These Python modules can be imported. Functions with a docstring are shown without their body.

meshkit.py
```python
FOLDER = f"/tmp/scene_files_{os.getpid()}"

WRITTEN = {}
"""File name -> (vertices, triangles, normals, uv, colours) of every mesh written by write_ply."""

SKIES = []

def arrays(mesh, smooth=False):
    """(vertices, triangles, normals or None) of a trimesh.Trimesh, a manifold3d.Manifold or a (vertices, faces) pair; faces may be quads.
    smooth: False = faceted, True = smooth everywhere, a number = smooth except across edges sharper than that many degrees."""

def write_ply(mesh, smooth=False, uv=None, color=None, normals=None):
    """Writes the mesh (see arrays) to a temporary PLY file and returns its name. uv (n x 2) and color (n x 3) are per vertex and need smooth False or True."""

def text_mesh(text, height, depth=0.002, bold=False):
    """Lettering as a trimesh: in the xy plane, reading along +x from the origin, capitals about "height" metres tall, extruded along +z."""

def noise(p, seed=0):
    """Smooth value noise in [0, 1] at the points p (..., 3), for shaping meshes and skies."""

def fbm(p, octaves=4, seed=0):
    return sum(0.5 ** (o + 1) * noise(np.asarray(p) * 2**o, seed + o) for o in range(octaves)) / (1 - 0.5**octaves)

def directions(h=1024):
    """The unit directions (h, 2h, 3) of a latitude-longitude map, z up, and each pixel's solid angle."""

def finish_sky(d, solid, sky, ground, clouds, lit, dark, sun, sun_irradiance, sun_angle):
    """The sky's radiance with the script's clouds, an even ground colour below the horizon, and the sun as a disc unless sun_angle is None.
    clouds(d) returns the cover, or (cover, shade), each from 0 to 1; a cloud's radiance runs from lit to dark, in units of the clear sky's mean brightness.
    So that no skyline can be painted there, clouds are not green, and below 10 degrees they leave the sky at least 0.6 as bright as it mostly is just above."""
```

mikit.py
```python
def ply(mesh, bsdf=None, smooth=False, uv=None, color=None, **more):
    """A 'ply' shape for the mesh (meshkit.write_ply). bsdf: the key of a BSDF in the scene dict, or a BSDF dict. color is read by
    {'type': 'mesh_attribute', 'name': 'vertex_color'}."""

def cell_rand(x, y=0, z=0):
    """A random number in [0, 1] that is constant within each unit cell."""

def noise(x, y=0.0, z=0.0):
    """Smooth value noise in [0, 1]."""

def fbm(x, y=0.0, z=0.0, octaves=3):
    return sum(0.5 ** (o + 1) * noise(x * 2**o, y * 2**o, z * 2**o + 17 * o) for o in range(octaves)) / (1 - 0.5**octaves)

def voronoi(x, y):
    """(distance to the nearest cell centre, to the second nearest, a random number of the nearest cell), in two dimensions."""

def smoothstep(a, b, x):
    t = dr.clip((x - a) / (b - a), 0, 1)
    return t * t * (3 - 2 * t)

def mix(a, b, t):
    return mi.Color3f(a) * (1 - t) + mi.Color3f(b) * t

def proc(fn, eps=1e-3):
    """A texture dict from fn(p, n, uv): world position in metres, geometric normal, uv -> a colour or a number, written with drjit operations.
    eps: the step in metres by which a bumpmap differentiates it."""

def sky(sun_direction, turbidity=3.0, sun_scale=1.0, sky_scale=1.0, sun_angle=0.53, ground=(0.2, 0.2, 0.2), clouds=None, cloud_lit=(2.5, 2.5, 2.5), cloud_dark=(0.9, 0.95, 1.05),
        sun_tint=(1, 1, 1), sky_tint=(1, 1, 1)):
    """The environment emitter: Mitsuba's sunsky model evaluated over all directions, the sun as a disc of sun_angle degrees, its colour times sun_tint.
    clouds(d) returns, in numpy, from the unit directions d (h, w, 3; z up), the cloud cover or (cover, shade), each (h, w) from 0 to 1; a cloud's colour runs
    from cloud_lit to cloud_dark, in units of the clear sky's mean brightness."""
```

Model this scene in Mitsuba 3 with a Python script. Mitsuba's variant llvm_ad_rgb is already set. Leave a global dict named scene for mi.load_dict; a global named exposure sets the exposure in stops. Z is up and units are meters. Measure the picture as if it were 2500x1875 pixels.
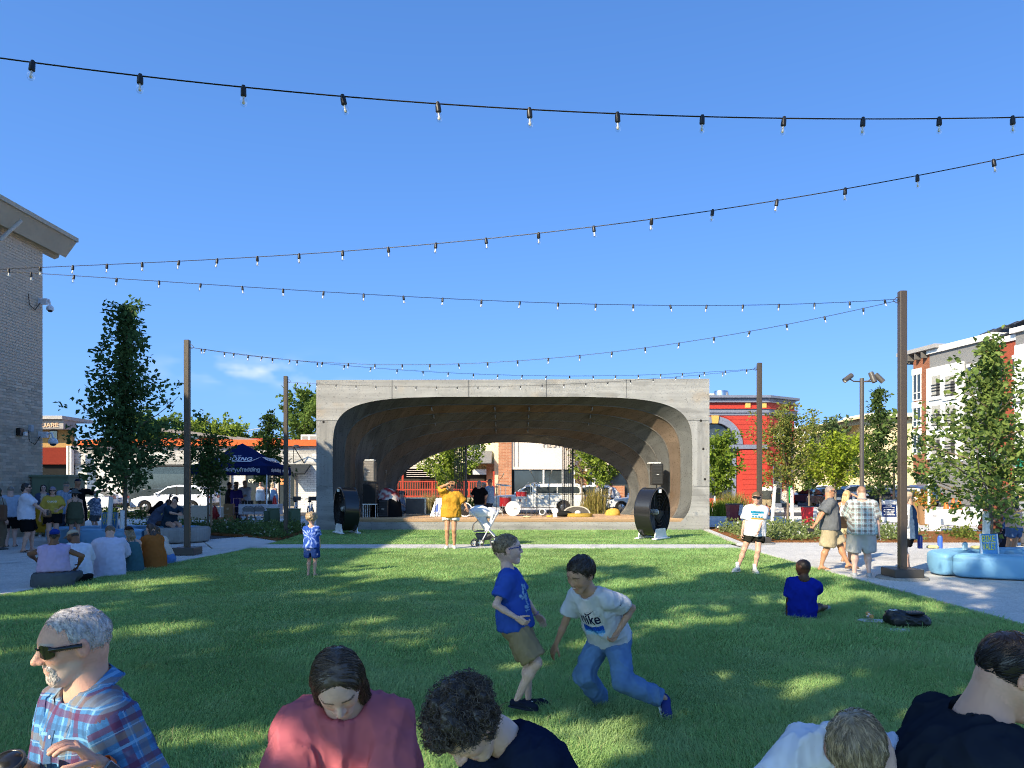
import math, random
import numpy as np, trimesh, manifold3d
import mitsuba as mi, drjit as dr
import mikit, meshkit
from mikit import proc, noise, fbm, voronoi, cell_rand, smoothstep, mix
from shapely.geometry import Polygon, Point, box as sbox
from shapely.ops import unary_union

T = mi.ScalarTransform4f
PI = math.pi
scene, labels = {}, {}
rng = np.random.default_rng(7)
random.seed(7)

# ------------------------------------------------------------------ camera, sun and sky, exposure
CAM_H, FPX, HORIZON = 1.7, 1820.0, 1183.0
scene['camera'] = {'type': 'perspective', 'fov': math.degrees(2 * math.atan(1250 / FPX)), 'fov_axis': 'x', 'near_clip': 0.05, 'far_clip': 3000.0,
                   'principal_point_offset_y': (937.5 - HORIZON) / 1875.0,
                   'to_world': T().look_at(origin=[0, 0, CAM_H], target=[0, 10, CAM_H], up=[0, 0, 1])}
SUN_AZ, SUN_EL = math.radians(41.0), math.radians(30.0)      # the sun stands behind the camera, to the left
SUN_DIR = [-math.sin(SUN_AZ) * math.cos(SUN_EL), -math.cos(SUN_AZ) * math.cos(SUN_EL), math.sin(SUN_EL)]


def wisps(d):
    a = np.degrees(np.arctan2(d[..., 0], d[..., 1])); e = np.degrees(np.arcsin(np.clip(d[..., 2], -1, 1)))
    n = meshkit.fbm(np.stack([a * 0.35, e * 1.1, a * 0], -1), 5, seed=3)
    m = np.exp(-((a + 19) / 5.0) ** 2 - ((e - 8.2) / 0.9) ** 2)
    return np.clip(n - 0.42, 0, 1) * 1.6 * m


scene['sky_light'] = mikit.sky(SUN_DIR, turbidity=6.0, sun_scale=1.05, sky_scale=1.0, sun_angle=0.53, ground=(0.16, 0.17, 0.15), sun_tint=(0.98, 1.08, 1.16),
                               clouds=wisps, cloud_lit=(2.2, 2.2, 2.2), sky_tint=(0.42, 0.71, 1.19))
exposure = 2.8


# ------------------------------------------------------------------ helpers: points, names, entries
def gp(u, v, z=0.0):
    """The point on the level plane z that the photograph shows at (u, v)."""
    Y = (CAM_H - z) * FPX / (v - HORIZON)
    return np.array([(u - 1250) / FPX * Y, Y, z])


def at(u, v, Y):
    return np.array([(u - 1250) / FPX * Y, Y, CAM_H - (v - HORIZON) / FPX * Y])


_taken = {}
UV_COLOURED = {'plain_matte', 'plain_satin', 'plain_gloss', 'plain_metal', 'leaf', 'grass_blade', 'hair'}


def unique(k):
    n = _taken.get(k, -1) + 1
    _taken[k] = n
    return k if n == 0 else f'{k}_{n:03d}'


def thing(name, label, cat, group=None):
    k = unique(name)
    labels[k] = {'label': label, 'category': cat}
    if group: labels[k]['group'] = group
    return k


def V(mesh):
    if isinstance(mesh, tuple): return np.asarray(mesh[0], float), np.asarray(mesh[1], int)
    return np.asarray(mesh.vertices, float), np.asarray(mesh.faces, int)


def put(parent, part, mesh, mat, smooth=False, color=None, uv=None, label=None, kind=None):
    """Adds a mesh as a part of parent (or as the thing itself when part is None)."""
    v, f = V(mesh)
    if len(f) == 0: return None
    if f.shape[1] == 4: f = np.vstack([f[:, [0, 1, 2]], f[:, [0, 2, 3]]])
    k = unique(f'{parent}__{part}') if part else parent
    if color is not None and np.ndim(color) == 1: color = np.tile(np.asarray(color, float), (len(v), 1))
    if isinstance(mat, tuple): mat, color = mat
    if mat in UV_COLOURED:
        if smooth is not True and smooth:
            m2 = trimesh.graph.smooth_shade(trimesh.Trimesh(v, f, process=False), angle=math.radians(smooth), facet_minarea=None); v, f, smooth = np.array(m2.vertices), np.array(m2.faces), True
        uv, color = uv_plain(color, len(v)), None
    scene[k] = mikit.ply((v, f), mat, smooth=smooth, uv=uv, color=color)
    if label or kind:
        labels.setdefault(k, {})
        if label: labels[k]['label'] = label
        if kind: labels[k]['kind'] = kind
    return k


def single(name, label, cat, mesh, mat, smooth=False, group=None, **kw):
    k = thing(name, label, cat, group)
    kind = kw.pop('kind', None)
    put(k, None, mesh, mat, smooth, **kw)
    if kind: labels[k]['kind'] = kind
    return k


def struct(name, mesh, mat, smooth=False, **kw):
    k = unique(name)
    labels[k] = {'kind': 'structure'}
    put(k, None, mesh, mat, smooth, **kw)
    return k


# ------------------------------------------------------------------ helpers: meshes (all return (vertices, triangles))
def cat(*ms):
    ms = [m for x in ms for m in (x if isinstance(x, list) else [x])]
    vs, fs, n = [], [], 0
    for m in ms:
        v, f = V(m)
        if f.shape[1] == 4: f = np.vstack([f[:, [0, 1, 2]], f[:, [0, 2, 3]]])
        vs.append(v); fs.append(f + n); n += len(v)
    return np.vstack(vs), np.vstack(fs)


_BF = np.array([[0, 2, 3, 1], [4, 5, 7, 6], [0, 1, 5, 4], [2, 6, 7, 3], [0, 4, 6, 2], [1, 3, 7, 5]])


def bx(x0, x1, y0, y1, z0, z1):
    v = np.array([[x, y, z] for z in (z0, z1) for y in (y0, y1) for x in (x0, x1)], float)
    return v, np.vstack([_BF[:, [0, 1, 2]], _BF[:, [0, 2, 3]]])


def cbx(c, s, rz=0.0, bevel=0.0):
    """A box of size s about c, turned by rz, with a chamfer."""
    s = np.asarray(s, float) / 2
    if bevel > 0:
        b = min(bevel, 0.45 * s.min() * 2)
        pts = []
        for sx in (-1, 1):
            for sy in (-1, 1):
                for sz in (-1, 1):
                    q = np.array([sx, sy, sz])
                    for a in range(3):
                        e = s.copy() - b; e[a] = s[a]
                        pts.append(q * e)
        m = manifold3d.Manifold.hull_points(np.array(pts))
        mm = m.to_mesh(); v, f = np.array(mm.vert_properties[:, :3], float), np.array(mm.tri_verts)
    else:
        v, f = bx(-s[0], s[0], -s[1], s[1], -s[2], s[2])
    return rotz((v, f), rz, c)


def rotz(m, a, loc=(0, 0, 0)):
    v, f = V(m); c, s = math.cos(a), math.sin(a)
    return np.stack([c * v[:, 0] - s * v[:, 1], s * v[:, 0] + c * v[:, 1], v[:, 2]], 1) + np.asarray(loc, float), f


def xf(m, R=None, t=(0, 0, 0)):
    v, f = V(m)
    if R is not None: v = v @ np.asarray(R).T
    return v + np.asarray(t, float), f


def rot(axis, deg):
    return trimesh.transformations.rotation_matrix(math.radians(deg), axis)[:3, :3]


def tube(p, r, n=8, cap=True, closed=False):
    p = np.asarray(p, float); m = len(p)
    r = np.broadcast_to(np.asarray(r, float), (m,))
    t = np.gradient(p, axis=0) if not closed else np.roll(p, -1, 0) - np.roll(p, 1, 0)
    t /= np.linalg.norm(t, axis=1, keepdims=True) + 1e-12
    a = np.empty_like(p)
    q = np.array([0, 0, 1.0]) if abs(t[0, 2]) < 0.9 else np.array([1.0, 0, 0])
    for i in range(m):                                     # parallel transport
        q = q - t[i] * (q @ t[i]); q /= np.linalg.norm(q) + 1e-12; a[i] = q
    b = np.cross(t, a); g = np.arange(n) * 2 * PI / n
    v = (p[:, None] + r[:, None, None] * (np.cos(g)[None, :, None] * a[:, None] + np.sin(g)[None, :, None] * b[:, None])).reshape(-1, 3)
    k = m if closed else m - 1
    i, j = np.meshgrid(np.arange(k), np.arange(n), indexing='ij'); i2 = (i + 1) % m; j2 = (j + 1) % n
    f = np.stack([i * n + j, i * n + j2, i2 * n + j2, i2 * n + j], -1).reshape(-1, 4)
    f = np.vstack([f[:, [0, 1, 2]], f[:, [0, 2, 3]]])
    if cap and not closed:
        c0, c1 = len(v), len(v) + 1
        v = np.vstack([v, p[0], p[-1]]); j = np.arange(n); o = (m - 1) * n
        f = np.vstack([f, np.stack([j * 0 + c0, (j + 1) % n, j], 1), np.stack([j * 0 + c1, o + j, o + (j + 1) % n], 1)])
    return v, f


def rod(a, b, r, n=8):
    return tube([a, b], r, n)


def lathe(prof, n=24, axis=(0, 0, 1), loc=(0, 0, 0)):
    prof = np.asarray(prof, float); m = len(prof); g = np.arange(n) * 2 * PI / n
    v = np.stack([prof[:, None, 0] * np.cos(g), prof[:, None, 0] * np.sin(g), np.broadcast_to(prof[:, None, 1], (m, n))], -1).reshape(-1, 3)
    i, j = np.meshgrid(np.arange(m - 1), np.arange(n), indexing='ij'); j2 = (j + 1) % n
    f = np.stack([i * n + j, i * n + j2, (i + 1) * n + j2, (i + 1) * n + j], -1).reshape(-1, 4)
    f = np.vstack([f[:, [0, 1, 2]], f[:, [0, 2, 3]]])
    R = trimesh.geometry.align_vectors([0, 0, 1], axis)[:3, :3]
    return v @ R.T + np.asarray(loc, float), f


def prism(poly, h, R=None, t=(0, 0, 0)):
    """A shapely polygon or a point list in the xy plane, extruded by h along z, then placed."""
    if not isinstance(poly, Polygon) and not hasattr(poly, 'geoms'): poly = Polygon(poly)
    ms = [trimesh.creation.extrude_polygon(g, h, engine='earcut') for g in getattr(poly, 'geoms', [poly]) if g.area > 1e-9]
    return xf(cat(*ms), R, t)


RXZ = np.array([[1, 0, 0], [0, 0, -1], [0, 1, 0.0]])     # drawing plane xy -> world xz, extruded along -y


def face(poly, y, depth):
    """A shape drawn in (x, z), front at y, going back by depth."""
    return prism(poly, depth, RXZ, (0, y + depth, 0))


def sheet(pts, z):
    p = Polygon(pts) if not isinstance(pts, Polygon) else pts
    v, f = trimesh.creation.triangulate_polygon(p, engine='earcut')
    return np.c_[v, np.full(len(v), z)], np.asarray(f)[:, ::1] if _ccw(v, f) else np.asarray(f)[:, ::-1]


def _ccw(v, f):
    a, b, c = v[f[0][0]], v[f[0][1]], v[f[0][2]]
    return (b[0] - a[0]) * (c[1] - a[1]) - (b[1] - a[1]) * (c[0] - a[0]) > 0


def ball(c, r, sub=2):
    m = trimesh.creation.icosphere(subdivisions=sub)
    return np.asarray(m.vertices) * np.asarray(r, float) + np.asarray(c, float), np.asarray(m.faces)


def hull(pts, r=None):
    """Hull of points, or of spheres (r per point)."""
    if r is not None:
        s = np.asarray(trimesh.creation.icosphere(subdivisions=1).vertices)
        pts = np.vstack([np.asarray(p) + s * q for p, q in zip(pts, np.broadcast_to(r, (len(pts),)))])
    m = manifold3d.Manifold.hull_points(np.asarray(pts, float)).to_mesh()
    return np.array(m.vert_properties[:, :3], float), np.array(m.tri_verts)


def text(s, height, depth=0.01, bold=True, origin=(0, 0, 0), right=(1, 0, 0), up=(0, 0, 1), width=None, center=True):
    m = meshkit.text_mesh(s, height, depth, bold)
    v, f = V(m)
    w = v[:, 0].max() - v[:, 0].min()
    k = 1.0 if width is None else width / w
    v = v.copy(); v[:, 0] = (v[:, 0] - v[:, 0].min() - (w / 2 if center else 0)) * k
    r, u = np.asarray(right, float), np.asarray(up, float); n = np.cross(r, u)
    return v[:, :1] * r + v[:, 1:2] * u + v[:, 2:] * n + np.asarray(origin, float), f


# ------------------------------------------------------------------ materials
def _rgb(c): return {'type': 'rgb', 'value': [float(x) for x in c]}


def two(b): return {'type': 'twosided', 'bsdf': b}


def uv_color(p, n, uv):
    """The colour that put() wrote into a mesh's uv: red in the whole part of u, green in its fraction, blue in v."""
    r = dr.floor(uv.x)
    return mi.Color3f(r / 1023.0, (uv.x - r - 0.02) / 0.96, uv.y)


def uv_grain(p, n, uv): return uv_color(p, n, uv) * (0.9 + 0.2 * fbm(p.x * 21, p.y * 21, p.z * 21, 2))


def uv_streak(p, n, uv): return uv_color(p, n, uv) * (0.62 + 0.76 * noise(p.x * 150, p.y * 150, p.z * 45))


def uv_plain(c, n):
    c = np.broadcast_to(np.clip(np.asarray(c, float), 0, 1), (n, 3))
    return np.c_[np.floor(c[:, 0] * 1023 + 0.5) + 0.02 + 0.96 * c[:, 1], c[:, 2]]


scene['plain_matte'] = two({'type': 'diffuse', 'reflectance': proc(uv_grain)})
scene['plain_satin'] = two({'type': 'principled', 'base_color': proc(uv_color), 'roughness': 0.42, 'specular': 0.5})
scene['plain_gloss'] = two({'type': 'principled', 'base_color': proc(uv_color), 'roughness': 0.18, 'specular': 0.5, 'clearcoat': 0.6, 'clearcoat_gloss': 0.95})
scene['plain_metal'] = two({'type': 'principled', 'base_color': proc(uv_color), 'roughness': 0.27, 'metallic': 1.0})


def M(c, rough=None, metal=0.0, coat=0.0):
    """A plain colour on one of four shared finishes: (finish, colour)."""
    if rough is None or rough > 0.55: return ('plain_matte', tuple(c))
    if metal > 0.5: return ('plain_metal', tuple(c))
    return ('plain_gloss' if rough < 0.31 else 'plain_satin', tuple(c))


def P(name, fn, rough=None, bump=None, scale=1.0, eps=2e-3, spec=0.4):
    """A procedural material: fn gives the colour, bump the height in metres."""
    tex = proc(fn)
    b = {'type': 'diffuse', 'reflectance': tex} if rough is None else {'type': 'principled', 'base_color': tex, 'roughness': rough, 'specular': spec}
    if bump is not None: b = {'type': 'bumpmap', 'tex': proc(bump, eps), 'scale': scale, 'bsdf': b}
    scene[name] = two(b)
    return name


VC = {'type': 'mesh_attribute', 'name': 'vertex_color'}
scene['vertex_matte'] = two({'type': 'diffuse', 'reflectance': VC})
scene['vertex_skin'] = two({'type': 'principled', 'base_color': VC, 'roughness': 0.48, 'specular': 0.35, 'sheen': 0.1})
scene['hair'] = two({'type': 'principled', 'base_color': proc(uv_streak), 'roughness': 0.38, 'specular': 0.5})
scene['leaf'] = {'type': 'principledthin', 'base_color': proc(uv_color), 'roughness': 0.42, 'diff_trans': 0.75, 'spec_trans': 0.0, 'eta': 1.45}
scene['grass_blade'] = {'type': 'principledthin', 'base_color': proc(uv_color), 'roughness': 0.5, 'diff_trans': 0.8, 'spec_trans': 0.0, 'eta': 1.4}
scene['window_pane'] = two({'type': 'principled', 'base_color': _rgb((0.035, 0.045, 0.05)), 'roughness': 0.06, 'specular': 0.8})
scene['clear_glass'] = {'type': 'thindielectric', 'int_ior': 1.5}
scene['bulb_glass'] = {'type': 'thindielectric', 'int_ior': 1.5}
# ------------------------------------------------------------------ bodies: smooth unions of tapered bones, turned into one surface
def unit(v):
    v = np.asarray(v, float); return v / (np.linalg.norm(v) + 1e-12)


def cone(a, b, ra, rb, k=0.02, n=None, flat=1.0, cut=False, cut0=False):
    return ('c', np.asarray(a, float), np.asarray(b, float), ra, rb, k, n, flat, cut, cut0)


def ell(c, R, r, k=0.03):
    return ('e', np.asarray(c, float), np.asarray(R, float), np.asarray(r, float), k)


def evald(prims, p):
    d = np.full(len(p), 1e3, np.float32)
    for q in prims:
        if q[0] == 'e':
            x = (p - q[1].astype(np.float32)) @ q[2].astype(np.float32).T
            r = q[3].astype(np.float32)
            k0 = np.linalg.norm(x / r, axis=1); k1 = np.linalg.norm(x / (r * r), axis=1) + 1e-9
            e = k0 * (k0 - 1) / k1; k = q[4]
        elif q[0] == 'c':
            _, a, b, ra, rb, k, n, flat, cut, cut0 = q
            x = p - a.astype(np.float32); ba = b - a; L2 = float(ba @ ba) + 1e-12
            if n is not None and flat != 1.0:
                nn = unit(n - ba * (n @ ba) / L2).astype(np.float32)
                x = x + (x @ nn)[:, None] * nn * (1 / flat - 1)
            h = (x @ ba.astype(np.float32)) / L2
            t = np.clip(h, 0, 1)
            e = np.linalg.norm(x - t[:, None] * ba.astype(np.float32), axis=1) - (ra + (rb - ra) * t)
            if flat < 1: e *= flat
            if cut: e = np.maximum(e, (h - 1) * math.sqrt(L2))
            if cut0: e = np.maximum(e, -h * math.sqrt(L2))
        else:                                        # ('s', prims, k): smooth subtraction
            e = evald(q[1], p); k = q[2]
            m = np.maximum(k - np.abs(-d - e), 0) / max(k, 1e-6)
            d = np.maximum(d, -e) + m * m * k * 0.25
            continue
        if k > 0:
            m = np.maximum(k - np.abs(d - e), 0) / k
            d = np.minimum(d, e) - m * m * k * 0.25
        else: d = np.minimum(d, e)
    return d


def bounds(prims):
    lo, hi = np.full(3, 1e9), np.full(3, -1e9)
    for q in prims:
        if q[0] == 'e': r = q[3].max(); lo = np.minimum(lo, q[1] - r); hi = np.maximum(hi, q[1] + r)
        elif q[0] == 'c':
            for c, r in ((q[1], q[3]), (q[2], q[4])): lo = np.minimum(lo, c - r); hi = np.maximum(hi, c + r)
    return lo, hi


def skin_over(prims, h, cuts=(), shell=None):
    """The surface of the bones' smooth union at cell size h. cuts: functions of the points, kept where negative. shell: wall thickness of a hollow garment."""
    lo, hi = bounds(prims); lo = lo - 2.5 * h; hi = hi + 2.5 * h
    B = 8
    nb = np.maximum(np.ceil((hi - lo) / (h * B)).astype(int), 1)
    n = nb * B

    def f(p):
        d = evald(prims, p)
        if shell: d = np.maximum(d, -(d + shell))
        for c in cuts:
            e = c(p).astype(np.float32); m = np.maximum(1.6 * h - np.abs(d - e), 0) / (1.6 * h); d = np.maximum(d, e) + m * m * 0.4 * h
        return d
    ctr = np.stack(np.meshgrid(*[lo[i] + (np.arange(nb[i]) + 0.5) * B * h for i in range(3)], indexing='ij'), -1).reshape(-1, 3).astype(np.float32)
    dc = f(ctr)
    D = np.repeat(np.repeat(np.repeat(np.sign(dc).reshape(nb), B, 0), B, 1), B, 2).astype(np.float32)
    act = np.abs(dc) < 0.87 * B * h * 1.25 + 0.015 + (shell or 0)
    o = np.stack(np.meshgrid(*[np.arange(B)] * 3, indexing='ij'), -1).reshape(-1, 3)
    ids = np.argwhere(act.reshape(nb))
    for s in range(0, len(ids), 600):
        node = (ids[s:s + 600, None, :] * B + o[None]).reshape(-1, 3)
        D[node[:, 0], node[:, 1], node[:, 2]] = f((lo + node * h).astype(np.float32))
    return nets(D, lo, h)


def nets(D, lo, h):
    s = D < 0
    c = np.zeros(np.array(D.shape) - 1, np.int8)
    for i in (0, 1):
        for j in (0, 1):
            for k in (0, 1): c += s[i:s.shape[0] - 1 + i, j:s.shape[1] - 1 + j, k:s.shape[2] - 1 + k]
    cell = np.argwhere((c > 0) & (c < 8))
    if len(cell) == 0: return np.zeros((0, 3)), np.zeros((0, 3), int)
    idx = np.full(c.shape, -1, np.int64); idx[cell[:, 0], cell[:, 1], cell[:, 2]] = np.arange(len(cell))
    off = np.array([[i, j, k] for i in (0, 1) for j in (0, 1) for k in (0, 1)])
    val = np.stack([D[cell[:, 0] + q[0], cell[:, 1] + q[1], cell[:, 2] + q[2]] for q in off], 1)
    acc, cnt = np.zeros((len(cell), 3)), np.zeros(len(cell))
    for a in range(8):
        for b in range(a + 1, 8):
            if np.abs(off[a] - off[b]).sum() != 1: continue
            va, vb = val[:, a], val[:, b]; m = (va < 0) != (vb < 0)
            t = np.where(m, va / np.where(m, va - vb, 1), 0)
            acc += np.where(m[:, None], off[a] + t[:, None] * (off[b] - off[a]), 0); cnt += m
    v = lo + h * (cell + acc / np.maximum(cnt, 1)[:, None])
    F = []
    for ax in range(3):
        e1, e2 = [(1, 2), (2, 0), (0, 1)][ax]
        sl0 = [slice(None)] * 3; sl1 = [slice(None)] * 3
        sl0[ax] = slice(0, -1); sl1[ax] = slice(1, None)
        a, b = s[tuple(sl0)], s[tuple(sl1)]
        g = np.argwhere(a != b)
        ok = (g[:, e1] > 0) & (g[:, e2] > 0) & (g[:, e1] < s.shape[e1] - 1) & (g[:, e2] < s.shape[e2] - 1)
        g = g[ok]; up = a[g[:, 0], g[:, 1], g[:, 2]]
        u1, u2 = np.zeros(3, int), np.zeros(3, int); u1[e1] = 1; u2[e2] = 1
        q = np.stack([idx[tuple((g - x).T)] for x in (u1 + u2, u2, np.zeros(3, int), u1)], 1)
        q = np.where(up[:, None], q, q[:, ::-1]); F.append(q[(q >= 0).all(1)])
    F = np.vstack(F)
    return v, np.vstack([F[:, [0, 1, 2]], F[:, [0, 2, 3]]])


def vnormals(m):
    v, f = m; n = np.zeros_like(v); fn = np.cross(v[f[:, 1]] - v[f[:, 0]], v[f[:, 2]] - v[f[:, 0]])
    for k in range(3): np.add.at(n, f[:, k], fn)
    return n / (np.linalg.norm(n, axis=1, keepdims=True) + 1e-12)


def folds(m, amp, freq, seed=0, stretch=(1, 1, 0.35)):
    """Cloth folds: the surface moved along its normals by stretched noise with sharp creases."""
    v, f = m
    p = v * np.asarray(stretch) * freq
    p = p + 0.8 * (np.stack([meshkit.noise(v * freq * 0.6, seed + 11), meshkit.noise(v * freq * 0.6, seed + 12), meshkit.noise(v * freq * 0.6, seed + 13)], -1) - 0.5)
    q = 1 - np.abs(2 * meshkit.noise(p, seed) - 1)
    q2 = 1 - np.abs(2 * meshkit.noise(p * 2.3 + 3.7, seed + 5) - 1); q3 = meshkit.noise(p * 5.1, seed + 6)
    return v + vnormals(m) * (amp * (q ** 2.2 - 0.4) + 0.5 * amp * (q2 ** 2 - 0.4) + 0.16 * amp * (q3 - 0.5))[:, None], f


def hand(w, d, n, s, curl=0.45, thumb=1, sides=7):
    """Palm, four fingers of different lengths with knuckle bends, and a thumb from the side of the palm. w: wrist, d: towards the fingers, n: out of the palm."""
    d = unit(d); n = unit(n - d * np.dot(n, d)); l = np.cross(n, d) * thumb
    P3 = lambda a, b, c: w + s * (a * d + b * l + c * n)
    parts = [hull([P3(0, .09, 0), P3(0, -.09, 0), P3(.3, .15, .02), P3(.3, -.15, .02), P3(.5, .15, 0), P3(.52, .05, -.01), P3(.5, -.05, -.01), P3(.46, -.15, 0)], s * np.array([.075, .075, .075, .07, .058, .06, .058, .055]))]
    curls = curl if np.ndim(curl) else [curl, curl * 1.05, curl * 1.1, curl * 1.2]
    for i, (b, L, r) in enumerate(((.155, .40, .052), (.052, .45, .054), (-.05, .42, .052), (-.148, .34, .046))):
        p = P3(.5 - .03 * (i == 3), b, 0); g = 0.12 * curls[i]; fan = (b * 0.5)
        pts, rad = [p - s * .06 * d, p], [s * r, s * r]
        for seg, c in ((.46, .55), (.3, 1.0), (.24, .7)):
            g += c * curls[i]
            q = math.cos(g) * d + math.sin(g) * n + fan * l
            p = p + s * L * seg * unit(q); pts.append(p); rad.append(s * r * (1 - .13 * len(rad) / 3))
        pts.append(p + s * .03 * unit(q)); rad.append(s * r * .45)
        parts.append(tube(pts, rad, sides))
    t0 = P3(.1, .12, .03); t1 = P3(.27, .27, .09); t2 = P3(.43, .33, .16 + .1 * curls[0]); t3 = P3(.55, .33, .2 + .22 * curls[0])
    parts.append(tube([t0, t1, t2, t3, t3 + (t3 - t2) * .2], s * np.array([.075, .066, .058, .05, .025]), sides))
    return cat(*parts)


def ik(a, t, l1, l2, hint):
    d = t - a; L = np.linalg.norm(d)
    if L > (l1 + l2) * 0.998: t = a + d / L * (l1 + l2) * 0.998; d = t - a; L = np.linalg.norm(d)
    x = (l1 * l1 - l2 * l2 + L * L) / (2 * L); y = math.sqrt(max(l1 * l1 - x * x, 0))
    u = d / L; h = unit(hint - u * np.dot(hint, u))
    return a + u * x + h * y, t


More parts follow.
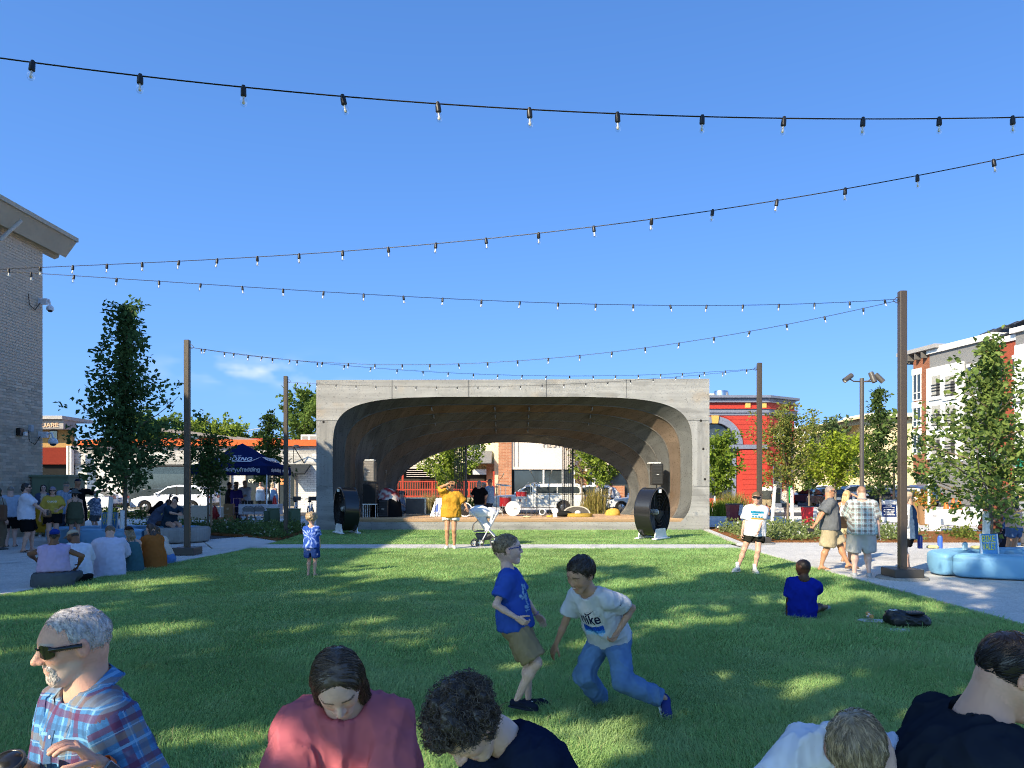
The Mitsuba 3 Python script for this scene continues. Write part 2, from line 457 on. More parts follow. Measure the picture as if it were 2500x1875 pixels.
def head_prims(hc, R, hh, kind='adult', open_mouth=False):
    """The head in its own frame (x right, y forward, z up; unit = head height)."""
    W = lambda x, y, z: hc + R @ (np.array([x, y, z]) * hh)
    j = 1.0 if kind != 'child' else 0.86
    ch = .06 if kind == 'child' else 0
    A = np.array([1, 1, 1.0])
    pr = [ell(W(0, -.045, .12), R.T, hh * np.array([.33 + ch * .3, .415 + ch * .2, .365]), .02 * hh), ell(W(0, -.16, -.06), R.T, hh * np.array([.27, .28, .25]), .1 * hh),
          ell(W(0, .12, .02), R.T, hh * np.array([.285, .27, .33]), .12 * hh),
          cone(W(0, .08, -.1), W(0, .245 - ch * .5, -.40 + ch * .35), .245 * hh, .115 * hh * j, .12 * hh),
          cone(W(.16, .0, -.16), W(.05, .22, -.40), .12 * hh, .095 * hh * j, .1 * hh), cone(W(-.16, .0, -.16), W(-.05, .22, -.40), .12 * hh, .095 * hh * j, .1 * hh),
          ell(W(.15, .24, -.1), R.T, hh * np.array([.1, .09, .11]) * (1 + 4 * ch), .08 * hh), ell(W(-.15, .24, -.1), R.T, hh * np.array([.1, .09, .11]) * (1 + 4 * ch), .08 * hh),
          cone(W(-.14, .315 - ch * .35, .10), W(.14, .315 - ch * .35, .10), .06 * hh, .06 * hh, .08 * hh),
          ('s', [ell(W(.145, .43, .03), R.T, hh * np.array([.085, .09, .06]), 0), ell(W(-.145, .43, .03), R.T, hh * np.array([.085, .09, .06]), 0)], .05 * hh),
          ell(W(.14, .33, .03), R.T, hh * np.array([.07, .05, .048]), .015 * hh), ell(W(-.14, .33, .03), R.T, hh * np.array([.07, .05, .048]), .015 * hh),
          cone(W(0, .36 - ch * .2, .06), W(0, .475 - ch * .75, -.115), .036 * hh, .052 * hh * (.92 if ch else 1), .05 * hh),
          ell(W(.05, .41 - ch * .6, -.13), R.T, hh * np.array([.042, .05, .04]), .03 * hh), ell(W(-.05, .41 - ch * .6, -.13), R.T, hh * np.array([.042, .05, .04]), .03 * hh),
          cone(W(-.075, .345, -.235), W(.075, .345, -.235), .032 * hh, .032 * hh, .05 * hh, None, 1), cone(W(-.06, .34, -.29), W(.06, .34, -.29), .036 * hh, .036 * hh, .04 * hh),
          ('s', [cone(W(-.11, .40, -.258), W(.11, .40, -.258), .014 * hh, .014 * hh, 0)], .03 * hh)]
    if open_mouth: pr.append(('s', [ell(W(0, .39, -.262), R.T, hh * np.array([.1, .05, .03]), 0)], .02 * hh))
    for s in (1, -1):
        pr.append(ell(W(.345 * s, -.04, .0), R.T @ np.eye(3), hh * np.array([.035, .085, .135]), .03 * hh))
        pr.append(('s', [ell(W(.395 * s, -.01, .01), R.T, hh * np.array([.03, .045, .075]), 0)], .02 * hh))
    return pr


def hex2(c):
    c = [int(c[i:i + 2], 16) / 255 for i in (0, 2, 4)]
    return np.array([x / 12.92 if x < .04045 else ((x + .055) / 1.055) ** 2.4 for x in c])


SKIN = {'light': (.56, .33, .24), 'pale': (.62, .40, .32), 'tan': (.46, .24, .14), 'brown': (.18, .085, .045), 'dark': (.075, .036, .022), 'olive': (.42, .24, .155)}
PEOPLE = {}


def person(label, pos, H, facing, skin='light', hair=('short', (.05, .035, .025)), top=None, bottom=None, shoes=('shoe', (.5, .5, .5)), group=None,
           z=0.0, head_at=None, pelvis=(0, 0, None), lean=0, side=0, twist=0, hunch=0, head=(0, 0, 0), feet=None, knees=None, toes=(8, 8), foot_pitch=(0, 0), hands=None, elbows=None, palms=None, curl=.5,
           hs=1.0, fat=1.0, sh=1.0, res=.014, hres=None, face=True, cap=None, glasses=None, kid=False, female=False, bust=True, beard=None, mouth=False, brows=None, skip=(), fold=.0095, extra_body=(), name='person'):
    key = thing(name, label, 'person', group)
    dist = math.hypot(pos[0], pos[1]); res = max(res, dist * .00112, .0095)
    hres = max(hres or 0, dist * .00062, .13 * H * hs / 27 if hres is None else 0)
    a = math.radians(facing); B = np.array([[math.cos(a), math.sin(a), 0], [-math.sin(a), math.cos(a), 0], [0, 0, 1.0]])    # columns right, forward, up
    hh = .13 * H * hs; L = (H - hh) / .87
    org = np.array([pos[0], pos[1], z], float)
    G = lambda p: org + B @ (np.asarray(p, float) * L)
    D3 = lambda d: B @ np.asarray(d, float)
    loc = lambda e: tuple(B.T @ (at(*e[1:]) - org) / L) if e is not None and e[0] == 'px' else e
    pelvis = loc(pelvis); feet = feet and tuple(loc(e) for e in feet)
    pz = pelvis[2] if pelvis[2] is not None else .525
    R1 = B @ rot([0, 0, 1], -twist) @ rot([0, 1, 0], side) @ rot([1, 0, 0], -lean)
    R2 = R1 @ rot([1, 0, 0], -hunch)
    up1, up2 = R1[:, 2], R2[:, 2]
    Hd = R2 @ rot([1, 0, 0], hunch * .6 + lean * .5) @ rot([0, 0, 1], -head[0]) @ rot([1, 0, 0], -head[1]) @ rot([0, 1, 0], head[2])
    sw = .099 * sh * (0.93 if female else 1)
    for _ in range(2):
        Pl = G((pelvis[0], pelvis[1], pz))
        waist = Pl + up1 * .10 * L; chest = waist + (up1 * .4 + up2 * .6) * .11 * L; shc = chest + up2 * .085 * L; neck = shc + up2 * .03 * L - R2[:, 1] * .008 * L
        S = {s: shc + R2[:, 0] * s * sw * L - up2 * .020 * L for s in (-1, 1)}
        hc = neck + unit(up2 * .75 + Hd[:, 2] * .35) * .035 * L + Hd[:, 2] * .42 * hh + Hd[:, 1] * .10 * hh
        if head_at is None: break
        dl = np.asarray(head_at, float) - hc; org[:2] += dl[:2]; pz += dl[2] / L
    hands = hands and tuple(loc(e) for e in hands)
    feet = feet or ((-.055, 0, .04), (.055, 0, .04)); hands = hands or ((-.155, .03, .41), (.155, .03, .41))
    knees = knees or ((0, 1, 0), (0, 1, 0)); elbows = elbows or ((-.5, -1, -.3), (.5, -1, -.3)); palms = palms or ((1, .3, 0), (-1, .3, 0))
    J = dict(L=L, hh=hh, B=B, R1=R1, R2=R2, pelvis=Pl, waist=waist, chest=chest, shc=shc, neck=neck, hc=hc, Hd=Hd, S=S, key=key, hip={}, knee={}, ankle={}, elbow={}, wrist={}, handdir={}, toe={})
    body, fw = [], B[:, 1]
    F = fat; f2 = R2[:, 1]; f1 = R1[:, 1]
    body += [ell(Pl + up1 * .01 * L, R1.T, L * np.array([.092 * F * (1.08 if female else 1), .066 * F, .08]), .03 * L),
             ell(waist, (R1).T, L * np.array([.078 * F * (.93 if female else 1), .058 * F ** 1.3, .10]), .04 * L),
             ell(chest, R2.T, L * np.array([.094 * (F * .5 + .5) * (.92 if female else 1) * sh, .062 * F, .095]), .04 * L),
             cone(S[-1] - up2 * .012 * L, S[1] - up2 * .012 * L, .03 * L, .03 * L, .03 * L), cone(neck + up2 * .005 * L, S[-1], .028 * L, .024 * L, .03 * L), cone(neck + up2 * .005 * L, S[1], .028 * L, .024 * L, .03 * L)]
    if female and bust and not kid:
        for s in (-1, 1): body.append(ell(chest + R2 @ np.array([s * .042, .045, .0]) * L, R2.T, L * np.array([.042, .036, .042]), .025 * L))
    nkr = (.030 if female or kid else .037) * L * (F * .4 + .6)
    nka = hc - Hd[:, 2] * .22 * hh - Hd[:, 1] * .15 * hh
    body += [cone(neck - up2 * .01 * L, nka, nkr * 1.06, nkr, .02 * L)]
    ar = (F * .6 + .4) * (.86 if female or kid else 1)
    lr = (F * .7 + .3) * (.95 if female or kid else 1)
    for i, s in enumerate((-1, 1)):
        hip = Pl + R1[:, 0] * s * .05 * L - up1 * .005 * L
        ank = G(feet[i]); kn, ank = ik(hip, ank, .245 * L, .245 * L, D3(knees[i]))
        J['hip'][s], J['knee'][s], J['ankle'][s] = hip, kn, ank
        mid = kn + (ank - kn) * .33 - unit(np.cross(np.cross(ank - kn, D3(knees[i])), ank - kn)) * -.0 * L
        back = unit(D3(knees[i]) - (ank - kn) * (D3(knees[i]) @ (ank - kn)) / ((ank - kn) @ (ank - kn)))
        body += [cone(hip, kn, .052 * L * lr, .034 * L * lr, .02 * L), cone(kn, mid - back * .008 * L, .032 * L * lr, .033 * L * lr, .02 * L), cone(mid - back * .008 * L, ank, .032 * L * lr, .019 * L, .02 * L)]
        td = math.radians(toes[i] * s); fp = math.radians(foot_pitch[i])
        tdir = B @ np.array([math.sin(td) * math.cos(fp), math.cos(td) * math.cos(fp), math.sin(fp)]); dn = unit(np.cross(tdir, np.cross([0, 0, 1.0], tdir))) * -1
        dn = dn if dn[2] < 0 else -dn
        J['toe'][s] = (tdir, dn)
        fl = (.115 if not kid else .125) * L
        heel = ank + dn * .022 * L - tdir * .022 * L; ball_ = ank + dn * .026 * L + tdir * fl * .62; toe = ank + dn * .03 * L + tdir * fl * .92
        J.setdefault('foot', {})[s] = (heel, ball_, toe)
        if shoes is None or shoes[0] in ('flip', 'none'):
            body += [cone(ank, heel, .02 * L, .018 * L, .012 * L), cone(ank + tdir * .01 * L, ball_, .02 * L, .015 * L, .015 * L), cone(ball_ - np.cross(tdir, dn) * .01 * L, toe - np.cross(tdir, dn) * .008 * L, .014 * L, .01 * L, .012 * L), cone(ball_ + np.cross(tdir, dn) * .01 * L, toe + np.cross(tdir, dn) * .008 * L, .014 * L, .01 * L, .012 * L)]
        wr = G(hands[i]); el, wr = ik(S[s], wr, .165 * L, .14 * L, D3(elbows[i]))
        J['elbow'][s], J['wrist'][s] = el, wr
        body += [cone(S[s], el, .029 * L * ar, .023 * L * ar, .018 * L), cone(el, el + (wr - el) * .35, .022 * L * ar, .0225 * L * ar, .01 * L), cone(el + (wr - el) * .35, wr, .0225 * L * ar, .0135 * L, .01 * L)]
        J['handdir'][s] = unit(wr - el)
    hk = 'child' if kid else 'adult'
    hp = head_prims(hc, Hd, hh, hk, mouth)
    hres = hres or hh / 24
    fine = hres < res * .7
    cutz = hc - Hd[:, 2] * .42 * hh
    hm = skin_over([cone(neck, nka, nkr * 1.06, nkr, 0)] + hp, hres)
    bm = skin_over(body + list(extra_body), res)
    c0 = np.array(SKIN[skin] if isinstance(skin, str) else skin)
    hv = (hm[0] - hc) @ Hd / hh
    col = np.tile(c0, (len(hv), 1)); col *= (.93 + .14 * meshkit.noise(hv * 9, 3))[:, None]
    x, y, zz = hv.T; ax = np.abs(x)
    red = np.exp(-((ax - .17) / .09) ** 2 - ((zz + .12) / .1) ** 2) * (y > .1) * .25 + np.exp(-(x / .06) ** 2 - ((zz + .12) / .07) ** 2) * (y > .38) * .3 + (ax > .34) * (zz < .16) * .25
    col *= 1 + red[:, None] * np.array([.25, -.18, -.2]) + .22 * (meshkit.fbm(hv * 7, 3, 8) - .5)[:, None] * np.array([.5, 1, 1.1]) + .16 * (meshkit.noise(hv * 46, 12) - .5)[:, None]
    lips = (y > .3) * (ax < .105) * np.exp(-((zz + .262) / .045) ** 2)
    col = col * (1 - .55 * lips[:, None]) + .55 * lips[:, None] * c0 * np.array([.95, .5, .52])
    hcol = np.array(hair[1]) if hair else c0 * .5
    bc = np.array(brows if brows is not None else hcol)
    if face:
        m = (y > .18) * (ax > .055) * (ax < .25) * (np.abs(zz - (.125 - .1 * (ax - .13) ** 2 * 10 * (ax > .13))) < (.014 if kid else .02))
        col[m > 0] = bc * .6 + c0 * .28
        if hres > hh / 30:
            m = (y > .26) * (((ax - .14) / .065) ** 2 + ((zz - .03) / .032) ** 2 < 1); col[m > 0] = (.05, .035, .03)
    if hair and hair[0] in ('buzz', 'fade'):
        m = smooth01((.75 * (y - .30) - .64 * (zz - .30) - .0) * -9 + .2) * (ax < .345 + 9 * (zz > .14)) * smooth01((zz + .16) * 9)
        col = col * (1 - m[:, None]) + m[:, None] * (hcol * (.8 + .4 * meshkit.noise(hv * 40, 9))[:, None] * .8 + .2 * c0)
    if beard is not None:
        m = smooth01((-zz - .12) * 12) * smooth01((y + .06) * 10) * (1 - .6 * lips) * (.75 + .25 * meshkit.noise(hv * 30, 4)) * beard[1]
        col = col * (1 - m[:, None]) + m[:, None] * np.array(beard[0])
    bcol = c0 * (.94 + .12 * meshkit.noise(bm[0] * 14, 5))[:, None]
    ms, cs = [hm, bm], [col, bcol]
    for i, s in enumerate((-1, 1)):
        if ('hand', s) in skip: continue
        hn = np.asarray(palms[i], float)
        dd = J['handdir'][s]
        if len(palms[i]) == 2: dd, hn = D3(palms[i][0]), np.asarray(palms[i][1], float)
        cu = curl[i] if np.ndim(curl) == 1 and len(curl) == 2 else curl
        hnw = D3(hn); lat = np.cross(unit(hnw), unit(dd))
        want = D3((0, 1, 0)) if not np.ndim(palms[i][0]) else D3((0, 1, 0))
        want = want + np.array([0, 0, .6]) if abs(dd @ want) > .7 else want
        th = 1 if lat @ want > 0 else -1
        mm = hand(J['wrist'][s], dd, hnw, .105 * L * (1.02 if not kid else .95), cu, th, 6 if res > .009 else 9)
        ms.append(mm); cs.append(np.tile(c0 * 1.0, (len(mm[0]), 1)))
    m = cat(*ms); put(key, 'body', m, 'vertex_skin', True, color=np.vstack(cs))
    if dist < 7 and face and glasses is None:
        for s in (-1, 1):
            e = hc + Hd @ (np.array([.14 * s, .315, .033]) * hh)
            v, f = ball(e, .062 * hh, 2)
            q = (v - e) @ Hd / (.062 * hh); ic = np.full((len(v), 3), .62)
            gaze = unit([0, 1, -.05]); ic[q @ gaze > .86] = (.12, .07, .04); ic[q @ gaze > .955] = (.01, .01, .01)
            put(key, 'eye', (v, f), 'vertex_skin', True, color=ic)
    dress(key, J, top, bottom, shoes, hair, cap, glasses, res, F, ar, lr, female, kid, fold, sh)
    PEOPLE[key] = J
    return J


def smooth01(x):
    x = np.clip(x, 0, 1); return x * x * (3 - 2 * x)


def cloth_color(v, c, J, pattern=None):
    c = np.asarray(c, float)
    col = c * (.93 + .14 * meshkit.noise(v * 60, 2))[:, None]
    if pattern: col = pattern(v, col, J)
    return col


def dress(key, J, top, bottom, shoes, hair, cap, glasses, res, F, ar, lr, female, kid, fold, sh):
    L, hh, B, R1, R2 = J['L'], J['hh'], J['B'], J['R1'], J['R2']
    up1, up2, Pl = R1[:, 2], R2[:, 2], J['pelvis']
    seed = len(PEOPLE) * 7
    if top:
        t = dict(sleeve=.62, hem=-.03, ease=.012, flare=1.0, mat='vertex_matte', neck=.013, straps=False, shell=None, pat=None); t.update(top)
        e = t['ease'] * L / .9
        hem = Pl + up1 * t['hem'] * L
        hemr = (.088 * F * t['flare']) * L + e * 1.2
        if bottom and t['hem'] < .015: hemr = max(hemr, .094 * F * (1.08 if female else 1) * L + bottom.get('ease', .013) * L / .9 + .009 * L)
        pr = [ell(J['chest'], R2.T, L * np.array([.094 * (F * .5 + .5) * (.92 if female else 1) * sh, .062 * F, .095]) + e, .04 * L),
              ell(J['waist'], R1.T, L * np.array([.08 * F, .06 * F ** 1.3, .11]) + e, .05 * L),
              cone(J['chest'] - up2 * .02 * L, hem - up1 * .02 * L, .088 * L * (F * .6 + .4) + e * .6, hemr, .04 * L, R1[:, 1], .76), cone(Pl + up1 * .05 * L, hem - up1 * .02 * L, hemr * .985, hemr, .03 * L, R1[:, 1], .80)]
        if not t['straps']:
            pr += [cone(J['S'][-1] - up2 * .012 * L, J['S'][1] - up2 * .012 * L, .03 * L + e * .5, .03 * L + e * .5, .03 * L), cone(J['neck'], J['S'][-1], .028 * L + e * .5, .026 * L + e * .5, .03 * L), cone(J['neck'], J['S'][1], .028 * L + e * .5, .026 * L + e * .5, .03 * L)]
        if female and not kid:
            for s in (-1, 1): pr.append(ell(J['chest'] + R2 @ np.array([s * .042, .045, .0]) * L, R2.T, L * np.array([.042, .036, .042]) + e, .03 * L))
        ln = t['sleeve']
        for s in (-1, 1):
            if ln > 0:
                w = 1.0 if ln <= 1 else ln - 1
                end = J['S'][s] + (J['elbow'][s] - J['S'][s]) * min(ln, 1)
                pr.append(cone(J['S'][s], end, .03 * L * ar + e, (.031 if not female else .03) * L * ar + e * 1.25, .022 * L, cut=ln <= 1))
                if ln > 1:
                    en2 = J['elbow'][s] + (J['wrist'][s] - J['elbow'][s]) * w
                    pr.append(cone(J['elbow'][s], en2, .027 * L * ar + e, .019 * L * ar + e, .02 * L, cut=True))
        nk = t['neck'] * L / .9
        n0, n1 = J['neck'] - up2 * .0 * L, J['hc']
        cuts = [lambda p: -((p - hem.astype(np.float32)) @ up1.astype(np.float32)),
                lambda p: -(evald([cone(n0 - R2[:, 1] * 0 + up2 * .004 * L, n1, .036 * L + nk, .04 * L + nk, 0)], p))]
        if t['straps']:
            tp = J['chest'] + up2 * .055 * L
            cuts.append(lambda p: ((p - tp.astype(np.float32)) @ up2.astype(np.float32)))
        m = skin_over(pr, res * .9, cuts, t['shell'])
        m = folds(m, fold * L, 16 / L, seed)
        SHIRT[key] = m
        if t.get('uv'):
            put_checked(key, m, t['mat'], t['uv'], J)
            t['skip'] = True
        if not t.get('skip'): put(key, t.get('name', 'shirt'), m, t['mat'] if t['pat'] or t['mat'] != 'vertex_matte' else M(t['c']), True, color=cloth_color(m[0], t['c'], J, t['pat']) if t['pat'] else None, uv=t['uv'](m[0], J) if t.get('uv') else None)
        if t['straps']:
            st = []
            for s in (-1, 1):
                a0 = tp + R2 @ np.array([s * .05, .055, -.012]) * L; a1 = J['shc'] + R2 @ np.array([s * .055, .0, .031]) * L; a2 = tp + R2 @ np.array([s * .035, -.06, -.012]) * L
                st.append(tube([a0, (a0 + a1) / 2 + R2[:, 1] * .012 * L, a1, (a1 + a2) / 2 - R2[:, 1] * .012 * L, a2], .006 * L, 6))
            put(key, 'strap', cat(*st), M(t['c']), True)
    if bottom:
        b = dict(len=.75, ease=.013, mat='vertex_matte', skirt=False, rise=.045, pat=None); b.update(bottom)
        e = b['ease'] * L / .9
        pr = [ell(Pl + up1 * .005 * L, R1.T, L * np.array([.092 * F * (1.08 if female else 1), .067 * F, .082]) + e, .03 * L)]
        if b['skirt']:
            mid = (J['knee'][-1] + J['knee'][1]) / 2; end = Pl + (mid - Pl) * b['len']
            pr.append(cone(Pl, end, .085 * L * F, .1 * L * F + e, .03 * L, R1[:, 1], .75, cut=True))
        for s in (-1, 1):
            if b['skirt']: break
            h, k, a = J['hip'][s], J['knee'][s], J['ankle'][s]
            if b['len'] <= 1:
                pr.append(cone(h, h + (k - h) * b['len'], .053 * L * lr + e, (.053 - .010 * b['len']) * L * lr + e * 1.5, .025 * L, cut=True))
            else:
                w = min(b['len'] - 1, .97)
                pr += [cone(h, k, .053 * L * lr + e, .036 * L * lr + e, .025 * L), cone(k, k + (a - k) * w, .036 * L * lr + e, .026 * L * lr + e * 1.2, .02 * L, cut=True)]
        if not b['skirt'] and b.get('notch', J['pelvis'][2] > .34 * L):
            q = []
            for s in (-1, 1):
                h, k, a = J['hip'][s], J['knee'][s], J['ankle'][s]; q.append(h + (k - h) * min(b['len'], 1) if b['len'] <= 1 else k)
            crotch = (J['hip'][-1] + J['hip'][1]) / 2 + (q[0] + q[1] - J['hip'][-1] - J['hip'][1]) / 2 * .33
            pr.append(('s', [cone(crotch, (q[0] + q[1]) / 2 + (q[0] + q[1] - J['hip'][-1] - J['hip'][1]) * .1, .004 * L, .022 * L, 0, R1[:, 1], 1)], .012 * L))
            pr.append(('s', [cone(crotch + R1[:, 1] * s * .045 * L, (q[0] + q[1]) / 2 + (q[0] + q[1] - J['hip'][-1] - J['hip'][1]) * .1 + R1[:, 1] * s * .045 * L, .004 * L, .034 * L, 0) for s in (-1, 1)], .02 * L))
        low = []
        if J['pelvis'][2] < .2 * L:
            pr.append(ell(np.array([Pl[0], Pl[1], .055 * L]) - B[:, 1] * .01 * L, R1.T, L * np.array([.104 * F * (1.06 if female else 1), .086 * F, .105]) + e, .04 * L)); low = [lambda p: .004 - p[:, 2]]
        rise = b['rise'] if not top or top.get('hem', -.03) > .0 else min(b['rise'], top.get('hem', -.03) + .022)
        wl = Pl + up1 * rise * L
        m = skin_over(pr, res * .9 if J['hc'][1] > 3 else .018, [lambda p: ((p - wl.astype(np.float32)) @ up1.astype(np.float32))] + low)
        m = folds(m, fold * 1.1 * L, 15 / L, seed + 3)
        put(key, b.get('name', 'shorts' if b['len'] <= 1 else 'trousers'), m, b['mat'] if b['pat'] else M(b['c']), True, color=cloth_color(m[0], b['c'], J, b['pat']) if b['pat'] else None)
    if shoes and shoes[0] != 'none':
        for s in (-1, 1):
            td, dn = J['toe'][s]; heel, bl, toe = J['foot'][s]; a = J['ankle'][s]; lat = np.cross(td, dn)
            sole0 = heel + dn * .012 * L
            if shoes[0] in ('flip', 'slide'):
                pts = [heel - td * .012 * L + lat * .018 * L, heel - td * .012 * L - lat * .018 * L, bl + lat * .028 * L, bl - lat * .028 * L, toe + td * .008 * L + lat * .02 * L, toe + td * .008 * L - lat * .02 * L]
                m = hull([p - dn * (dn @ (p - heel)) + dn * .0185 * L for p in pts], .0065 * L)
                st = [tube([bl + td * .018 * L - dn * .01 * L, bl - lat * .02 * L - td * .02 * L - dn * .018 * L, bl - lat * .034 * L - td * .05 * L + dn * .005 * L], .005 * L, 6), tube([bl + td * .018 * L - dn * .01 * L, bl + lat * .02 * L - td * .02 * L - dn * .018 * L, bl + lat * .034 * L - td * .05 * L + dn * .005 * L], .005 * L, 6)]
                put(key, 'sandal', cat(m, *st), M(shoes[1]), 40)
            else:
                pr = [cone(a - dn * .002 * L, heel, .027 * L, .025 * L, .015 * L), cone(a + td * .015 * L, bl, .027 * L, .023 * L, .02 * L, lat, 1), cone(bl, toe, .024 * L, .018 * L, .02 * L)]
                if shoes[0] == 'clog': pr = [cone(heel - dn * .0 * L, bl, .024 * L, .027 * L, .02 * L), cone(bl, toe, .027 * L, .022 * L, .02 * L)]
                gz = heel + dn * .019 * L
                m = skin_over(pr, min(res * .8, .014), [lambda p: ((p - gz.astype(np.float32)) @ dn.astype(np.float32)), lambda p: -((p - (a - dn * .012 * L).astype(np.float32)) @ dn.astype(np.float32))])
                put(key, 'shoe', m, M(shoes[1], .6), True)
                sc = shoes[2] if len(shoes) > 2 else (.7, .7, .68)
                pts = [heel - td * .022 * L + lat * .014 * L, heel - td * .022 * L - lat * .014 * L, bl + lat * .024 * L, bl - lat * .024 * L, toe + td * .014 * L + lat * .008 * L, toe + td * .014 * L - lat * .008 * L]
                put(key, 'sole', hull([p - dn * (dn @ (p - heel)) + dn * .0195 * L for p in pts], .0068 * L), M(sc, .7), 40)
            if len(shoes) > 3:
                k0 = a - dn * .012 * L
                put(key, 'sock', skin_over([cone(a + dn * .005 * L, a - dn * shoes[4] * L, .024 * L, .0285 * L, .0, cut=True)], min(res * .8, .014)), M(shoes[3]), True)
    hc, Hd = J['hc'], J['Hd']
    W = lambda x, y, z: hc + Hd @ (np.array([x, y, z]) * hh)
    if hair and hair[0] not in ('buzz', 'none', 'fade'):
        st, c = hair[0], np.array(hair[1]); op = hair[2] if len(hair) > 2 else {}
        lift = op.get('lift', 0)
        pr = [ell(W(0, -.06, .13 + lift * .5), Hd.T, hh * np.array([.37 - op.get('tight', 0), .455 - op.get('tight', 0), .40 + lift - op.get('tight', 0)]), .05 * hh)]
        p0, n = np.array([0, .30, .285 + op.get('line', 0)]), unit([0, .77, -.64])
        if st in ('bun', 'pony', 'long', 'bob'): p0, n = np.array([0, .30, .30]), unit([0, .9, -.45])
        if st == 'bob': p0, n = np.array([0, .26, .30]), unit([0, 1, -.10])
        cuts = [lambda p: (((p - hc.astype(np.float32)) @ Hd.astype(np.float32)) / hh - p0.astype(np.float32)) @ n.astype(np.float32) * hh]
        nape = op.get('nape', -.28)
        if st in ('short', 'crop'): cuts.append(lambda p: (nape * hh - (p - hc.astype(np.float32)) @ Hd[:, 2].astype(np.float32)))
        am, fq = .02, 14
        if st == 'long':
            ln = op.get('len', 1.3); sp = op.get('back', .25)
            for s in (-1, 0, 1):
                pr.append(cone(W(.25 * s, -.2, .05), W(.27 * s, -sp - .1 * (s == 0), -ln * .55), .15 * hh, .13 * hh, .1 * hh)); pr.append(cone(W(.27 * s, -sp - .1 * (s == 0), -ln * .55), W(.22 * s, -sp, -ln), .13 * hh, .06 * hh, .08 * hh))
            if op.get('front'):
                for s in (-1, 1): pr.append(cone(W(.3 * s, .02, .05), W(.3 * s, .12, -ln * .8), .09 * hh, .07 * hh, .08 * hh))
            am = .03
        if st == 'bob':
            bl = op.get('len', .42)
            for s in (-1, 1): pr.append(cone(W(.27 * s, -.08, .05), W(.31 * s, .02, -bl), .13 * hh, .11 * hh, .1 * hh))
            pr.append(cone(W(0, -.3, 0), W(0, -.33, -.4), .18 * hh, .12 * hh, .15 * hh))
        if st == 'bun': pr.append(ell(W(0, -.42 + op.get('by', 0), .2 + op.get('bz', 0)), Hd.T, hh * np.array([.16, .15, .15]), .04 * hh))
        if st == 'pony': pr += [cone(W(0, -.42, .1), W(0, -.55, -.5), .1 * hh, .09 * hh, .06 * hh), cone(W(0, -.55, -.5), W(.02, -.5, -1.0), .09 * hh, .03 * hh, .05 * hh)]
        if st == 'curly':
            g = np.random.default_rng(seed + 1); cuts = []
            pr = []
            for _ in range(op.get('n', 90)):
                d = unit(g.normal(size=3)); d[2] = d[2] * .8 + .15
                q = np.array([0, -.08, .12]) + d * np.array([.38, .44, .42]) * (1 + .1 * g.random())
                if .8 * (q[1] - .26) - .6 * (q[2] - .26) > 0 or q[2] < op.get('low', -.3): continue
                pr.append(ell(W(*q), Hd.T, hh * np.full(3, .085 + .05 * g.random()) * op.get('big', 1), .03 * hh))
            pr.append(ell(W(0, -.1, .14), Hd.T, hh * np.array([.36, .41, .38]), .05 * hh)); am, fq = .035, 22
        if cap: cuts = cuts + [lambda p: ((p - W(0, 0, .14).astype(np.float32)) @ Hd[:, 2].astype(np.float32))]
        m = skin_over(pr, max(min(res, hh / 18), .0085), cuts)
        if len(m[1]):
            q = (m[0] - hc) @ Hd / hh
            nz = meshkit.noise(q * np.array([fq, fq, fq * .3 if st != 'curly' else fq]), seed) - .5
            m = (m[0] + vnormals(m) * (nz * am * 2 * hh)[:, None], m[1])
            HAIR[key] = m
            put(key, 'hair', m, 'hair', True, color=c)
    if cap:
        kind, cc = cap[0], np.array(cap[1])
        if kind == 'cap' or kind == 'backcap':
            fwd = 1 if kind == 'cap' else -1
            m = skin_over([ell(W(0, -.05, .16), Hd.T, hh * np.array([.385, .47, .40]), 0)], max(hh / 20, res * .8), [lambda p: -((p - W(0, 0, .16).astype(np.float32)) @ Hd[:, 2].astype(np.float32))])
            put(key, 'cap', m, M(cc), True)
            g = np.linspace(-1.15, 1.15, 12)
            o = [(math.sin(q) * .36, -.05 + fwd * math.cos(q) * .45, .17) for q in g]; e = [(math.sin(q) * .32, -.05 + fwd * (math.cos(q) * .45 + .36 * math.cos(q * 1.1)), .17 - .07 * math.cos(q)) for q in g]
            v = np.array([W(*q) for q in o] + [W(*q) for q in e] + [W(q[0], q[1], q[2] - .025) for q in o] + [W(q[0], q[1], q[2] - .025) for q in e]); k = len(g)
            f = []
            for i in range(k - 1):
                for a_, b_ in ((0, k), (3 * k, 2 * k), (k, 3 * k), (2 * k, 0)): f += [[a_ + i, a_ + i + 1, b_ + i + 1], [a_ + i, b_ + i + 1, b_ + i]]
            put(key, 'cap_brim', (v, np.array(f)), M(np.array(cap[2] if len(cap) > 2 else cc * .85)), False)
        if kind in ('sunhat', 'widehat'):
            br = .82 if kind == 'sunhat' else .95
            prof = [(.0, .62), (.2, .62), (.34, .55), (.40, .36), (.43, .2), (br * .8, .08 if kind == 'sunhat' else .16), (br, -.02 if kind == 'sunhat' else .22), (br, -.05 if kind == 'sunhat' else .19), (.42, .16), (.40, .15)]
            v, f = lathe(np.array(prof) * hh, 28)
            v = v + np.stack([v[:, 0] * 0, v[:, 0] * 0, .03 * hh * np.sin(np.arctan2(v[:, 1], v[:, 0]) * 3) * (np.hypot(v[:, 0], v[:, 1]) > .5 * hh)], 1)
            put(key, 'hat', (v @ Hd.T + W(0, -.05, .05), f), M(cc), 40)
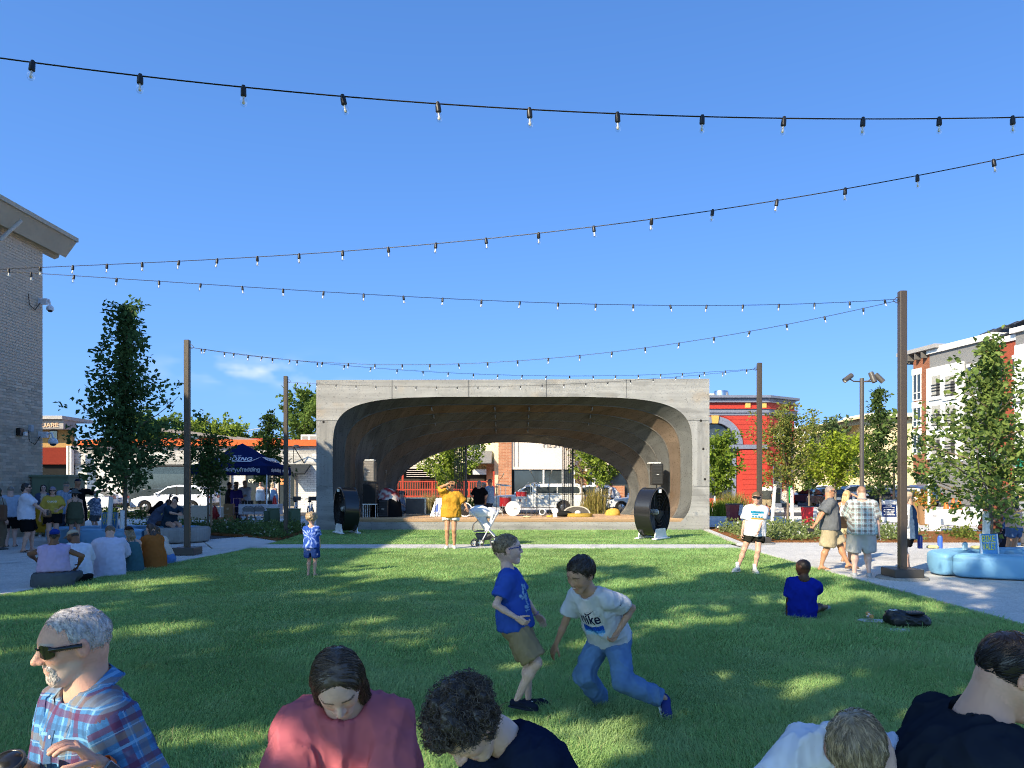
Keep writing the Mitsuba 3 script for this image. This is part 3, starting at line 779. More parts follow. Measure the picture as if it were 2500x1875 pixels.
    if glasses:
        gc = glasses[1]
        for s in (-1, 1):
            g = np.linspace(0, 2 * PI, 16, endpoint=False)
            gx, gz = (.15, .095) if glasses[0] == 'sun' else (.11, .075)
            ring = [W(.155 * s + gx * np.cos(q), .415 - .09 * (abs(.155 * s + gx * np.cos(q)) / .28) ** 2, .02 + gz * np.sign(np.sin(q)) * abs(np.sin(q)) ** .75) for q in g]
            if glasses[0] == 'sun':
                put(key, 'sunglasses', hull(list(ring) + [p - Hd[:, 1] * .03 * hh for p in ring]), M(gc, .12), 30)
            else:
                put(key, 'glasses', tube(np.array(ring), .012 * hh, 6, closed=True), M(gc, .3), True)
            put(key, 'temple', tube([W(.27 * s, .345, .06), W(.36 * s, .2, .065), W(.385 * s, -.02, .05)], .03 * hh if glasses[0] == 'sun' else .014 * hh, 6), M(gc, .3), True)
        put(key, 'bridge', rod(W(-.06, .425, .05), W(.06, .425, .05), .014 * hh, 6), M(gc, .3))


# ------------------------------------------------------------------ hair strands, printed cloth
def scalp_strands(J, n, steps, length, flow, col, r0=.0011, lift=.003, seed=0, curl=None, pick=None, part='hair_strands', jitter=.25, vary=1.0):
    """Separate locks of hair laid over the hair's surface, following flow(points in head units)."""
    from scipy.spatial import cKDTree
    v, f = HAIR[J['key']]; nn = vnormals((v, f)); tr = cKDTree(v); r = np.random.default_rng(seed)
    hc, Hd, hh = J['hc'], J['Hd'], J['hh']
    q = (v - hc) @ Hd / hh
    ok = np.nonzero(pick(q))[0] if pick else np.arange(len(v))
    p = v[r.choice(ok, n)] + r.normal(0, .002, (n, 3)); pts = []
    L_ = length * (.6 + .7 * r.random(n)); dev = r.normal(0, jitter, (n, 3)); ph = r.uniform(0, 2 * PI, n); fr = r.uniform(.7, 1.3, n)
    for s in range(steps):
        i = tr.query(p)[1]; nr = nn[i]
        base = v[i] + nr * ((p - v[i]) * nr).sum(1, keepdims=True)
        off = lift * (.4 + r.random()) + lift * 2.2 * (s / steps) ** 2
        surf = p - nr * (((p - v[i]) * nr).sum(1) - lift * (1 + 1.2 * math.sin(s))) [:, None]
        near = np.linalg.norm(p - v[i], axis=1) < .02
        p = np.where(near[:, None], surf, p)
        d = flow((p - hc) @ Hd / hh) @ Hd.T + dev * (.6 + .8 * s / steps)
        dt = d - nr * (d * nr).sum(1, keepdims=True) * np.where(near, 1, 0)[:, None]; dt = unit_rows(dt)
        o = p.copy()
        if curl:
            a = ph + s * curl[1] * fr; b = np.cross(dt, nr); o = p + (nr * (np.cos(a) + .7)[:, None] + b * np.sin(a)[:, None]) * curl[0] * (.3 + .9 * s / steps)
        pts.append(o); p = p + dt * (L_ / steps)[:, None]
    P3 = np.stack(pts, 1); t = np.gradient(P3, axis=1); t /= np.linalg.norm(t, axis=2, keepdims=True) + 1e-9
    a = np.cross(t, np.array([.3, .5, .81])); a /= np.linalg.norm(a, axis=2, keepdims=True) + 1e-9; b = np.cross(t, a)
    rad = (r0 * (.6 + .9 * r.random(n)))[:, None] * np.interp(np.linspace(0, 1, steps), [0, .15, .7, 1], [.7, 1, .9, .15])[None]
    ring = np.stack([P3 + rad[..., None] * (math.cos(g) * a + math.sin(g) * b) for g in (0, 2.094, 4.189)], 2)
    vv = ring.reshape(-1, 3); i, s, k = np.meshgrid(np.arange(n), np.arange(steps - 1), np.arange(3), indexing='ij'); b0 = (i * steps + s) * 3; k2 = (k + 1) % 3
    F = np.stack([b0 + k, b0 + k2, b0 + 3 + k2, b0 + 3 + k], -1).reshape(-1, 4); F = np.vstack([F[:, [0, 1, 2]], F[:, [0, 2, 3]]])
    cc = np.asarray(col) * (1 + vary * (r.random(n) ** 1.3 - .55))[:, None]
    put(J['key'], part, (vv, F), 'hair', True, color=np.repeat(cc, steps * 3, 0), kind='stuff')


HAIR, SHIRT = {}, {}


def flat_text(s, h, bold=True):
    m = meshkit.text_mesh(s, h, .002, bold); v, f = V(m); n = np.cross(v[f[:, 1]] - v[f[:, 0]], v[f[:, 2]] - v[f[:, 0]])
    f = f[n[:, 2] > 1e-12]; f = f[v[f[:, 0], 2] > .001]
    v = v[:, :2] - [(v[:, 0].min() + v[:, 0].max()) / 2, 0]
    return v, f


def flat_poly(pl):
    if not isinstance(pl, Polygon) and not hasattr(pl, 'geoms'): pl = Polygon(pl)
    vs, fs, n = [], [], 0
    for g in getattr(pl, 'geoms', [pl]):
        v, f = trimesh.creation.triangulate_polygon(g, engine='earcut'); vs.append(v); fs.append(f + n); n += len(v)
    return np.vstack(vs), np.vstack(fs)


def printed(J, part, flat, centre, mat, direction=None, off=.0016, max_edge=.012, color=None, frame=None, mesh=None, yaw=0):
    """Print on cloth: a flat shape carried onto the garment's own surface. centre: (right, up) from the chest, metres; yaw turns it round the body."""
    v2, f2 = flat
    v3 = np.c_[v2, np.zeros(len(v2))]
    v3, f3 = trimesh.remesh.subdivide_to_size(v3, f2, max_edge, max_iter=12)
    R = (J['R2'] if frame is None else frame) @ rot([0, 0, 1], -yaw); o = J['chest'] + R[:, 0] * centre[0] + R[:, 2] * centre[1]
    fw = R[:, 1] * (1 if direction is None else direction)
    w = o - v3[:, :1] * R[:, 0] * (1 if direction is None else direction) + v3[:, 1:2] * R[:, 2]
    tm = trimesh.Trimesh(*(mesh or SHIRT[J['key']]), process=False)
    loc, ri, ti = tm.ray.intersects_location(w + fw * .6, np.tile(-fw, (len(w), 1)), multiple_hits=False)
    out = w.copy(); hit = np.zeros(len(w), bool); out[ri] = loc + fw * off; hit[ri] = True
    f3 = f3[hit[f3].all(1)]
    put(J['key'], part, (out, f3), mat, True, kind='stuff')


def put_checked(key, m, mat, uvf, J):
    """A checked shirt: body and sleeves carry the pattern in their own directions, split at the armhole seam."""
    v, f = m; n = vnormals(m); g = uvf(v, J, None)[f]; g = np.sort(g, 1)[:, 1]
    vs, fs, us, ns, k = [], [], [], [], 0
    for r in (0, 1, 2):
        q = f[g == r]
        if not len(q): continue
        ix, inv = np.unique(q, return_inverse=True); vs.append(v[ix]); ns.append(n[ix]); us.append(uvf(v[ix], J, r)); fs.append(inv.reshape(-1, 3) + k); k += len(ix)
    path = meshkit.write_ply((np.vstack(vs), np.vstack(fs)), False, np.vstack(us), None, normals=np.vstack(ns))
    scene[unique(key + '__shirt')] = {'type': 'ply', 'filename': path, 'face_normals': False, 'bsdf': {'type': 'ref', 'id': mat}}
# positions, heights and crown radii of the tall trees behind the photographer
SHADE = [(-17.5, -2.5, 12.2, 2.9, 2000), (-13.2, -3.2, 12.6, 3.0, 2000), (-9.0, -2.4, 12.0, 2.8, 2000), (-5.0, -3.4, 12.6, 3.0, 2000), (-1.0, -3.0, 11.8, 2.8, 2000)]
# ------------------------------------------------------------------ procedural surfaces of the setting
def f_board(vert, tone, warm):
    def fn(p, n, uv):
        a = dr.select(vert > 0.5, p.z, p.x + p.y); b = dr.select(vert > 0.5, p.x + p.y * .7, p.z)
        g = fbm(a * .9, b * 16., p.y * 3, 4); s = fbm(a * 2.2, b * 3., p.y + 5., 4); w = fbm(p.x * .35 + 4, p.z * .5, p.y, 3)
        board = cell_rand(dr.floor(b * 5.5), 3, 1)
        pit = smoothstep(.70, .78, noise(p.x * 26, p.z * 26, p.y * 26)) * .3
        dk = smoothstep(.56, .68, fbm(a * .8 + 2, b * 2.4, p.y + 1., 4)) * .22
        v = tone * (.46 + .5 * g + .42 * s + .26 * board + .18 * w) * (1 - pit) * (1 - dk)
        rust = smoothstep(.6, .74, fbm(p.x * 1.1 + 9, p.z * 1.6, p.y, 4)) * .5
        c = mi.Color3f(v * warm[0], v * warm[1], v * warm[2])
        return c * (1 - rust) + c * mi.Color3f(1.12, .93, .72) * rust
    return fn


def f_bump_board(vert):
    def fn(p, n, uv):
        b = dr.select(vert > 0.5, p.x + p.y * .7, p.z); a = dr.select(vert > 0.5, p.z, p.x + p.y)
        return fbm(a * 1.2, b * 18., p.y * 3, 3) * .6 + cell_rand(dr.floor(b * 5.5), 3, 1) * .5
    return fn


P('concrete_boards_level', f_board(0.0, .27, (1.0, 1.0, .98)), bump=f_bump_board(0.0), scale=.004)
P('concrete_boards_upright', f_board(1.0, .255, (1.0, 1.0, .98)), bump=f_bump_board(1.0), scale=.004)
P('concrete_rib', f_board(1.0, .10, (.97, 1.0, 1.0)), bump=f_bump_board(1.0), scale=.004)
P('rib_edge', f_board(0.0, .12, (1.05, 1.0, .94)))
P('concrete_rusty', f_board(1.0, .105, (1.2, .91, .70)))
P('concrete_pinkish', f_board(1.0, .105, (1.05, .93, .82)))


def f_pave(tone, tint, sp):
    def fn(p, n, uv):
        g = noise(p.x * 55, p.y * 55) ; s = fbm(p.x * .5, p.y * .5, 2., 4); m = fbm(p.x * 5, p.y * 5, 7., 3)
        v = tone * (.74 + sp * (g - .5) + .28 * s + .18 * m)
        st = smoothstep(.66, .8, fbm(p.x * 1.3 + 3, p.y * 1.3, 1., 4)) * .22
        v = v * (1 - st)
        return mi.Color3f(v * tint[0], v * tint[1], v * tint[2])
    return fn


P('plaza_paving', f_pave(.56, (1.0, .98, .93), .34))
P('path_concrete', f_pave(.56, (1.0, .985, .95), .12))
P('curb_concrete', f_pave(.56, (1.0, .985, .95), .1))
P('asphalt', f_pave(.10, (1.0, 1.0, 1.02), .3))
P('stone_bench', f_pave(.27, (1.0, .98, .92), .3))
P('lawn_soil', lambda p, n, uv: mix((.10, .17, .04), (.16, .25, .07), fbm(p.x * 2.2, p.y * 2.2, 0., 4)))
P('mulch', lambda p, n, uv: mix((.10, .045, .02), (.30, .14, .06), noise(p.x * 30, p.y * 30, 3.) * .7 + .3 * noise(p.x * 9, p.y * 9)), bump=lambda p, n, uv: noise(p.x * 30, p.y * 30, 3.), scale=.02)


def f_wood(p, n, uv):
    g = fbm(p.x * 1.5, p.y * 34, p.z * 34, 4); b = cell_rand(dr.floor(p.y * 7.2), dr.floor(p.z * 12), 1)
    return mix((.26, .155, .085), (.50, .34, .20), g * .75 + b * .3)


P('deck_wood', f_wood, rough=.55)


def f_greywood(p, n, uv):
    g = fbm(p.x * 1.2, p.z * 30, 1., 4); c = cell_rand(dr.floor(p.x * .55 + 7 * cell_rand(dr.floor(p.z * 5.1), 5, 1)), dr.floor(p.z * 5.1), 2)
    return mix((.26, .245, .225), (.66, .65, .63), g * .35 + c * .75)


P('grey_clapboard', f_greywood)


def f_brick(bw, bh, c0, c1, mortar, ax):
    def fn(p, n, uv):
        u = dr.select(dr.abs(n.x) > .7, p.y, p.x) / bw; v = p.z / bh
        r = dr.floor(v); u = u + .5 * (r - 2 * dr.floor(r / 2))
        fu, fv = u - dr.floor(u), v - r
        m = smoothstep(.0, .03, dr.minimum(fu, 1 - fu) - .015) * smoothstep(.0, .08, dr.minimum(fv, 1 - fv) - .05)
        t = cell_rand(dr.floor(u), r, 4)
        c = mix(c0, c1, t * .8 + .2 * noise(p.x * 9, p.y * 9, p.z * 9))
        return mi.Color3f(mortar) * (1 - m) + c * m
    return fn


P('white_brick', f_brick(.42, .14, (.55, .54, .51), (.70, .69, .66), (.36, .35, .34), 0))
P('far_brick', f_brick(.24, .08, (.20, .065, .035), (.30, .11, .06), (.28, .18, .13), 0))
P('orange_brick', f_brick(.4, .11, (.31, .125, .065), (.43, .195, .11), (.40, .28, .20), 0))


def f_stucco(c):
    return lambda p, n, uv: mi.Color3f(c) * (.86 + .2 * fbm(p.x * .8, p.y * .8, p.z * .8, 4) + .08 * noise(p.x * 14, p.y * 14, p.z * 14))


P('stucco_cream', f_stucco((.68, .57, .36))); P('stucco_white', f_stucco((.74, .73, .70))); P('stucco_grey', f_stucco((.20, .20, .20)))
P('stucco_red', f_stucco((.30, .075, .045))); P('stucco_beige', f_stucco((.66, .56, .47))); P('stucco_tan', f_stucco((.46, .41, .33)))
P('red_paint', f_stucco((.40, .038, .022)), rough=.55); P('slate_paint', f_stucco((.16, .18, .24)), rough=.5)

# ------------------------------------------------------------------ ground, lawn, path, planters
struct('ground', sheet([(-900, -300), (900, -300), (900, 1500), (-900, 1500)], -.03), 'asphalt')
left_edge = [(-10.6, -4), (-9.4, 4), (-8.6, 8), (-7.8, 11.4), (-7.42, 14.5), (-7.2, 17), (-7.0, 18.5), (-6.95, 19.7)]
lawn_poly = Polygon(left_edge + [(6.12, 19.7), (6.15, -4)])
upper_lawn = Polygon([(-6.9, 21.05), (-6.95, 22.5), (-7.22, 27.55), (7.05, 27.55), (6.32, 21.05)])
struct('lawn', cat(sheet(lawn_poly, .012), sheet(upper_lawn, .012)), 'lawn_soil')

pl = thing('x', '', ''); del labels[pl]; _taken.clear()


def slabs(name, poly, step, z0, z1, mat, gap=.012, origin=(0, 0), seed=0, jit=.0015):
    """Paving laid as separate slabs with open joints."""
    labels[unique(name)] = {'kind': 'structure'}
    x0, y0, x1, y1 = poly.bounds; r = np.random.default_rng(seed)
    put(name, 'joint_bed', sheet(poly, z0), M((.13, .125, .12)))
    sx, sy = step
    for i in range(int((x0 - origin[0]) // sx), int((x1 - origin[0]) // sx) + 1):
        for j in range(int((y0 - origin[1]) // sy), int((y1 - origin[1]) // sy) + 1):
            c = sbox(origin[0] + i * sx + gap / 2, origin[1] + j * sy + gap / 2, origin[0] + (i + 1) * sx - gap / 2, origin[1] + (j + 1) * sy - gap / 2).intersection(poly)
            for g in getattr(c, 'geoms', [c]):
                if g.geom_type == 'Polygon' and g.area > .05:
                    put(name, 'slab', prism(g, z1 - z0 - .004 + r.uniform(-jit, jit), None, (0, 0, z0 + .004)), mat)


path_poly = sbox(-30, 19.7, 6.14, 21.02).difference(sbox(-30, 19.6, -7.0, 21.1)).union(Polygon([(-7.0, 19.7), (-7.0, 21.02), (-7.0, 22.2), (-8.6, 24.2), (-9.4, 22.6), (-7.9, 19.7)]))
slabs('path', path_poly, (1.52, 1.36), -.02, .016, 'path_concrete', origin=(-7.0, 19.68), seed=1)
plaza_l = Polygon([(-40, -5)] + [(x - .16, y) for x, y in left_edge] + [(-7.95, 19.7), (-9.42, 22.6), (-11.3, 26), (-16, 33.5), (-40, 33.5)])
slabs('plaza', plaza_l, (3.6, 3.3), -.02, .006, 'plaza_paving', origin=(-.4, 1.1), seed=2)
plaza_r = Polygon([(6.34, -4), (6.34, 19.6), (6.34, 21.75), (40, 21.75), (40, -4)])
slabs('plaza_right', plaza_r, (3.6, 3.3), -.02, .006, 'plaza_paving', origin=(6.34, 1.7), seed=3)
struct('walk_behind', cat(sheet([(-60, 33.4), (-16, 33.4), (-11.5, 26.3), (-7.3, 26.3), (-7.3, 31.8), (7.4, 31.8), (7.4, 26.6), (60, 26.6), (60, 37.5), (-60, 37.5)], -.01)), 'path_concrete')
ec = [(x, y) for x, y in left_edge]
labels[unique('lawn_curb')] = {'kind': 'structure'}
for a, b in zip(ec[1:-1], ec[2:]):
    d = unit(np.subtract(b, a)); n = np.array([-d[1], d[0]])
    put('lawn_curb', 'curb_stone', prism([a, b - d * .008, b - d * .008 + n * .155, np.array(a) + n * .155], .045, None, (0, 0, -.02)), 'curb_concrete')
for y in np.arange(0, 19.6, 2.44):
    put('lawn_curb', 'curb_stone', bx(6.16, 6.32, y, min(y + 2.43, 19.66), -.02, .026), 'curb_concrete')
for i in range(3):
    a, b = np.array([6.36, 21.06]) + np.array([.72, 6.4]) * i / 3, np.array([6.36, 21.06]) + np.array([.72, 6.4]) * (i + .995) / 3
    put('lawn_curb', 'curb_stone', prism([a, a + [.2, 0], b + [.2, 0], b], .07, None, (0, 0, -.02)), 'curb_concrete')
bed_l = Polygon([(-7.1, 22.35), (-8.5, 24.1), (-11.3, 26.1), (-14.6, 28.0), (-13.6, 28.9), (-9.2, 28.0), (-7.4, 27.4)])
bed_r = Polygon([(6.62, 21.8), (7.3, 27.2), (7.6, 29.2), (13.2, 29.2), (13.2, 21.8)])
bed_r2 = Polygon([(13.2, 21.8), (13.2, 26.6), (30, 26.6), (30, 21.8)])
for b_ in (bed_l, bed_r, bed_r2): struct('mulch_bed', prism(b_, .06, None, (0, 0, -.02)), 'mulch')


# ------------------------------------------------------------------ grass: every blade a bent sliver
def grass(poly, dens, w, hgt, segs, seed, avoid=()):
    r = np.random.default_rng(seed)
    x0, y0, x1, y1 = poly.bounds
    n = int(dens * (x1 - x0) * (y1 - y0)); q = np.c_[r.uniform(x0, x1, n), r.uniform(y0, y1, n)]
    import shapely
    q = q[shapely.contains_xy(poly, q[:, 0], q[:, 1])]
    q = q[np.abs(q[:, 0]) < .74 * q[:, 1] + .3]
    n = len(q); p3 = np.c_[q, np.zeros(n)]
    tuft = meshkit.fbm(p3 * 2.6, 3, 5); big = meshkit.fbm(p3 * .55, 3, 9); sw = meshkit.fbm(p3 * np.array([1.1, 1.1, 1]), 3, 21)
    h = hgt * (.5 + .9 * tuft) * (.55 + .75 * r.random(n)); tall = r.random(n) < .010 + .05 * (meshkit.fbm(p3 * .8, 3, 61) > .62); h[tall] *= 1.8; h *= .72 + .55 * meshkit.fbm(p3 * .9, 3, 71)
    ang = sw * 4 * PI + r.normal(0, .9, n); lean = (.35 + .6 * r.random(n)) * (.6 + .8 * big)
    d = np.c_[np.cos(ang), np.sin(ang)]; s = np.c_[-d[:, 1], d[:, 0]]
    yaw = r.uniform(0, PI, n); s = np.c_[np.cos(yaw), np.sin(yaw)]
    ww = w * (.7 + .6 * r.random(n))
    b = np.c_[q, np.full(n, .006)]
    S3 = np.c_[s, np.zeros(n)] * ww[:, None] / 2; D3_ = np.c_[d, np.zeros(n)]
    mid = b + D3_ * (h * lean * .35)[:, None] + np.c_[np.zeros((n, 2)), h * .62]
    tip = b + D3_ * (h * lean)[:, None] + np.c_[np.zeros((n, 2)), h * (1 - .28 * lean)]
    if segs == 2:
        v = np.stack([b - S3, b + S3, mid + S3 * .8, mid - S3 * .8, tip], 1).reshape(-1, 3); k = 5
        f = np.array([[0, 1, 2], [0, 2, 3], [3, 2, 4]])
    else:
        v = np.stack([b - S3, b + S3, tip], 1).reshape(-1, 3); k = 3; f = np.array([[0, 1, 2]])
    F = (f[None] + (np.arange(n) * k)[:, None, None]).reshape(-1, 3)
    t = np.clip(.75 * big + .35 * r.random(n) - .1, 0, 1)[:, None]
    c = np.array([.25, .45, .17]) * (1 - t) + np.array([.40, .57, .22]) * t
    dry = (r.random(n) < .05)[:, None]; c = np.where(dry, np.array([.5, .47, .25]), c)
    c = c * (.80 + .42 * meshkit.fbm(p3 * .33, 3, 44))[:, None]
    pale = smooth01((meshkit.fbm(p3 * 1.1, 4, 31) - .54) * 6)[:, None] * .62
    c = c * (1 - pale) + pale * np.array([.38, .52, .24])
    return (v, F), np.repeat(c, k, 0)


gs = [grass(lawn_poly.intersection(sbox(-20, 4.0, 20, 7.2)), 7800, .0042, .058, 2, 1), grass(lawn_poly.intersection(sbox(-20, 7.2, 20, 11.5)), 2900, .0062, .060, 2, 2),
      grass(lawn_poly.intersection(sbox(-20, 11.5, 20, 19.75)), 1150, .010, .060, 1, 3), grass(upper_lawn, 900, .013, .062, 1, 4)]
m_, c_ = cat(*[g[0] for g in gs]), np.vstack([g[1] for g in gs])
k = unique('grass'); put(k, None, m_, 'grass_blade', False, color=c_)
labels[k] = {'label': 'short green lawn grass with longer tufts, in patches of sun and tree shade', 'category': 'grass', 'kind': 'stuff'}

# ------------------------------------------------------------------ the concrete band shell
SY = 27.6
stage = thing('band_shell', 'board-formed concrete band shell stage with six nested arched openings and a timber deck', 'stage')
CA = [6.66, 6.37, 6.08, 5.80, 5.53, 5.24, 4.99]; CT = [4.95, 4.72, 4.48, 4.24, 3.99, 3.76, 3.51]
CC = [2.35, 2.18, 2.0, 1.83, 1.66, 1.5, 1.33]; CN = [5, 4.2, 3.6, 3.1, 2.7, 2.35, 2.05]


def arch(i, grow=0.0):
    t = np.linspace(0, 2 * PI, 220, endpoint=False)
    c, s = np.cos(t), np.sin(t)
    x = (CA[i] + grow) * np.sign(c) * np.abs(c) ** (2 / CN[i]); z = CC[i] + (CT[i] - CC[i] + grow) * np.sign(s) * np.abs(s) ** (2 / CN[i])
    return Polygon(np.c_[x + .02, z])


outer = Polygon([(-7.25, -.05), (7.31, -.05), (7.31, 5.62), (-7.25, 5.57)])
hole0 = arch(0).intersection(sbox(-20, .32, 20, 20))
tops, mids = [-20, -4.44, -1.6, 1.27, 4.23, 20], [-20, 1.62, 4.07, 20]
fr = outer.difference(hole0)
put(stage, 'front_core', face(outer.difference(hole0.buffer(-.0)), SY + .03, .64), 'concrete_boards_upright', 30)
for xa, xb in zip(tops[:-1], tops[1:]):
    g = fr.intersection(sbox(xa + .011, 4.081, xb - .011, 20))
    if g.area > .05: put(stage, 'form_panel', face(g, SY, .028), 'concrete_boards_level', 30)
for s in (-1, 1):
    for (za, zb), mt in zip(((-1, 1.62), (1.62, 4.063)), ('concrete_boards_level', 'concrete_boards_upright')):
        g = fr.intersection(sbox(-20 if s < 0 else 5.2, za + .012, -5.2 if s < 0 else 20, zb - .0))
        if g.area > .05: put(stage, 'form_panel', face(g.buffer(-.001), SY, .028), mt, 30)
put(stage, 'base_wall', bx(-5.19, 5.19, SY, SY + .028, -.05, .312), 'concrete_boards_level')
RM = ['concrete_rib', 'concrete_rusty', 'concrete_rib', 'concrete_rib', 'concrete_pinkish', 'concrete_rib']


def arc_pts(i, grow=0.0, n=150, zmin=.30):
    """The arch's curve above the deck, sampled evenly from its right foot to its left one."""
    p = np.array(arch(i, grow).exterior.coords)[:-1]; p = p[p[:, 1] > zmin]
    o = np.argsort(np.arctan2(p[:, 1] + 1.0, p[:, 0])); p = p[o]
    d = np.r_[0, np.cumsum(np.linalg.norm(np.diff(p, axis=0), axis=1))]
    return np.c_[np.interp(np.linspace(0, d[-1], n), d, p[:, 0]), np.interp(np.linspace(0, d[-1], n), d, p[:, 1])]


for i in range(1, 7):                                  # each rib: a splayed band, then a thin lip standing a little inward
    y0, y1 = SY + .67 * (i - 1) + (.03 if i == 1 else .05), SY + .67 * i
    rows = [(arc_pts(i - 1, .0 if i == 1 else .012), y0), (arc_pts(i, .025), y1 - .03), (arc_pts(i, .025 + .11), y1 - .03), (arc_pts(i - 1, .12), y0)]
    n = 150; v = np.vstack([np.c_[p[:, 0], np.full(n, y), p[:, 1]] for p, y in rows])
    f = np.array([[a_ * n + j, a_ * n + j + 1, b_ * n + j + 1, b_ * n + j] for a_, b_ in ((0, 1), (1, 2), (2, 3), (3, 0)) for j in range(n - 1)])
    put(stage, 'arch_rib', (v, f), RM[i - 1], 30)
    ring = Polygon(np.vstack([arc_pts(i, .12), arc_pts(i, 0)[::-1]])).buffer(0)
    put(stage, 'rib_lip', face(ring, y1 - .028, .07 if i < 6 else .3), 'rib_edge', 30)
put(stage, 'roof_shell', cat(face(outer.difference(outer.buffer(-.25)).intersection(sbox(-20, 0, 20, 20)), SY + .68, 3.6)), 'concrete_boards_level')
put(stage, 'slab', bx(-6.9, 6.9, SY + .68, SY + 4.4, -.05, .36), 'concrete_boards_level')
for i in range(32):
    y0 = SY + .05 + i * .138; hw = 6.36 if y0 < SY + .66 else float(np.interp(y0, [SY + .6, SY + 4.4], [6.3, 4.9]))
    put(stage, 'deck_plank', cbx((0.02, y0 + .067, .412), (2 * hw, .132, .055), 0, .004), 'deck_wood')
put(stage, 'deck_edge_board', cbx((.02, SY + .022, .378), (12.72, .04, .115), 0, .004), 'deck_wood')
for s, x in ((-1, -3.05), (1, 3.05)): put(stage, 'light_bracket', cat(*[cbx((x + q, SY + .9 + .67 * j, 4.58 - .235 * j), (.035, .5, .12)) for q in (0, 2.4 * -s) for j in range(4)]), M((.22, .21, .2)))
# form-tie holes
ties = [at(1711, 1027, SY), at(1717, 1096, SY), at(1721, 1170, SY), at(790, 1030, SY), at(1675, 1290, SY - .0)]
put(stage, 'tie_plug', cat(*[ball((p[0], SY - .002, p[2]), (.045, .012, .05), 1) for p in ties[:4]]), M((.03, .03, .03)))
for name, us in (('left', (1111, 1116, 1121, 1126, 1131)), ('right', (1374, 1378, 1382, 1387, 1392))):
    k = thing('rod_column', f'bundle of slim dark upright rods hanging at the back of the stage, {name} of the drums', 'column')
    top = 3.75
    for u in us:
        x = (u - 1250) / FPX * 32.6
        put(k, 'rod', rod((x, 32.6 + .05 * math.sin(u), .0), (x, 32.6 + .05 * math.sin(u), top), .022, 6), M((.045, .042, .04), .4))
    xe = (us[-1] + 6 - 1250) / FPX * 32.6
    put(k, 'post', cbx((xe, 32.65, top / 2), (.1, .1, top)), M((.05, .05, .05), .4))


# ------------------------------------------------------------------ left brick building (its long eave shades the plaza)
bb = thing('brick_building', 'tall tan brick building with a wide overhanging eave at the left edge', 'building')
put(bb, 'wall', bx(-30, -15.95, 2.2, 25.28, 0, 9.9), M((.48, .40, .32)))
bw = bb + '__wall'
bs, r_ = [], np.random.default_rng(4)
_bk = [M(c) for c in ((.60, .49, .375), (.52, .43, .33), (.66, .545, .42), (.47, .39, .30), (.58, .46, .34))]
rest = []
for j in range(102):
    for i in range(-1, 8):
        y1 = 25.29 - i * .305 - (.15 if j % 2 else 0); y0 = y1 - .295
        y1 = min(y1, 25.29)
        if y1 - y0 < .05 or y0 < 22.75: continue
        z0 = j * .096 + .01
        m = bx(-15.952, -15.925 + r_.uniform(0, .006), y0, y1, z0, z0 + .086)
        if len(bs) < 300 and 14 < j: bs.append(put(bw, 'brick', m, _bk[r_.integers(5)]))
        else: rest.append(m)
put(bw, 'brickwork', cat(*rest), _bk[0], kind='stuff')
eave = [(-15.2, 10.33), (-15.2, 10.19), (-15.27, 10.19), (-15.66, 9.66), (-15.86, 9.80), (-15.90, 9.66), (-16.05, 9.60), (-16.1, 9.88), (-30, 9.88), (-30, 11.2), (-18, 10.9)]
put(bb, 'roof', prism(eave, 24.0, np.array([[1, 0, 0], [0, 0, -1], [0, 1, 0.0]]), (0, 26.15, 0)), 'stucco_tan')
put(bb, 'strut', rod((-15.9, 23.15, 9.3), (-15.4, 23.4, 10.0), .06), M((.62, .61, .58)))
kx = thing('wall_lamp', 'small black wall lamp with a pale lens on the brick wall', 'lamp')
p = at(46, 1056, 24.03); put(kx, 'housing', cbx((-15.85, p[1], p[2] + .02), (.14, .22, .24), 0, .01), M((.01, .01, .01), .4)); put(kx, 'lens', cbx((-15.76, p[1] + .1, p[2] - .04), (.1, .14, .12), 0, .02), M((.7, .7, .68), .3))
for (u, v, lab) in ((108, 738, 'white dome security camera high on the corner of the brick building'), (128, 1062, 'large white dome security camera low on the corner of the brick building')):
    kx = thing('security_camera', lab, 'camera'); q = at(u, v, 25.2); big = .8 if v > 900 else .62; x0 = -15.9
    put(kx, 'mount', cbx((x0 + .12, 25.1, q[2]), (.3, .12, .2), 0, .01), M((.72, .73, .76), .4))
    put(kx, 'arm', tube([(x0 + .25, 25.1, q[2] + .02), (x0 + .5 * big, 25.1, q[2] + .06), (x0 + .56 * big, 25.1, q[2] - .1)], .035, 8), M((.72, .73, .76), .4), 30)
    put(kx, 'housing', lathe([(0, .12 * big), (.1 * big, .11 * big), (.17 * big, .02), (.19 * big, -.06), (.17 * big, -.1), (0, -.1)], 20, loc=(x0 + .56 * big, 25.1, q[2] - .2)), M((.70, .71, .74), .4), 30)
    put(kx, 'dome', ball((x0 + .56 * big, 25.1, q[2] - .3), (.13 * big, .13 * big, .1 * big), 2), M((.02, .02, .025), .1), True)
    put(kx, 'cable', tube([(x0 + .05, 25.05, q[2] - .05), (x0 + .03, 24.8, q[2] - .35), (x0 + .04, 24.5, q[2] - .25), (x0 + .04, 24.45, q[2] + .1)], .012, 6), M((.05, .05, .05)))
kx = thing('junction_box', 'small grey conduit box on the brick wall beside the lower camera', 'box')
p = at(104, 1048, 25.0); put(kx, 'box', cbx((-15.88, 24.6, p[2]), (.12, .14, .22), 0, .01), M((.45, .47, .5)))

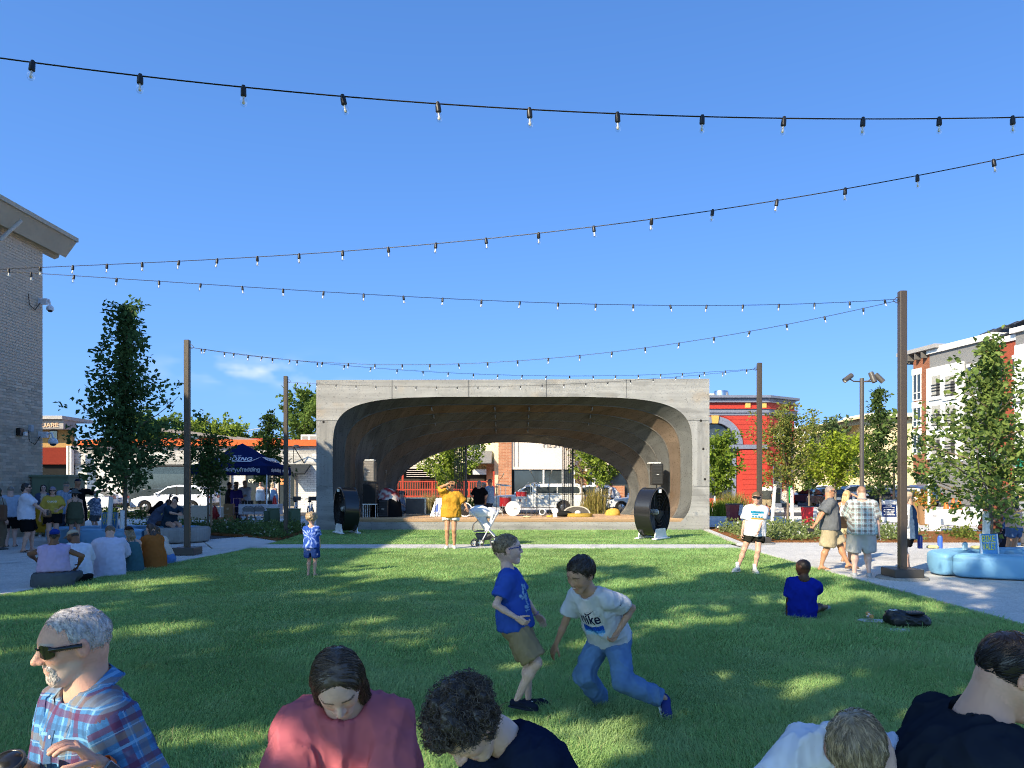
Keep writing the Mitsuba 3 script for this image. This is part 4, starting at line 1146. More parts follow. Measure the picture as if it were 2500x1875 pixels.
# ------------------------------------------------------------------ the building with the orange fascia, back left
Y1 = 48.0
S1 = FPX / Y1
X1 = lambda u: (u - 1250) / S1
Z1 = lambda v: CAM_H + (HORIZON - v) / S1
ob = thing('orange_trim_building', 'low shop building with an orange fascia above weathered grey boards and white brick', 'building')
put(ob, 'wall', bx(X1(60), X1(800), Y1 + .2, Y1 + 14, 0, Z1(1080)), 'white_brick')
nb_ = 0
r_ = np.random.default_rng(8)
for j in range(7):
    z0 = Z1(1134) + j * (Z1(1088) - Z1(1134)) / 7; x = X1(195) - r_.random() * 2
    while x < X1(790):
        w = r_.uniform(1.6, 3.6); put(ob, 'board', bx(x, min(x + w, X1(790)) - .012, Y1 + .12 - r_.uniform(0, .012), Y1 + .21, z0 + .006, z0 + (Z1(1088) - Z1(1134)) / 7 - .006), 'grey_clapboard'); x += w
put(ob, 'fascia', bx(X1(195), X1(792), Y1 - .25, Y1 + .2, Z1(1089), Z1(1074)), M((.62, .13, .045)))
put(ob, 'clerestory', bx(X1(330), X1(640), Y1 + 4, Y1 + 9, Z1(1078), Z1(1060)), M((.30, .055, .035)))
put(ob, 'roof', prism([(X1(330), Z1(1036)), (X1(425), Z1(1046)), (X1(640), Z1(1074)), (X1(640), Z1(1078)), (X1(425), Z1(1055)), (X1(330), Z1(1043))], 7, RXZ, (0, Y1 + 10, 0)), M((.20, .18, .17)))
put(ob, 'clerestory_window', bx(X1(398), X1(422), Y1 + 3.9, Y1 + 4.1, Z1(1075), Z1(1055)), 'window_pane')
put(ob, 'roof', prism([(X1(535), Z1(1058)), (X1(640), Z1(1073)), (X1(640), Z1(1076)), (X1(535), Z1(1066))], 5, RXZ, (0, Y1 + 8, 0)), M((.20, .18, .17)))
for (ua, ub, dk) in ((300, 460, 1), (470, 560, 1), (600, 662, 1), (680, 718, 1)):
    w = put(ob, 'shop_window', bx(X1(ua), X1(ub), Y1 + .12, Y1 + .22, .3, Z1(1140)), 'window_pane')
    put(w, 'frame', cat(bx(X1(ua) - .08, X1(ua), Y1 + .05, Y1 + .2, .2, Z1(1139)), bx(X1(ub), X1(ub) + .08, Y1 + .05, Y1 + .2, .2, Z1(1139)), bx(X1(ua) - .08, X1(ub) + .08, Y1 + .05, Y1 + .2, .2, .3)), M((.28, .24, .2)))
put(ob, 'awning', prism([(Y1 - 1.3, Z1(1156)), (Y1 + .1, Z1(1133)), (Y1 + .1, Z1(1138)), (Y1 - 1.25, Z1(1159))], X1(757) - X1(695), np.array([[0, 0, 1], [1, 0, 0], [0, 1, 0.0]]), (X1(695), 0, 0)), M((.04, .045, .05)))
put(ob, 'open_sign', text('open', .26, .01, origin=(X1(622), Y1 - .0, Z1(1176)), right=(1, 0, .12), up=(-.12, 0, 1)), M((.7, .66, .5)))
put(ob, 'poster', bx(X1(684), X1(695), Y1 + .05, Y1 + .1, Z1(1183), Z1(1167)), M((.75, .30, .12)))
put(ob, 'gutter', bx(X1(320), X1(535), Y1 - .5, Y1 + .1, Z1(1139), Z1(1134)), M((.05, .05, .05)))
# sign fascia with letters, left end
put(ob, 'sign_fascia', bx(X1(60), X1(182), Y1 - 1.2, Y1 + .2, Z1(1050), Z1(1021)), M((.30, .28, .265)))
put(ob, 'fascia_cap', bx(X1(60), X1(186), Y1 - 1.5, Y1 + 2, Z1(1028), Z1(1020)), M((.36, .34, .32)))
put(ob, 'lettering', text('SQUARE', .25, .04, origin=(X1(140.5), Y1 - 1.21, Z1(1046)), width=1.62), M((.60, .40, .26)))
put(ob, 'panel', bx(X1(100), X1(178), Y1 - .1, Y1 + .2, Z1(1093), Z1(1050)), M((.36, .22, .09)))
put(ob, 'panel', bx(X1(100), X1(178), Y1 - .4, Y1 + .2, Z1(1134), Z1(1093)), M((.17, .03, .02)))
put(ob, 'doorway', bx(X1(100), X1(178), Y1 - .05, Y1 + .22, 0, Z1(1134)), M((.02, .02, .02)))
put(ob, 'transom_window', bx(X1(125), X1(143), Y1 - .16, Y1 - .05, Z1(1080), Z1(1050)), 'window_pane')
for u in (182, 190): put(ob, 'column', bx(X1(u), X1(u + 4), Y1 - .9, Y1 - .6, 0, Z1(1090)), M((.62, .6, .56)))
for (ua, ub, va, vb) in ((689, 734, 1075, 1054), (745, 774, 1075, 1066)):
    k2 = thing('rooftop_unit', 'pale air handling unit on the shop roof, ' + ('taller and left' if ua < 700 else 'lower and beside the stage'), 'air conditioner')
    put(k2, 'casing', cbx(((X1(ua) + X1(ub)) / 2, Y1 + 5, (Z1(va) - .2 + Z1(vb)) / 2), (X1(ub) - X1(ua), 1.6, Z1(vb) - Z1(va) + .4), 0, .03), M((.62, .58, .55)))
    for q in (.25, .72): put(k2, 'louvre', cbx((X1(ua) + (X1(ub) - X1(ua)) * q, Y1 + 4.19, (Z1(va) + Z1(vb)) / 2 + .12), ((X1(ub) - X1(ua)) * .32, .03, (Z1(vb) - Z1(va)) * .5)), M((.26, .24, .22)))
for u, lab in ((735, 'black gooseneck sign lamp on the boards above the awning'), (478, 'black gooseneck sign lamp on the boards behind the small tree')):
    k2 = thing('gooseneck_lamp', lab, 'lamp')
    put(k2, 'arm', tube([(X1(u + 6), Y1 + .1, Z1(1130)), (X1(u - 10), Y1 - .7, Z1(1092)), (X1(u - 4), Y1 - 1.0, Z1(1089))], .03, 6), M((.03, .03, .03)))
    put(k2, 'brace', rod((X1(u - 20), Y1 + .1, Z1(1130)), (X1(u - 10), Y1 - .7, Z1(1092)), .025, 6), M((.03, .03, .03)))
    put(k2, 'shade', lathe([(0, .08), (.1, .07), (.26, -.06), (.25, -.08), (0, -.02)], 18, (.25, -.1, 1), (X1(u + 2), Y1 - 1.1, Z1(1091))), M((.03, .03, .03), .4), 30)

# ------------------------------------------------------------------ buildings seen through and beside the stage
Y2 = 54.0
S2 = FPX / Y2
X2 = lambda u: (u - 1250) / S2
Z2 = lambda v: CAM_H + (HORIZON - v) / S2
hb = thing('history_building', 'beige shop building with dark storefront glass and brick piers seen through the stage', 'building')
put(hb, 'wall', bx(X2(1249), X2(1402), Y2, Y2 + 10, Z2(1146), 7.2), 'stucco_beige')
put(hb, 'brick_pier', bx(X2(1217), X2(1249), Y2 - .12, Y2 + 10, 0, 7.4), 'orange_brick')
put(hb, 'storefront_back', bx(X2(1249), X2(1402), Y2 + .25, Y2 + 10, 0, Z2(1146)), M((.03, .035, .035)))
for ua, ub in ((1255, 1325), (1329, 1372), (1376, 1400)):
    w = put(hb, 'storefront_window', bx(X2(ua), X2(ub), Y2 + .15, Y2 + .2, .3, Z2(1148)), 'window_pane')
    put(w, 'mullion', bx(X2(ub), X2(ub) + .12, Y2 + .05, Y2 + .24, 0, Z2(1147)), M((.5, .5, .48), .4))
put(hb, 'lettering', text('HISTORIC', .5, .05, bold=False, origin=(X2(1371), Y2 - .06, Z2(1092) + .02), width=2.7), M((.42, .37, .31)))
put(hb, 'brick_pier', bx(X2(1398), X2(1437), Y2 + .9, Y2 + 8, 0, Z2(1150)), 'orange_brick')
put(hb, 'wing_wall', bx(X2(1402), X2(1760), Y2 + 1, Y2 + 9, Z2(1150), 7), 'stucco_beige')
put(hb, 'wing_glass', bx(X2(1437), X2(1700), Y2 + 1.1, Y2 + 8, 0, Z2(1150)), 'window_pane')
put(hb, 'low_brick', bx(X2(1499), X2(1529), Y2 + .8, Y2 + 1.4, 0, Z2(1186)), 'orange_brick')
put(hb, 'canopy', bx(X2(1437), X2(1640), Y2 - .1, Y2 + 1.2, Z2(1152), Z2(1143)), M((.16, .11, .09)))
put(hb, 'notice', bx(X2(1450), X2(1457), Y2 + .98, Y2 + 1.04, Z2(1184), Z2(1176)), M((.75, .75, .73)))
put(hb, 'pipe', cat(rod((X2(1254), Y2 - .06, 3), (X2(1254), Y2 - .06, 6.8), .03, 6), rod((X2(1265), Y2 - .04, 3), (X2(1265), Y2 - .04, 6.8), .02, 6)), M((.4, .35, .3)))
wb = thing('awning_building', 'cream stucco building with a square grey awning and red porch railing behind the stage', 'building')
put(wb, 'wall', bx(X2(780), X2(1216), Y2 + 1.6, Y2 + 10, 2.9, 7.4), M((.70, .62, .42)))
put(wb, 'porch_back', bx(X2(780), X2(1216), Y2 + 2.6, Y2 + 10, 0, 2.9), M((.05, .045, .04)))
for j in range(9): put(wb, 'porch_slat', bx(X2(985), X2(1112), Y2 + 1.55, Y2 + 1.62, Z2(1164) + j * .155, Z2(1164) + j * .155 + .055), M((.55, .5, .45)))
wn = put(wb, 'window', bx(X2(1128), X2(1170), Y2 + 1.5, Y2 + 1.6, Z2(1095), Z2(1060)), 'window_pane')
put(wn, 'frame', cat(bx(X2(1125), X2(1174), Y2 + 1.45, Y2 + 1.6, Z2(1097) - .08, Z2(1095)), bx(X2(1170), X2(1174), Y2 + 1.45, Y2 + 1.6, Z2(1095), Z2(1055))), M((.62, .6, .56)))
put(wb, 'awning', prism([(Y2 - .2, Z2(1128)), (Y2 + 1.6, Z2(1098)), (Y2 + 1.6, Z2(1131)), (Y2 - .2, Z2(1131))], X2(1200) - X2(1140), np.array([[0, 0, 1], [1, 0, 0], [0, 1, 0.0]]), (X2(1140), 0, 0)), M((.20, .195, .19)))
put(wb, 'sign_board', bx(X2(1147), X2(1186), Y2 + 1.3, Y2 + 1.5, Z2(1146), Z2(1133)), M((.42, .30, .14)))
put(wb, 'lettering', text('YOU GA', .2, .02, origin=(X2(1167), Y2 + 1.29, Z2(1143))), M((.12, .09, .05)))
put(wb, 'notice_board', bx(X2(1152), X2(1186), Y2 + 1.2, Y2 + 1.5, Z2(1158), Z2(1145)), M((.55, .57, .58)))
put(wb, 'door_jamb', bx(X2(1186), X2(1206), Y2 + 1.4, Y2 + 2.6, 0, Z2(1131)), 'orange_brick')
put(wb, 'pilaster', bx(X2(1206), X2(1217), Y2 + .9, Y2 + 2, 0, 4.6), M((.62, .57, .42)))
rl = thing('porch_railing', 'red metal railing along the porch behind the stage', 'railing')
for za, zb in ((Z2(1177), Z2(1174)), (Z2(1197), Z2(1194)), (Z2(1214), Z2(1210))): put(rl, 'rail', bx(X2(955), X2(1204), Y2 + .35, Y2 + .45, za, zb), M((.36, .06, .04)))
for u in range(957, 1206, 6): put(rl, 'baluster', bx(X2(u), X2(u) + .055, Y2 + .37, Y2 + .43, Z2(1214), Z2(1174)), M((.36, .06, .04)))
for u in (979, 1052, 1142, 1203): put(rl, 'post', bx(X2(u), X2(u) + .13, Y2 + .33, Y2 + .47, 0, Z2(1150 if u in (979, 1203) else 1174)), M((.36, .06, .04)))
struct('porch_wall', bx(X2(780), X2(1206), Y2 + .2, Y2 + 1.5, 0, Z2(1215)), M((.60, .52, .36)))

# the red corner building
Y3 = 52.0
S3_ = FPX / Y3
X3 = lambda u: (u - 1250) / S3_
Z3 = lambda v: CAM_H + (HORIZON - v) / S3_
rb = thing('red_corner_building', 'red rusticated corner building with slate blue trim, gold brackets and an arched window', 'building')
xc, ye = X3(1873), Y3 + 1.75
xe = 20.3
win = unary_union([sbox(X3(1744) - 1.5, Z3(1215), X3(1797), Z3(1098)), Point(X3(1744), Z3(1085)).buffer(1.62, 48).intersection(sbox(-99, Z3(1086), 99, 99))])
body = sbox(9.5, 0, xc, Z3(1014))
put(rb, 'front_wall', face(body.difference(win.buffer(.06)), Y3, .5), 'red_paint')
chamf = [(xc, Y3), (xe, ye), (xe, ye + 12), (9.5, ye + 12), (9.5, Y3 + .55), (xc, Y3 + .55)]
put(rb, 'side_wall', prism([(xc + .02, Y3 + .012), (xe, ye), (xe, ye + 12), (xe - 1, ye + 12), (xe - 1, ye + .6), (xc + .02, Y3 + .7)], Z3(1014)), 'red_paint')
dch = unit([xe - xc, ye - Y3, 0]); nch = np.array([dch[1], -dch[0], 0]); Lch = math.hypot(xe - xc, ye - Y3)
zb = [Z3(1237 - i * 12.6) for i in range(0, 12)]
for i in range(18):
    z0 = .35 + i * .345
    if z0 + .3 > Z3(1014): break
    if z0 < Z3(1096) < z0 + .34: continue
    g = sbox(9.5, z0, xc - .01, min(z0 + .325, Z3(1014) - .01)).difference(win.buffer(.42))
    for q in getattr(g, 'geoms', [g]):
        if q.area > .02: put(rb, 'stone_course', face(q, Y3 - .05, .055), 'red_paint')
    for a_, b_ in ((.02, .55), (1.55, Lch - .02)):
        c = np.array([xc, Y3, 0]) + dch * (a_ + b_) / 2 + nch * .03; put(rb, 'quoin', cbx((c[0], c[1], z0 + .16), (b_ - a_, .08, .325), math.atan2(dch[1], dch[0])), 'red_paint')
put(rb, 'arch_trim', face(Point(X3(1744), Z3(1085)).buffer(1.95, 48).difference(Point(X3(1744), Z3(1085)).buffer(1.5, 48)).intersection(sbox(-99, Z3(1085), 99, 99)), Y3 - .12, .3), 'slate_paint', 30)
put(rb, 'sill_band', bx(9.5, xc + .02, Y3 - .16, Y3 + .02, Z3(1096), Z3(1086)), 'slate_paint')
wn = put(rb, 'arched_window', face(win, Y3 + .3, .05), 'window_pane')
put(wn, 'frame', cat(bx(X3(1790), X3(1797), Y3 - .02, Y3 + .35, Z3(1216), Z3(1097)), bx(9.6, X3(1797), Y3 + .1, Y3 + .3, Z3(1099), Z3(1096))), 'slate_paint')
put(wn, 'lettering', cat(text('IT', .44, .01, origin=(X3(1786), Y3 + .28, Z3(1160))), text('F', .44, .01, origin=(X3(1788), Y3 + .28, Z3(1174))), text('us', .42, .01, origin=(X3(1769), Y3 + .28, Z3(1195)))), M((.78, .78, .76)))
put(rb, 'keystone', face(Polygon([(X3(1738), Z3(1034)), (X3(1751), Z3(1034)), (X3(1754), Z3(1015)), (X3(1735), Z3(1015))]), Y3 - .22, .3), M((.55, .34, .10)))
for va, vb, o, mt in ((1014, 1008, .1, 'slate_paint'), (1008, 999, .2, 'slate_paint'), (999, 997, .3, 'red_paint'), (997, 983, .06, 'red_paint'), (983, 981, .3, 'slate_paint'), (981, 972, .12, 'slate_paint'), (972, 966, .38, 'slate_paint')):
    off = Polygon([(9.5, Y3), (xc, Y3), (xe, ye), (xe, ye + 12), (9.5, ye + 12)]).buffer(o, join_style=2)
    put(rb, 'cornice_band', prism(off.intersection(sbox(9.6, 0, 99, 99)), Z3(vb) - Z3(va) - .004, None, (0, 0, Z3(va))), mt)
for u in (1824, 1863): put(rb, 'gold_bracket', bx(X3(u - 6), X3(u + 6), Y3 - .2, Y3, Z3(996), Z3(983.5)), M((.62, .40, .12)))
dd_ = np.array([xc, Y3, 0]) + dch * 1.05 + nch * .02
put(rb, 'door', cbx((dd_[0], dd_[1], 1.7), (.8, .1, 2.6), math.atan2(dch[1], dch[0])), 'window_pane')
put(rb, 'door_frame', cat(*[cbx((dd_ + dch * q)[:2].tolist() + [1.75], (.1, .16, 2.8), math.atan2(dch[1], dch[0])) for q in (-.45, .45)]), 'slate_paint')
for i in range(3):
    c = dd_ + nch * (.35 + .3 * i); put(rb, 'step', cbx((c[0], c[1], .13 * (3 - i) / 1.0 - .065), (2.6, .32, .13 + .0), math.atan2(dch[1], dch[0])), M((.33, .35, .40)))
k2 = thing('rooftop_duct', 'beige and silver ventilation units on the roof of the red building', 'air conditioner')
put(k2, 'box', cbx((X3(1775), Y3 + 5, Z3(958)), (1.5, 1.4, .9)), M((.52, .46, .38)))
put(k2, 'duct', tube([(X3(1740), Y3 + 4, Z3(966)), (X3(1748), Y3 + 4, Z3(958)), (X3(1760), Y3 + 4, Z3(957)), (X3(1768), Y3 + 4, Z3(966))], .28, 12), M((.6, .6, .6), .35, 1.0), True)
put(k2, 'fan_housing', lathe([(0, .9), (.5, .88), (.55, .7), (.55, 0)], 18, loc=(X3(1800), Y3 + 4, Z3(968))), M((.6, .6, .6), .35, 1.0), 30)
put(rb, 'roof', prism([(9.6, Y3 + .2), (xc, Y3 + .2), (xe - .2, ye), (xe - .2, ye + 11.8), (9.6, ye + 11.8)], .1, None, (0, 0, Z3(972))), M((.3, .3, .3)))

# cream hall further back
Y4 = 95.0
S4 = FPX / Y4
X4 = lambda u: (u - 1250) / S4
Z4 = lambda v: CAM_H + (HORIZON - v) / S4
mh = thing('cream_hall', 'long cream stucco hall with a stepped parapet in the far right background', 'building')
put(mh, 'wall', bx(X4(1900), X4(2070), Y4, Y4 + 30, 0, Z4(1058)), 'stucco_cream')
put(mh, 'wall', bx(X4(2070), X4(2330), Y4 - 4, Y4 + 30, 0, Z4(1030)), M((.72, .60, .36)))
put(mh, 'parapet', prism([(X4(1945), Z4(1047)), (X4(2055), Z4(1026)), (X4(2078), Z4(1026)), (X4(2078), Z4(1041)), (X4(2060), Z4(1043)), (X4(1950), Z4(1058))], 6, RXZ, (0, Y4 + 2, 0)), M((.44, .36, .23)))
put(mh, 'cornice', prism([(X4(1945), Z4(1047)), (X4(2055), Z4(1026)), (X4(2078), Z4(1026)), (X4(2078), Z4(1030)), (X4(2056), Z4(1030)), (X4(1946), Z4(1050))], 8, RXZ, (0, Y4 + 3, 0)), M((.66, .52, .32)))
put(mh, 'cornice', bx(X4(2076), X4(2240), Y4 - 5, Y4 + 2, Z4(1026), Z4(1017)), M((.70, .64, .52)))
put(mh, 'cornice', bx(X4(1935), X4(2110), Y4 + 12, Y4 + 20, Z4(1043), Z4(1024)), M((.78, .77, .74)))
put(mh, 'band', prism([(X4(1968), Z4(1064)), (X4(2065), Z4(1048)), (X4(2065), Z4(1053)), (X4(1968), Z4(1070))], .3, RXZ, (0, Y4, 0)), M((.33, .34, .36)))
for i in range(12): put(mh, 'corbel', bx(X4(2090 + i * 12), X4(2094 + i * 12), Y4 - 4.6, Y4 - 4, Z4(1032), Z4(1027)), M((.5, .44, .34)))
put(mh, 'niche', bx(X4(1985), X4(2000), Y4 - .2, Y4, Z4(1110), Z4(1090)), M((.28, .2, .12)))
put(mh, 'lettering', text('FE', 1.2, .1, origin=(X4(2212), Y4 - 4.1, Z4(1147)), width=2.4), M((.02, .02, .02)))

# apartment house at the right
ap = thing('apartment_house', 'four storey apartment house of brick, white, grey and red facades at the right', 'building')
A0 = np.array([36.6, 68.0]); dA = unit([.149, -1]); nA = np.array([-dA[1] * -1, dA[0]]); nA = unit([-1, -.149])


def aw(u):                                   # distance along the facade seen at column u
    k_ = (u - 1250) / FPX; return (k_ * A0[1] - A0[0]) / (dA[0] - k_ * dA[1])


def az(u, v):
    q = A0 + dA * aw(u); return CAM_H + (HORIZON - v) / FPX * q[1]


def afac(part, w0, w1, z0, z1, out, thick, mat, parent=ap):
    """A block of the facade between w0 and w1 along it; out = how far its face stands in front of the main plane."""
    c = A0 + dA * (w0 + w1) / 2 + nA * (out - thick / 2)
    return put(parent, part, cbx((c[0], c[1], (z0 + z1) / 2), (w1 - w0, thick, z1 - z0), math.atan2(dA[1], dA[0])), mat)


w_ = {u: aw(u) for u in (2226, 2270, 2356, 2397, 2420, 2486, 2500)}
H1 = az(2226, 870)
afac('brick_facade', 0, aw(2270), 2.6, H1, 0, 9, 'far_brick')
afac('brick_base', 0, aw(2270), 0, 2.6, -.3, 9, M((.2, .19, .18)))
afac('eave', -1.4, aw(2300), H1 + .1, H1 + .45, .7, 8, M((.33, .32, .31)))
afac('eave_soffit', -1.2, aw(2268), H1 - .6, H1 + .1, -.1, 8, M((.14, .13, .12)))
for q in np.linspace(-.8, aw(2264), 4): afac('eave_bracket', q - .06, q + .06, H1 - .5, H1 + .1, .6, .7, M((.14, .13, .12)))
wz = [(az(2240, 975), az(2240, 915)), (az(2240, 1040), az(2240, 996)), (az(2240, 1106), az(2240, 1062))]
for za, zb_ in wz:
    w = afac('window', aw(2231), aw(2248), za, zb_, .02, .1, 'window_pane'); w0, w1 = aw(2231), aw(2248)
    for q0, q1, r0, r1 in ((w0 - .1, w0, za, zb_), (w1, w1 + .1, za, zb_), (w0 - .1, w1 + .1, za - .12, za), ((w0 + w1) / 2 - .05, (w0 + w1) / 2 + .05, za, zb_), (w0, w1, za + (zb_ - za) * .25, za + (zb_ - za) * .25 + .08)): afac('frame', q0, q1, r0, r1, .07, .1, M((.62, .64, .62)), parent=w)
    afac('window_head', w0 - .15, w1 + .15, zb_, zb_ + .55, .1, .2, M((.74, .73, .70)))
zt = az(2420, 829)
afac('grey_facade', aw(2271), aw(2416), 0, zt, .06, 8, 'stucco_grey')
afac('cornice', aw(2269), aw(2430), zt, zt + .5, .3, 8.4, M((.76, .75, .72)))
afac('white_frame', aw(2269), aw(2356), az(2310, 1120), az(2310, 892), .30, .9, 'stucco_white')
for va, vb in ((968, 917), (1041, 990), (1112, 1060)):
    for ua, ub in ((2282, 2304), (2315, 2341)):
        za, zb_ = az((ua + ub) / 2, va), az((ua + ub) / 2, vb)
        rec = afac('balcony_recess', aw(ua), aw(ub), za, zb_, .315, .04, M((.36, .35, .32)))
        afac('doorway', aw(ua) + (aw(ub) - aw(ua)) * .55, aw(ub) - .1, za, zb_ - .5, .33, .05, M((.06, .06, .06)), parent=rec)
        for q in (.1, .5, .75, 1.0): afac('rail', aw(ua), aw(ub), za + q, za + q + .05, .42, .05, M((.06, .06, .06)), parent=rec)
        afac('floor_slab', aw(ua) - .2, aw(ub) + .2, za - .3, za, .45, .5, M((.74, .73, .70)), parent=rec)
for ua, ub, va, vb in ((2365, 2386, 938, 895), (2365, 2386, 1010, 972)):
    za, zb_ = az((ua + ub) / 2, va), az((ua + ub) / 2, vb); w = afac('window', aw(ua), aw(ub), za, zb_, .10, .1, 'window_pane')
    afac('frame', aw(ua) - .1, aw(ub) + .1, za - .2, za, .14, .2, M((.72, .71, .68)), parent=w); afac('frame', aw(ua) - .1, aw(ub) + .1, zb_, zb_ + .25, .14, .2, M((.72, .71, .68)), parent=w)
    afac('mullion', (aw(ua) + aw(ub)) / 2 - .05, (aw(ua) + aw(ub)) / 2 + .05, za, zb_, .12, .1, M((.72, .71, .68)), parent=w)
zr = az(2450, 838)
afac('red_facade', aw(2416) + .02, aw(2486), 0, zr, .03, 8, 'stucco_red')
afac('cornice', aw(2431), aw(2486), zr, zr + .45, .2, 8.2, M((.76, .75, .72)))
for va, vb in ((918, 876), (988, 950)):
    za, zb_ = az(2478, va), az(2478, vb); w = afac('window', aw(2474), aw(2485), za, zb_, .06, .1, 'window_pane'); afac('frame', aw(2473), aw(2486), zb_, zb_ + .3,   .1, .2, M((.72, .71, .68)), parent=w); afac('frame', aw(2473), aw(2486), za - .25, za,   .1, .2, M((.72, .71, .68)), parent=w)
    za, zb_ = az(2440, va + 10), az(2440, vb + 10); w = afac('window', aw(2432), aw(2448), za, zb_, .06, .1, 'window_pane'); afac('frame', aw(2431), aw(2449), zb_, zb_ + .3,   .1, .2, M((.72, .71, .68)), parent=w)
zw = az(2493, 843)
afac('white_bay', aw(2486) + .02, aw(2486) + 14, 0, zw, .35, 8.5, 'stucco_white')
afac('grey_top', aw(2488), aw(2486) + 14, zw, az(2495, 812), .3, 8, 'stucco_grey')
afac('cornice', aw(2486) - .2, aw(2486) + 14, az(2495, 812), az(2495, 800), .6, 8.6, M((.76, .75, .72)))
afac('ledge', aw(2484), aw(2486) + 14, az(2490, 981), az(2490, 972), .6, 1, M((.66, .64, .6)))
for lab, u, v, wd in (('tilted solar array on a steel post on the apartment roof, nearest the right edge', 2480, 787, 9.0), ('low solar array lying on the apartment roof behind the grey facade', 2400, 827, 8.0)):
    sp = thing('solar_array', lab, 'solar panels'); q = A0 + dA * aw(u if u < 2470 else 2466); zc = CAM_H + (HORIZON - v) / FPX * q[1]
    for i in range(6):
        for j in range(2):
            put(sp, 'panel', xf(cbx((0, 0, 0), (1.45, 2.1, .06)), rot([0, 0, 1], -80) @ rot([0, 1, 0], -8), (q[0] + 1.5 + 1.5 * j, q[1] - 3.2 + 1.55 * i * .9, zc + .12 * i * 0 + .3 * j)), M((.05, .055, .07), .25))
    put(sp, 'post', cat(rod((q[0] + 2, q[1], zc - 3), (q[0] + 2, q[1], zc), .1), rod((q[0] + 2, q[1], zc - 2), (q[0] + 2.2, q[1] - 2.2, zc - .1), .06)), M((.4, .42, .44), .4))
    put(sp, 'beam', cbx((q[0] + 2, q[1], zc - .1), (.15, 8.5, .15)), M((.7, .7, .7), .4))
# ------------------------------------------------------------------ trees and plants
def leaves(pos, d, n, ln, wd, col):
    s = np.cross(d, n); s /= np.linalg.norm(s, axis=1, keepdims=True) + 1e-9; n2 = np.cross(s, d)
    ln = np.asarray(ln)[:, None]; w = ln * wd
    m = pos + d * ln * .55 - n2 * ln * .05
    v = np.stack([pos, m - s * w + n2 * ln * .12, pos + d * ln - n2 * ln * .16, m + s * w + n2 * ln * .12], 1).reshape(-1, 3)
    F = (np.array([[0, 2, 1], [0, 3, 2]])[None] + (np.arange(len(pos)) * 4)[:, None, None]).reshape(-1, 3)
    return (v, F), np.repeat(col, 4, 0)


BARK = M((.20, .16, .12))
SH_CONE = lambda t: (1 - t) ** .8 * (.55 + .45 * np.minimum(t / .18, 1))
SH_OVAL = lambda t: np.sqrt(np.clip(1 - (2 * t - .9) ** 2 / 1.25, .02, 1))


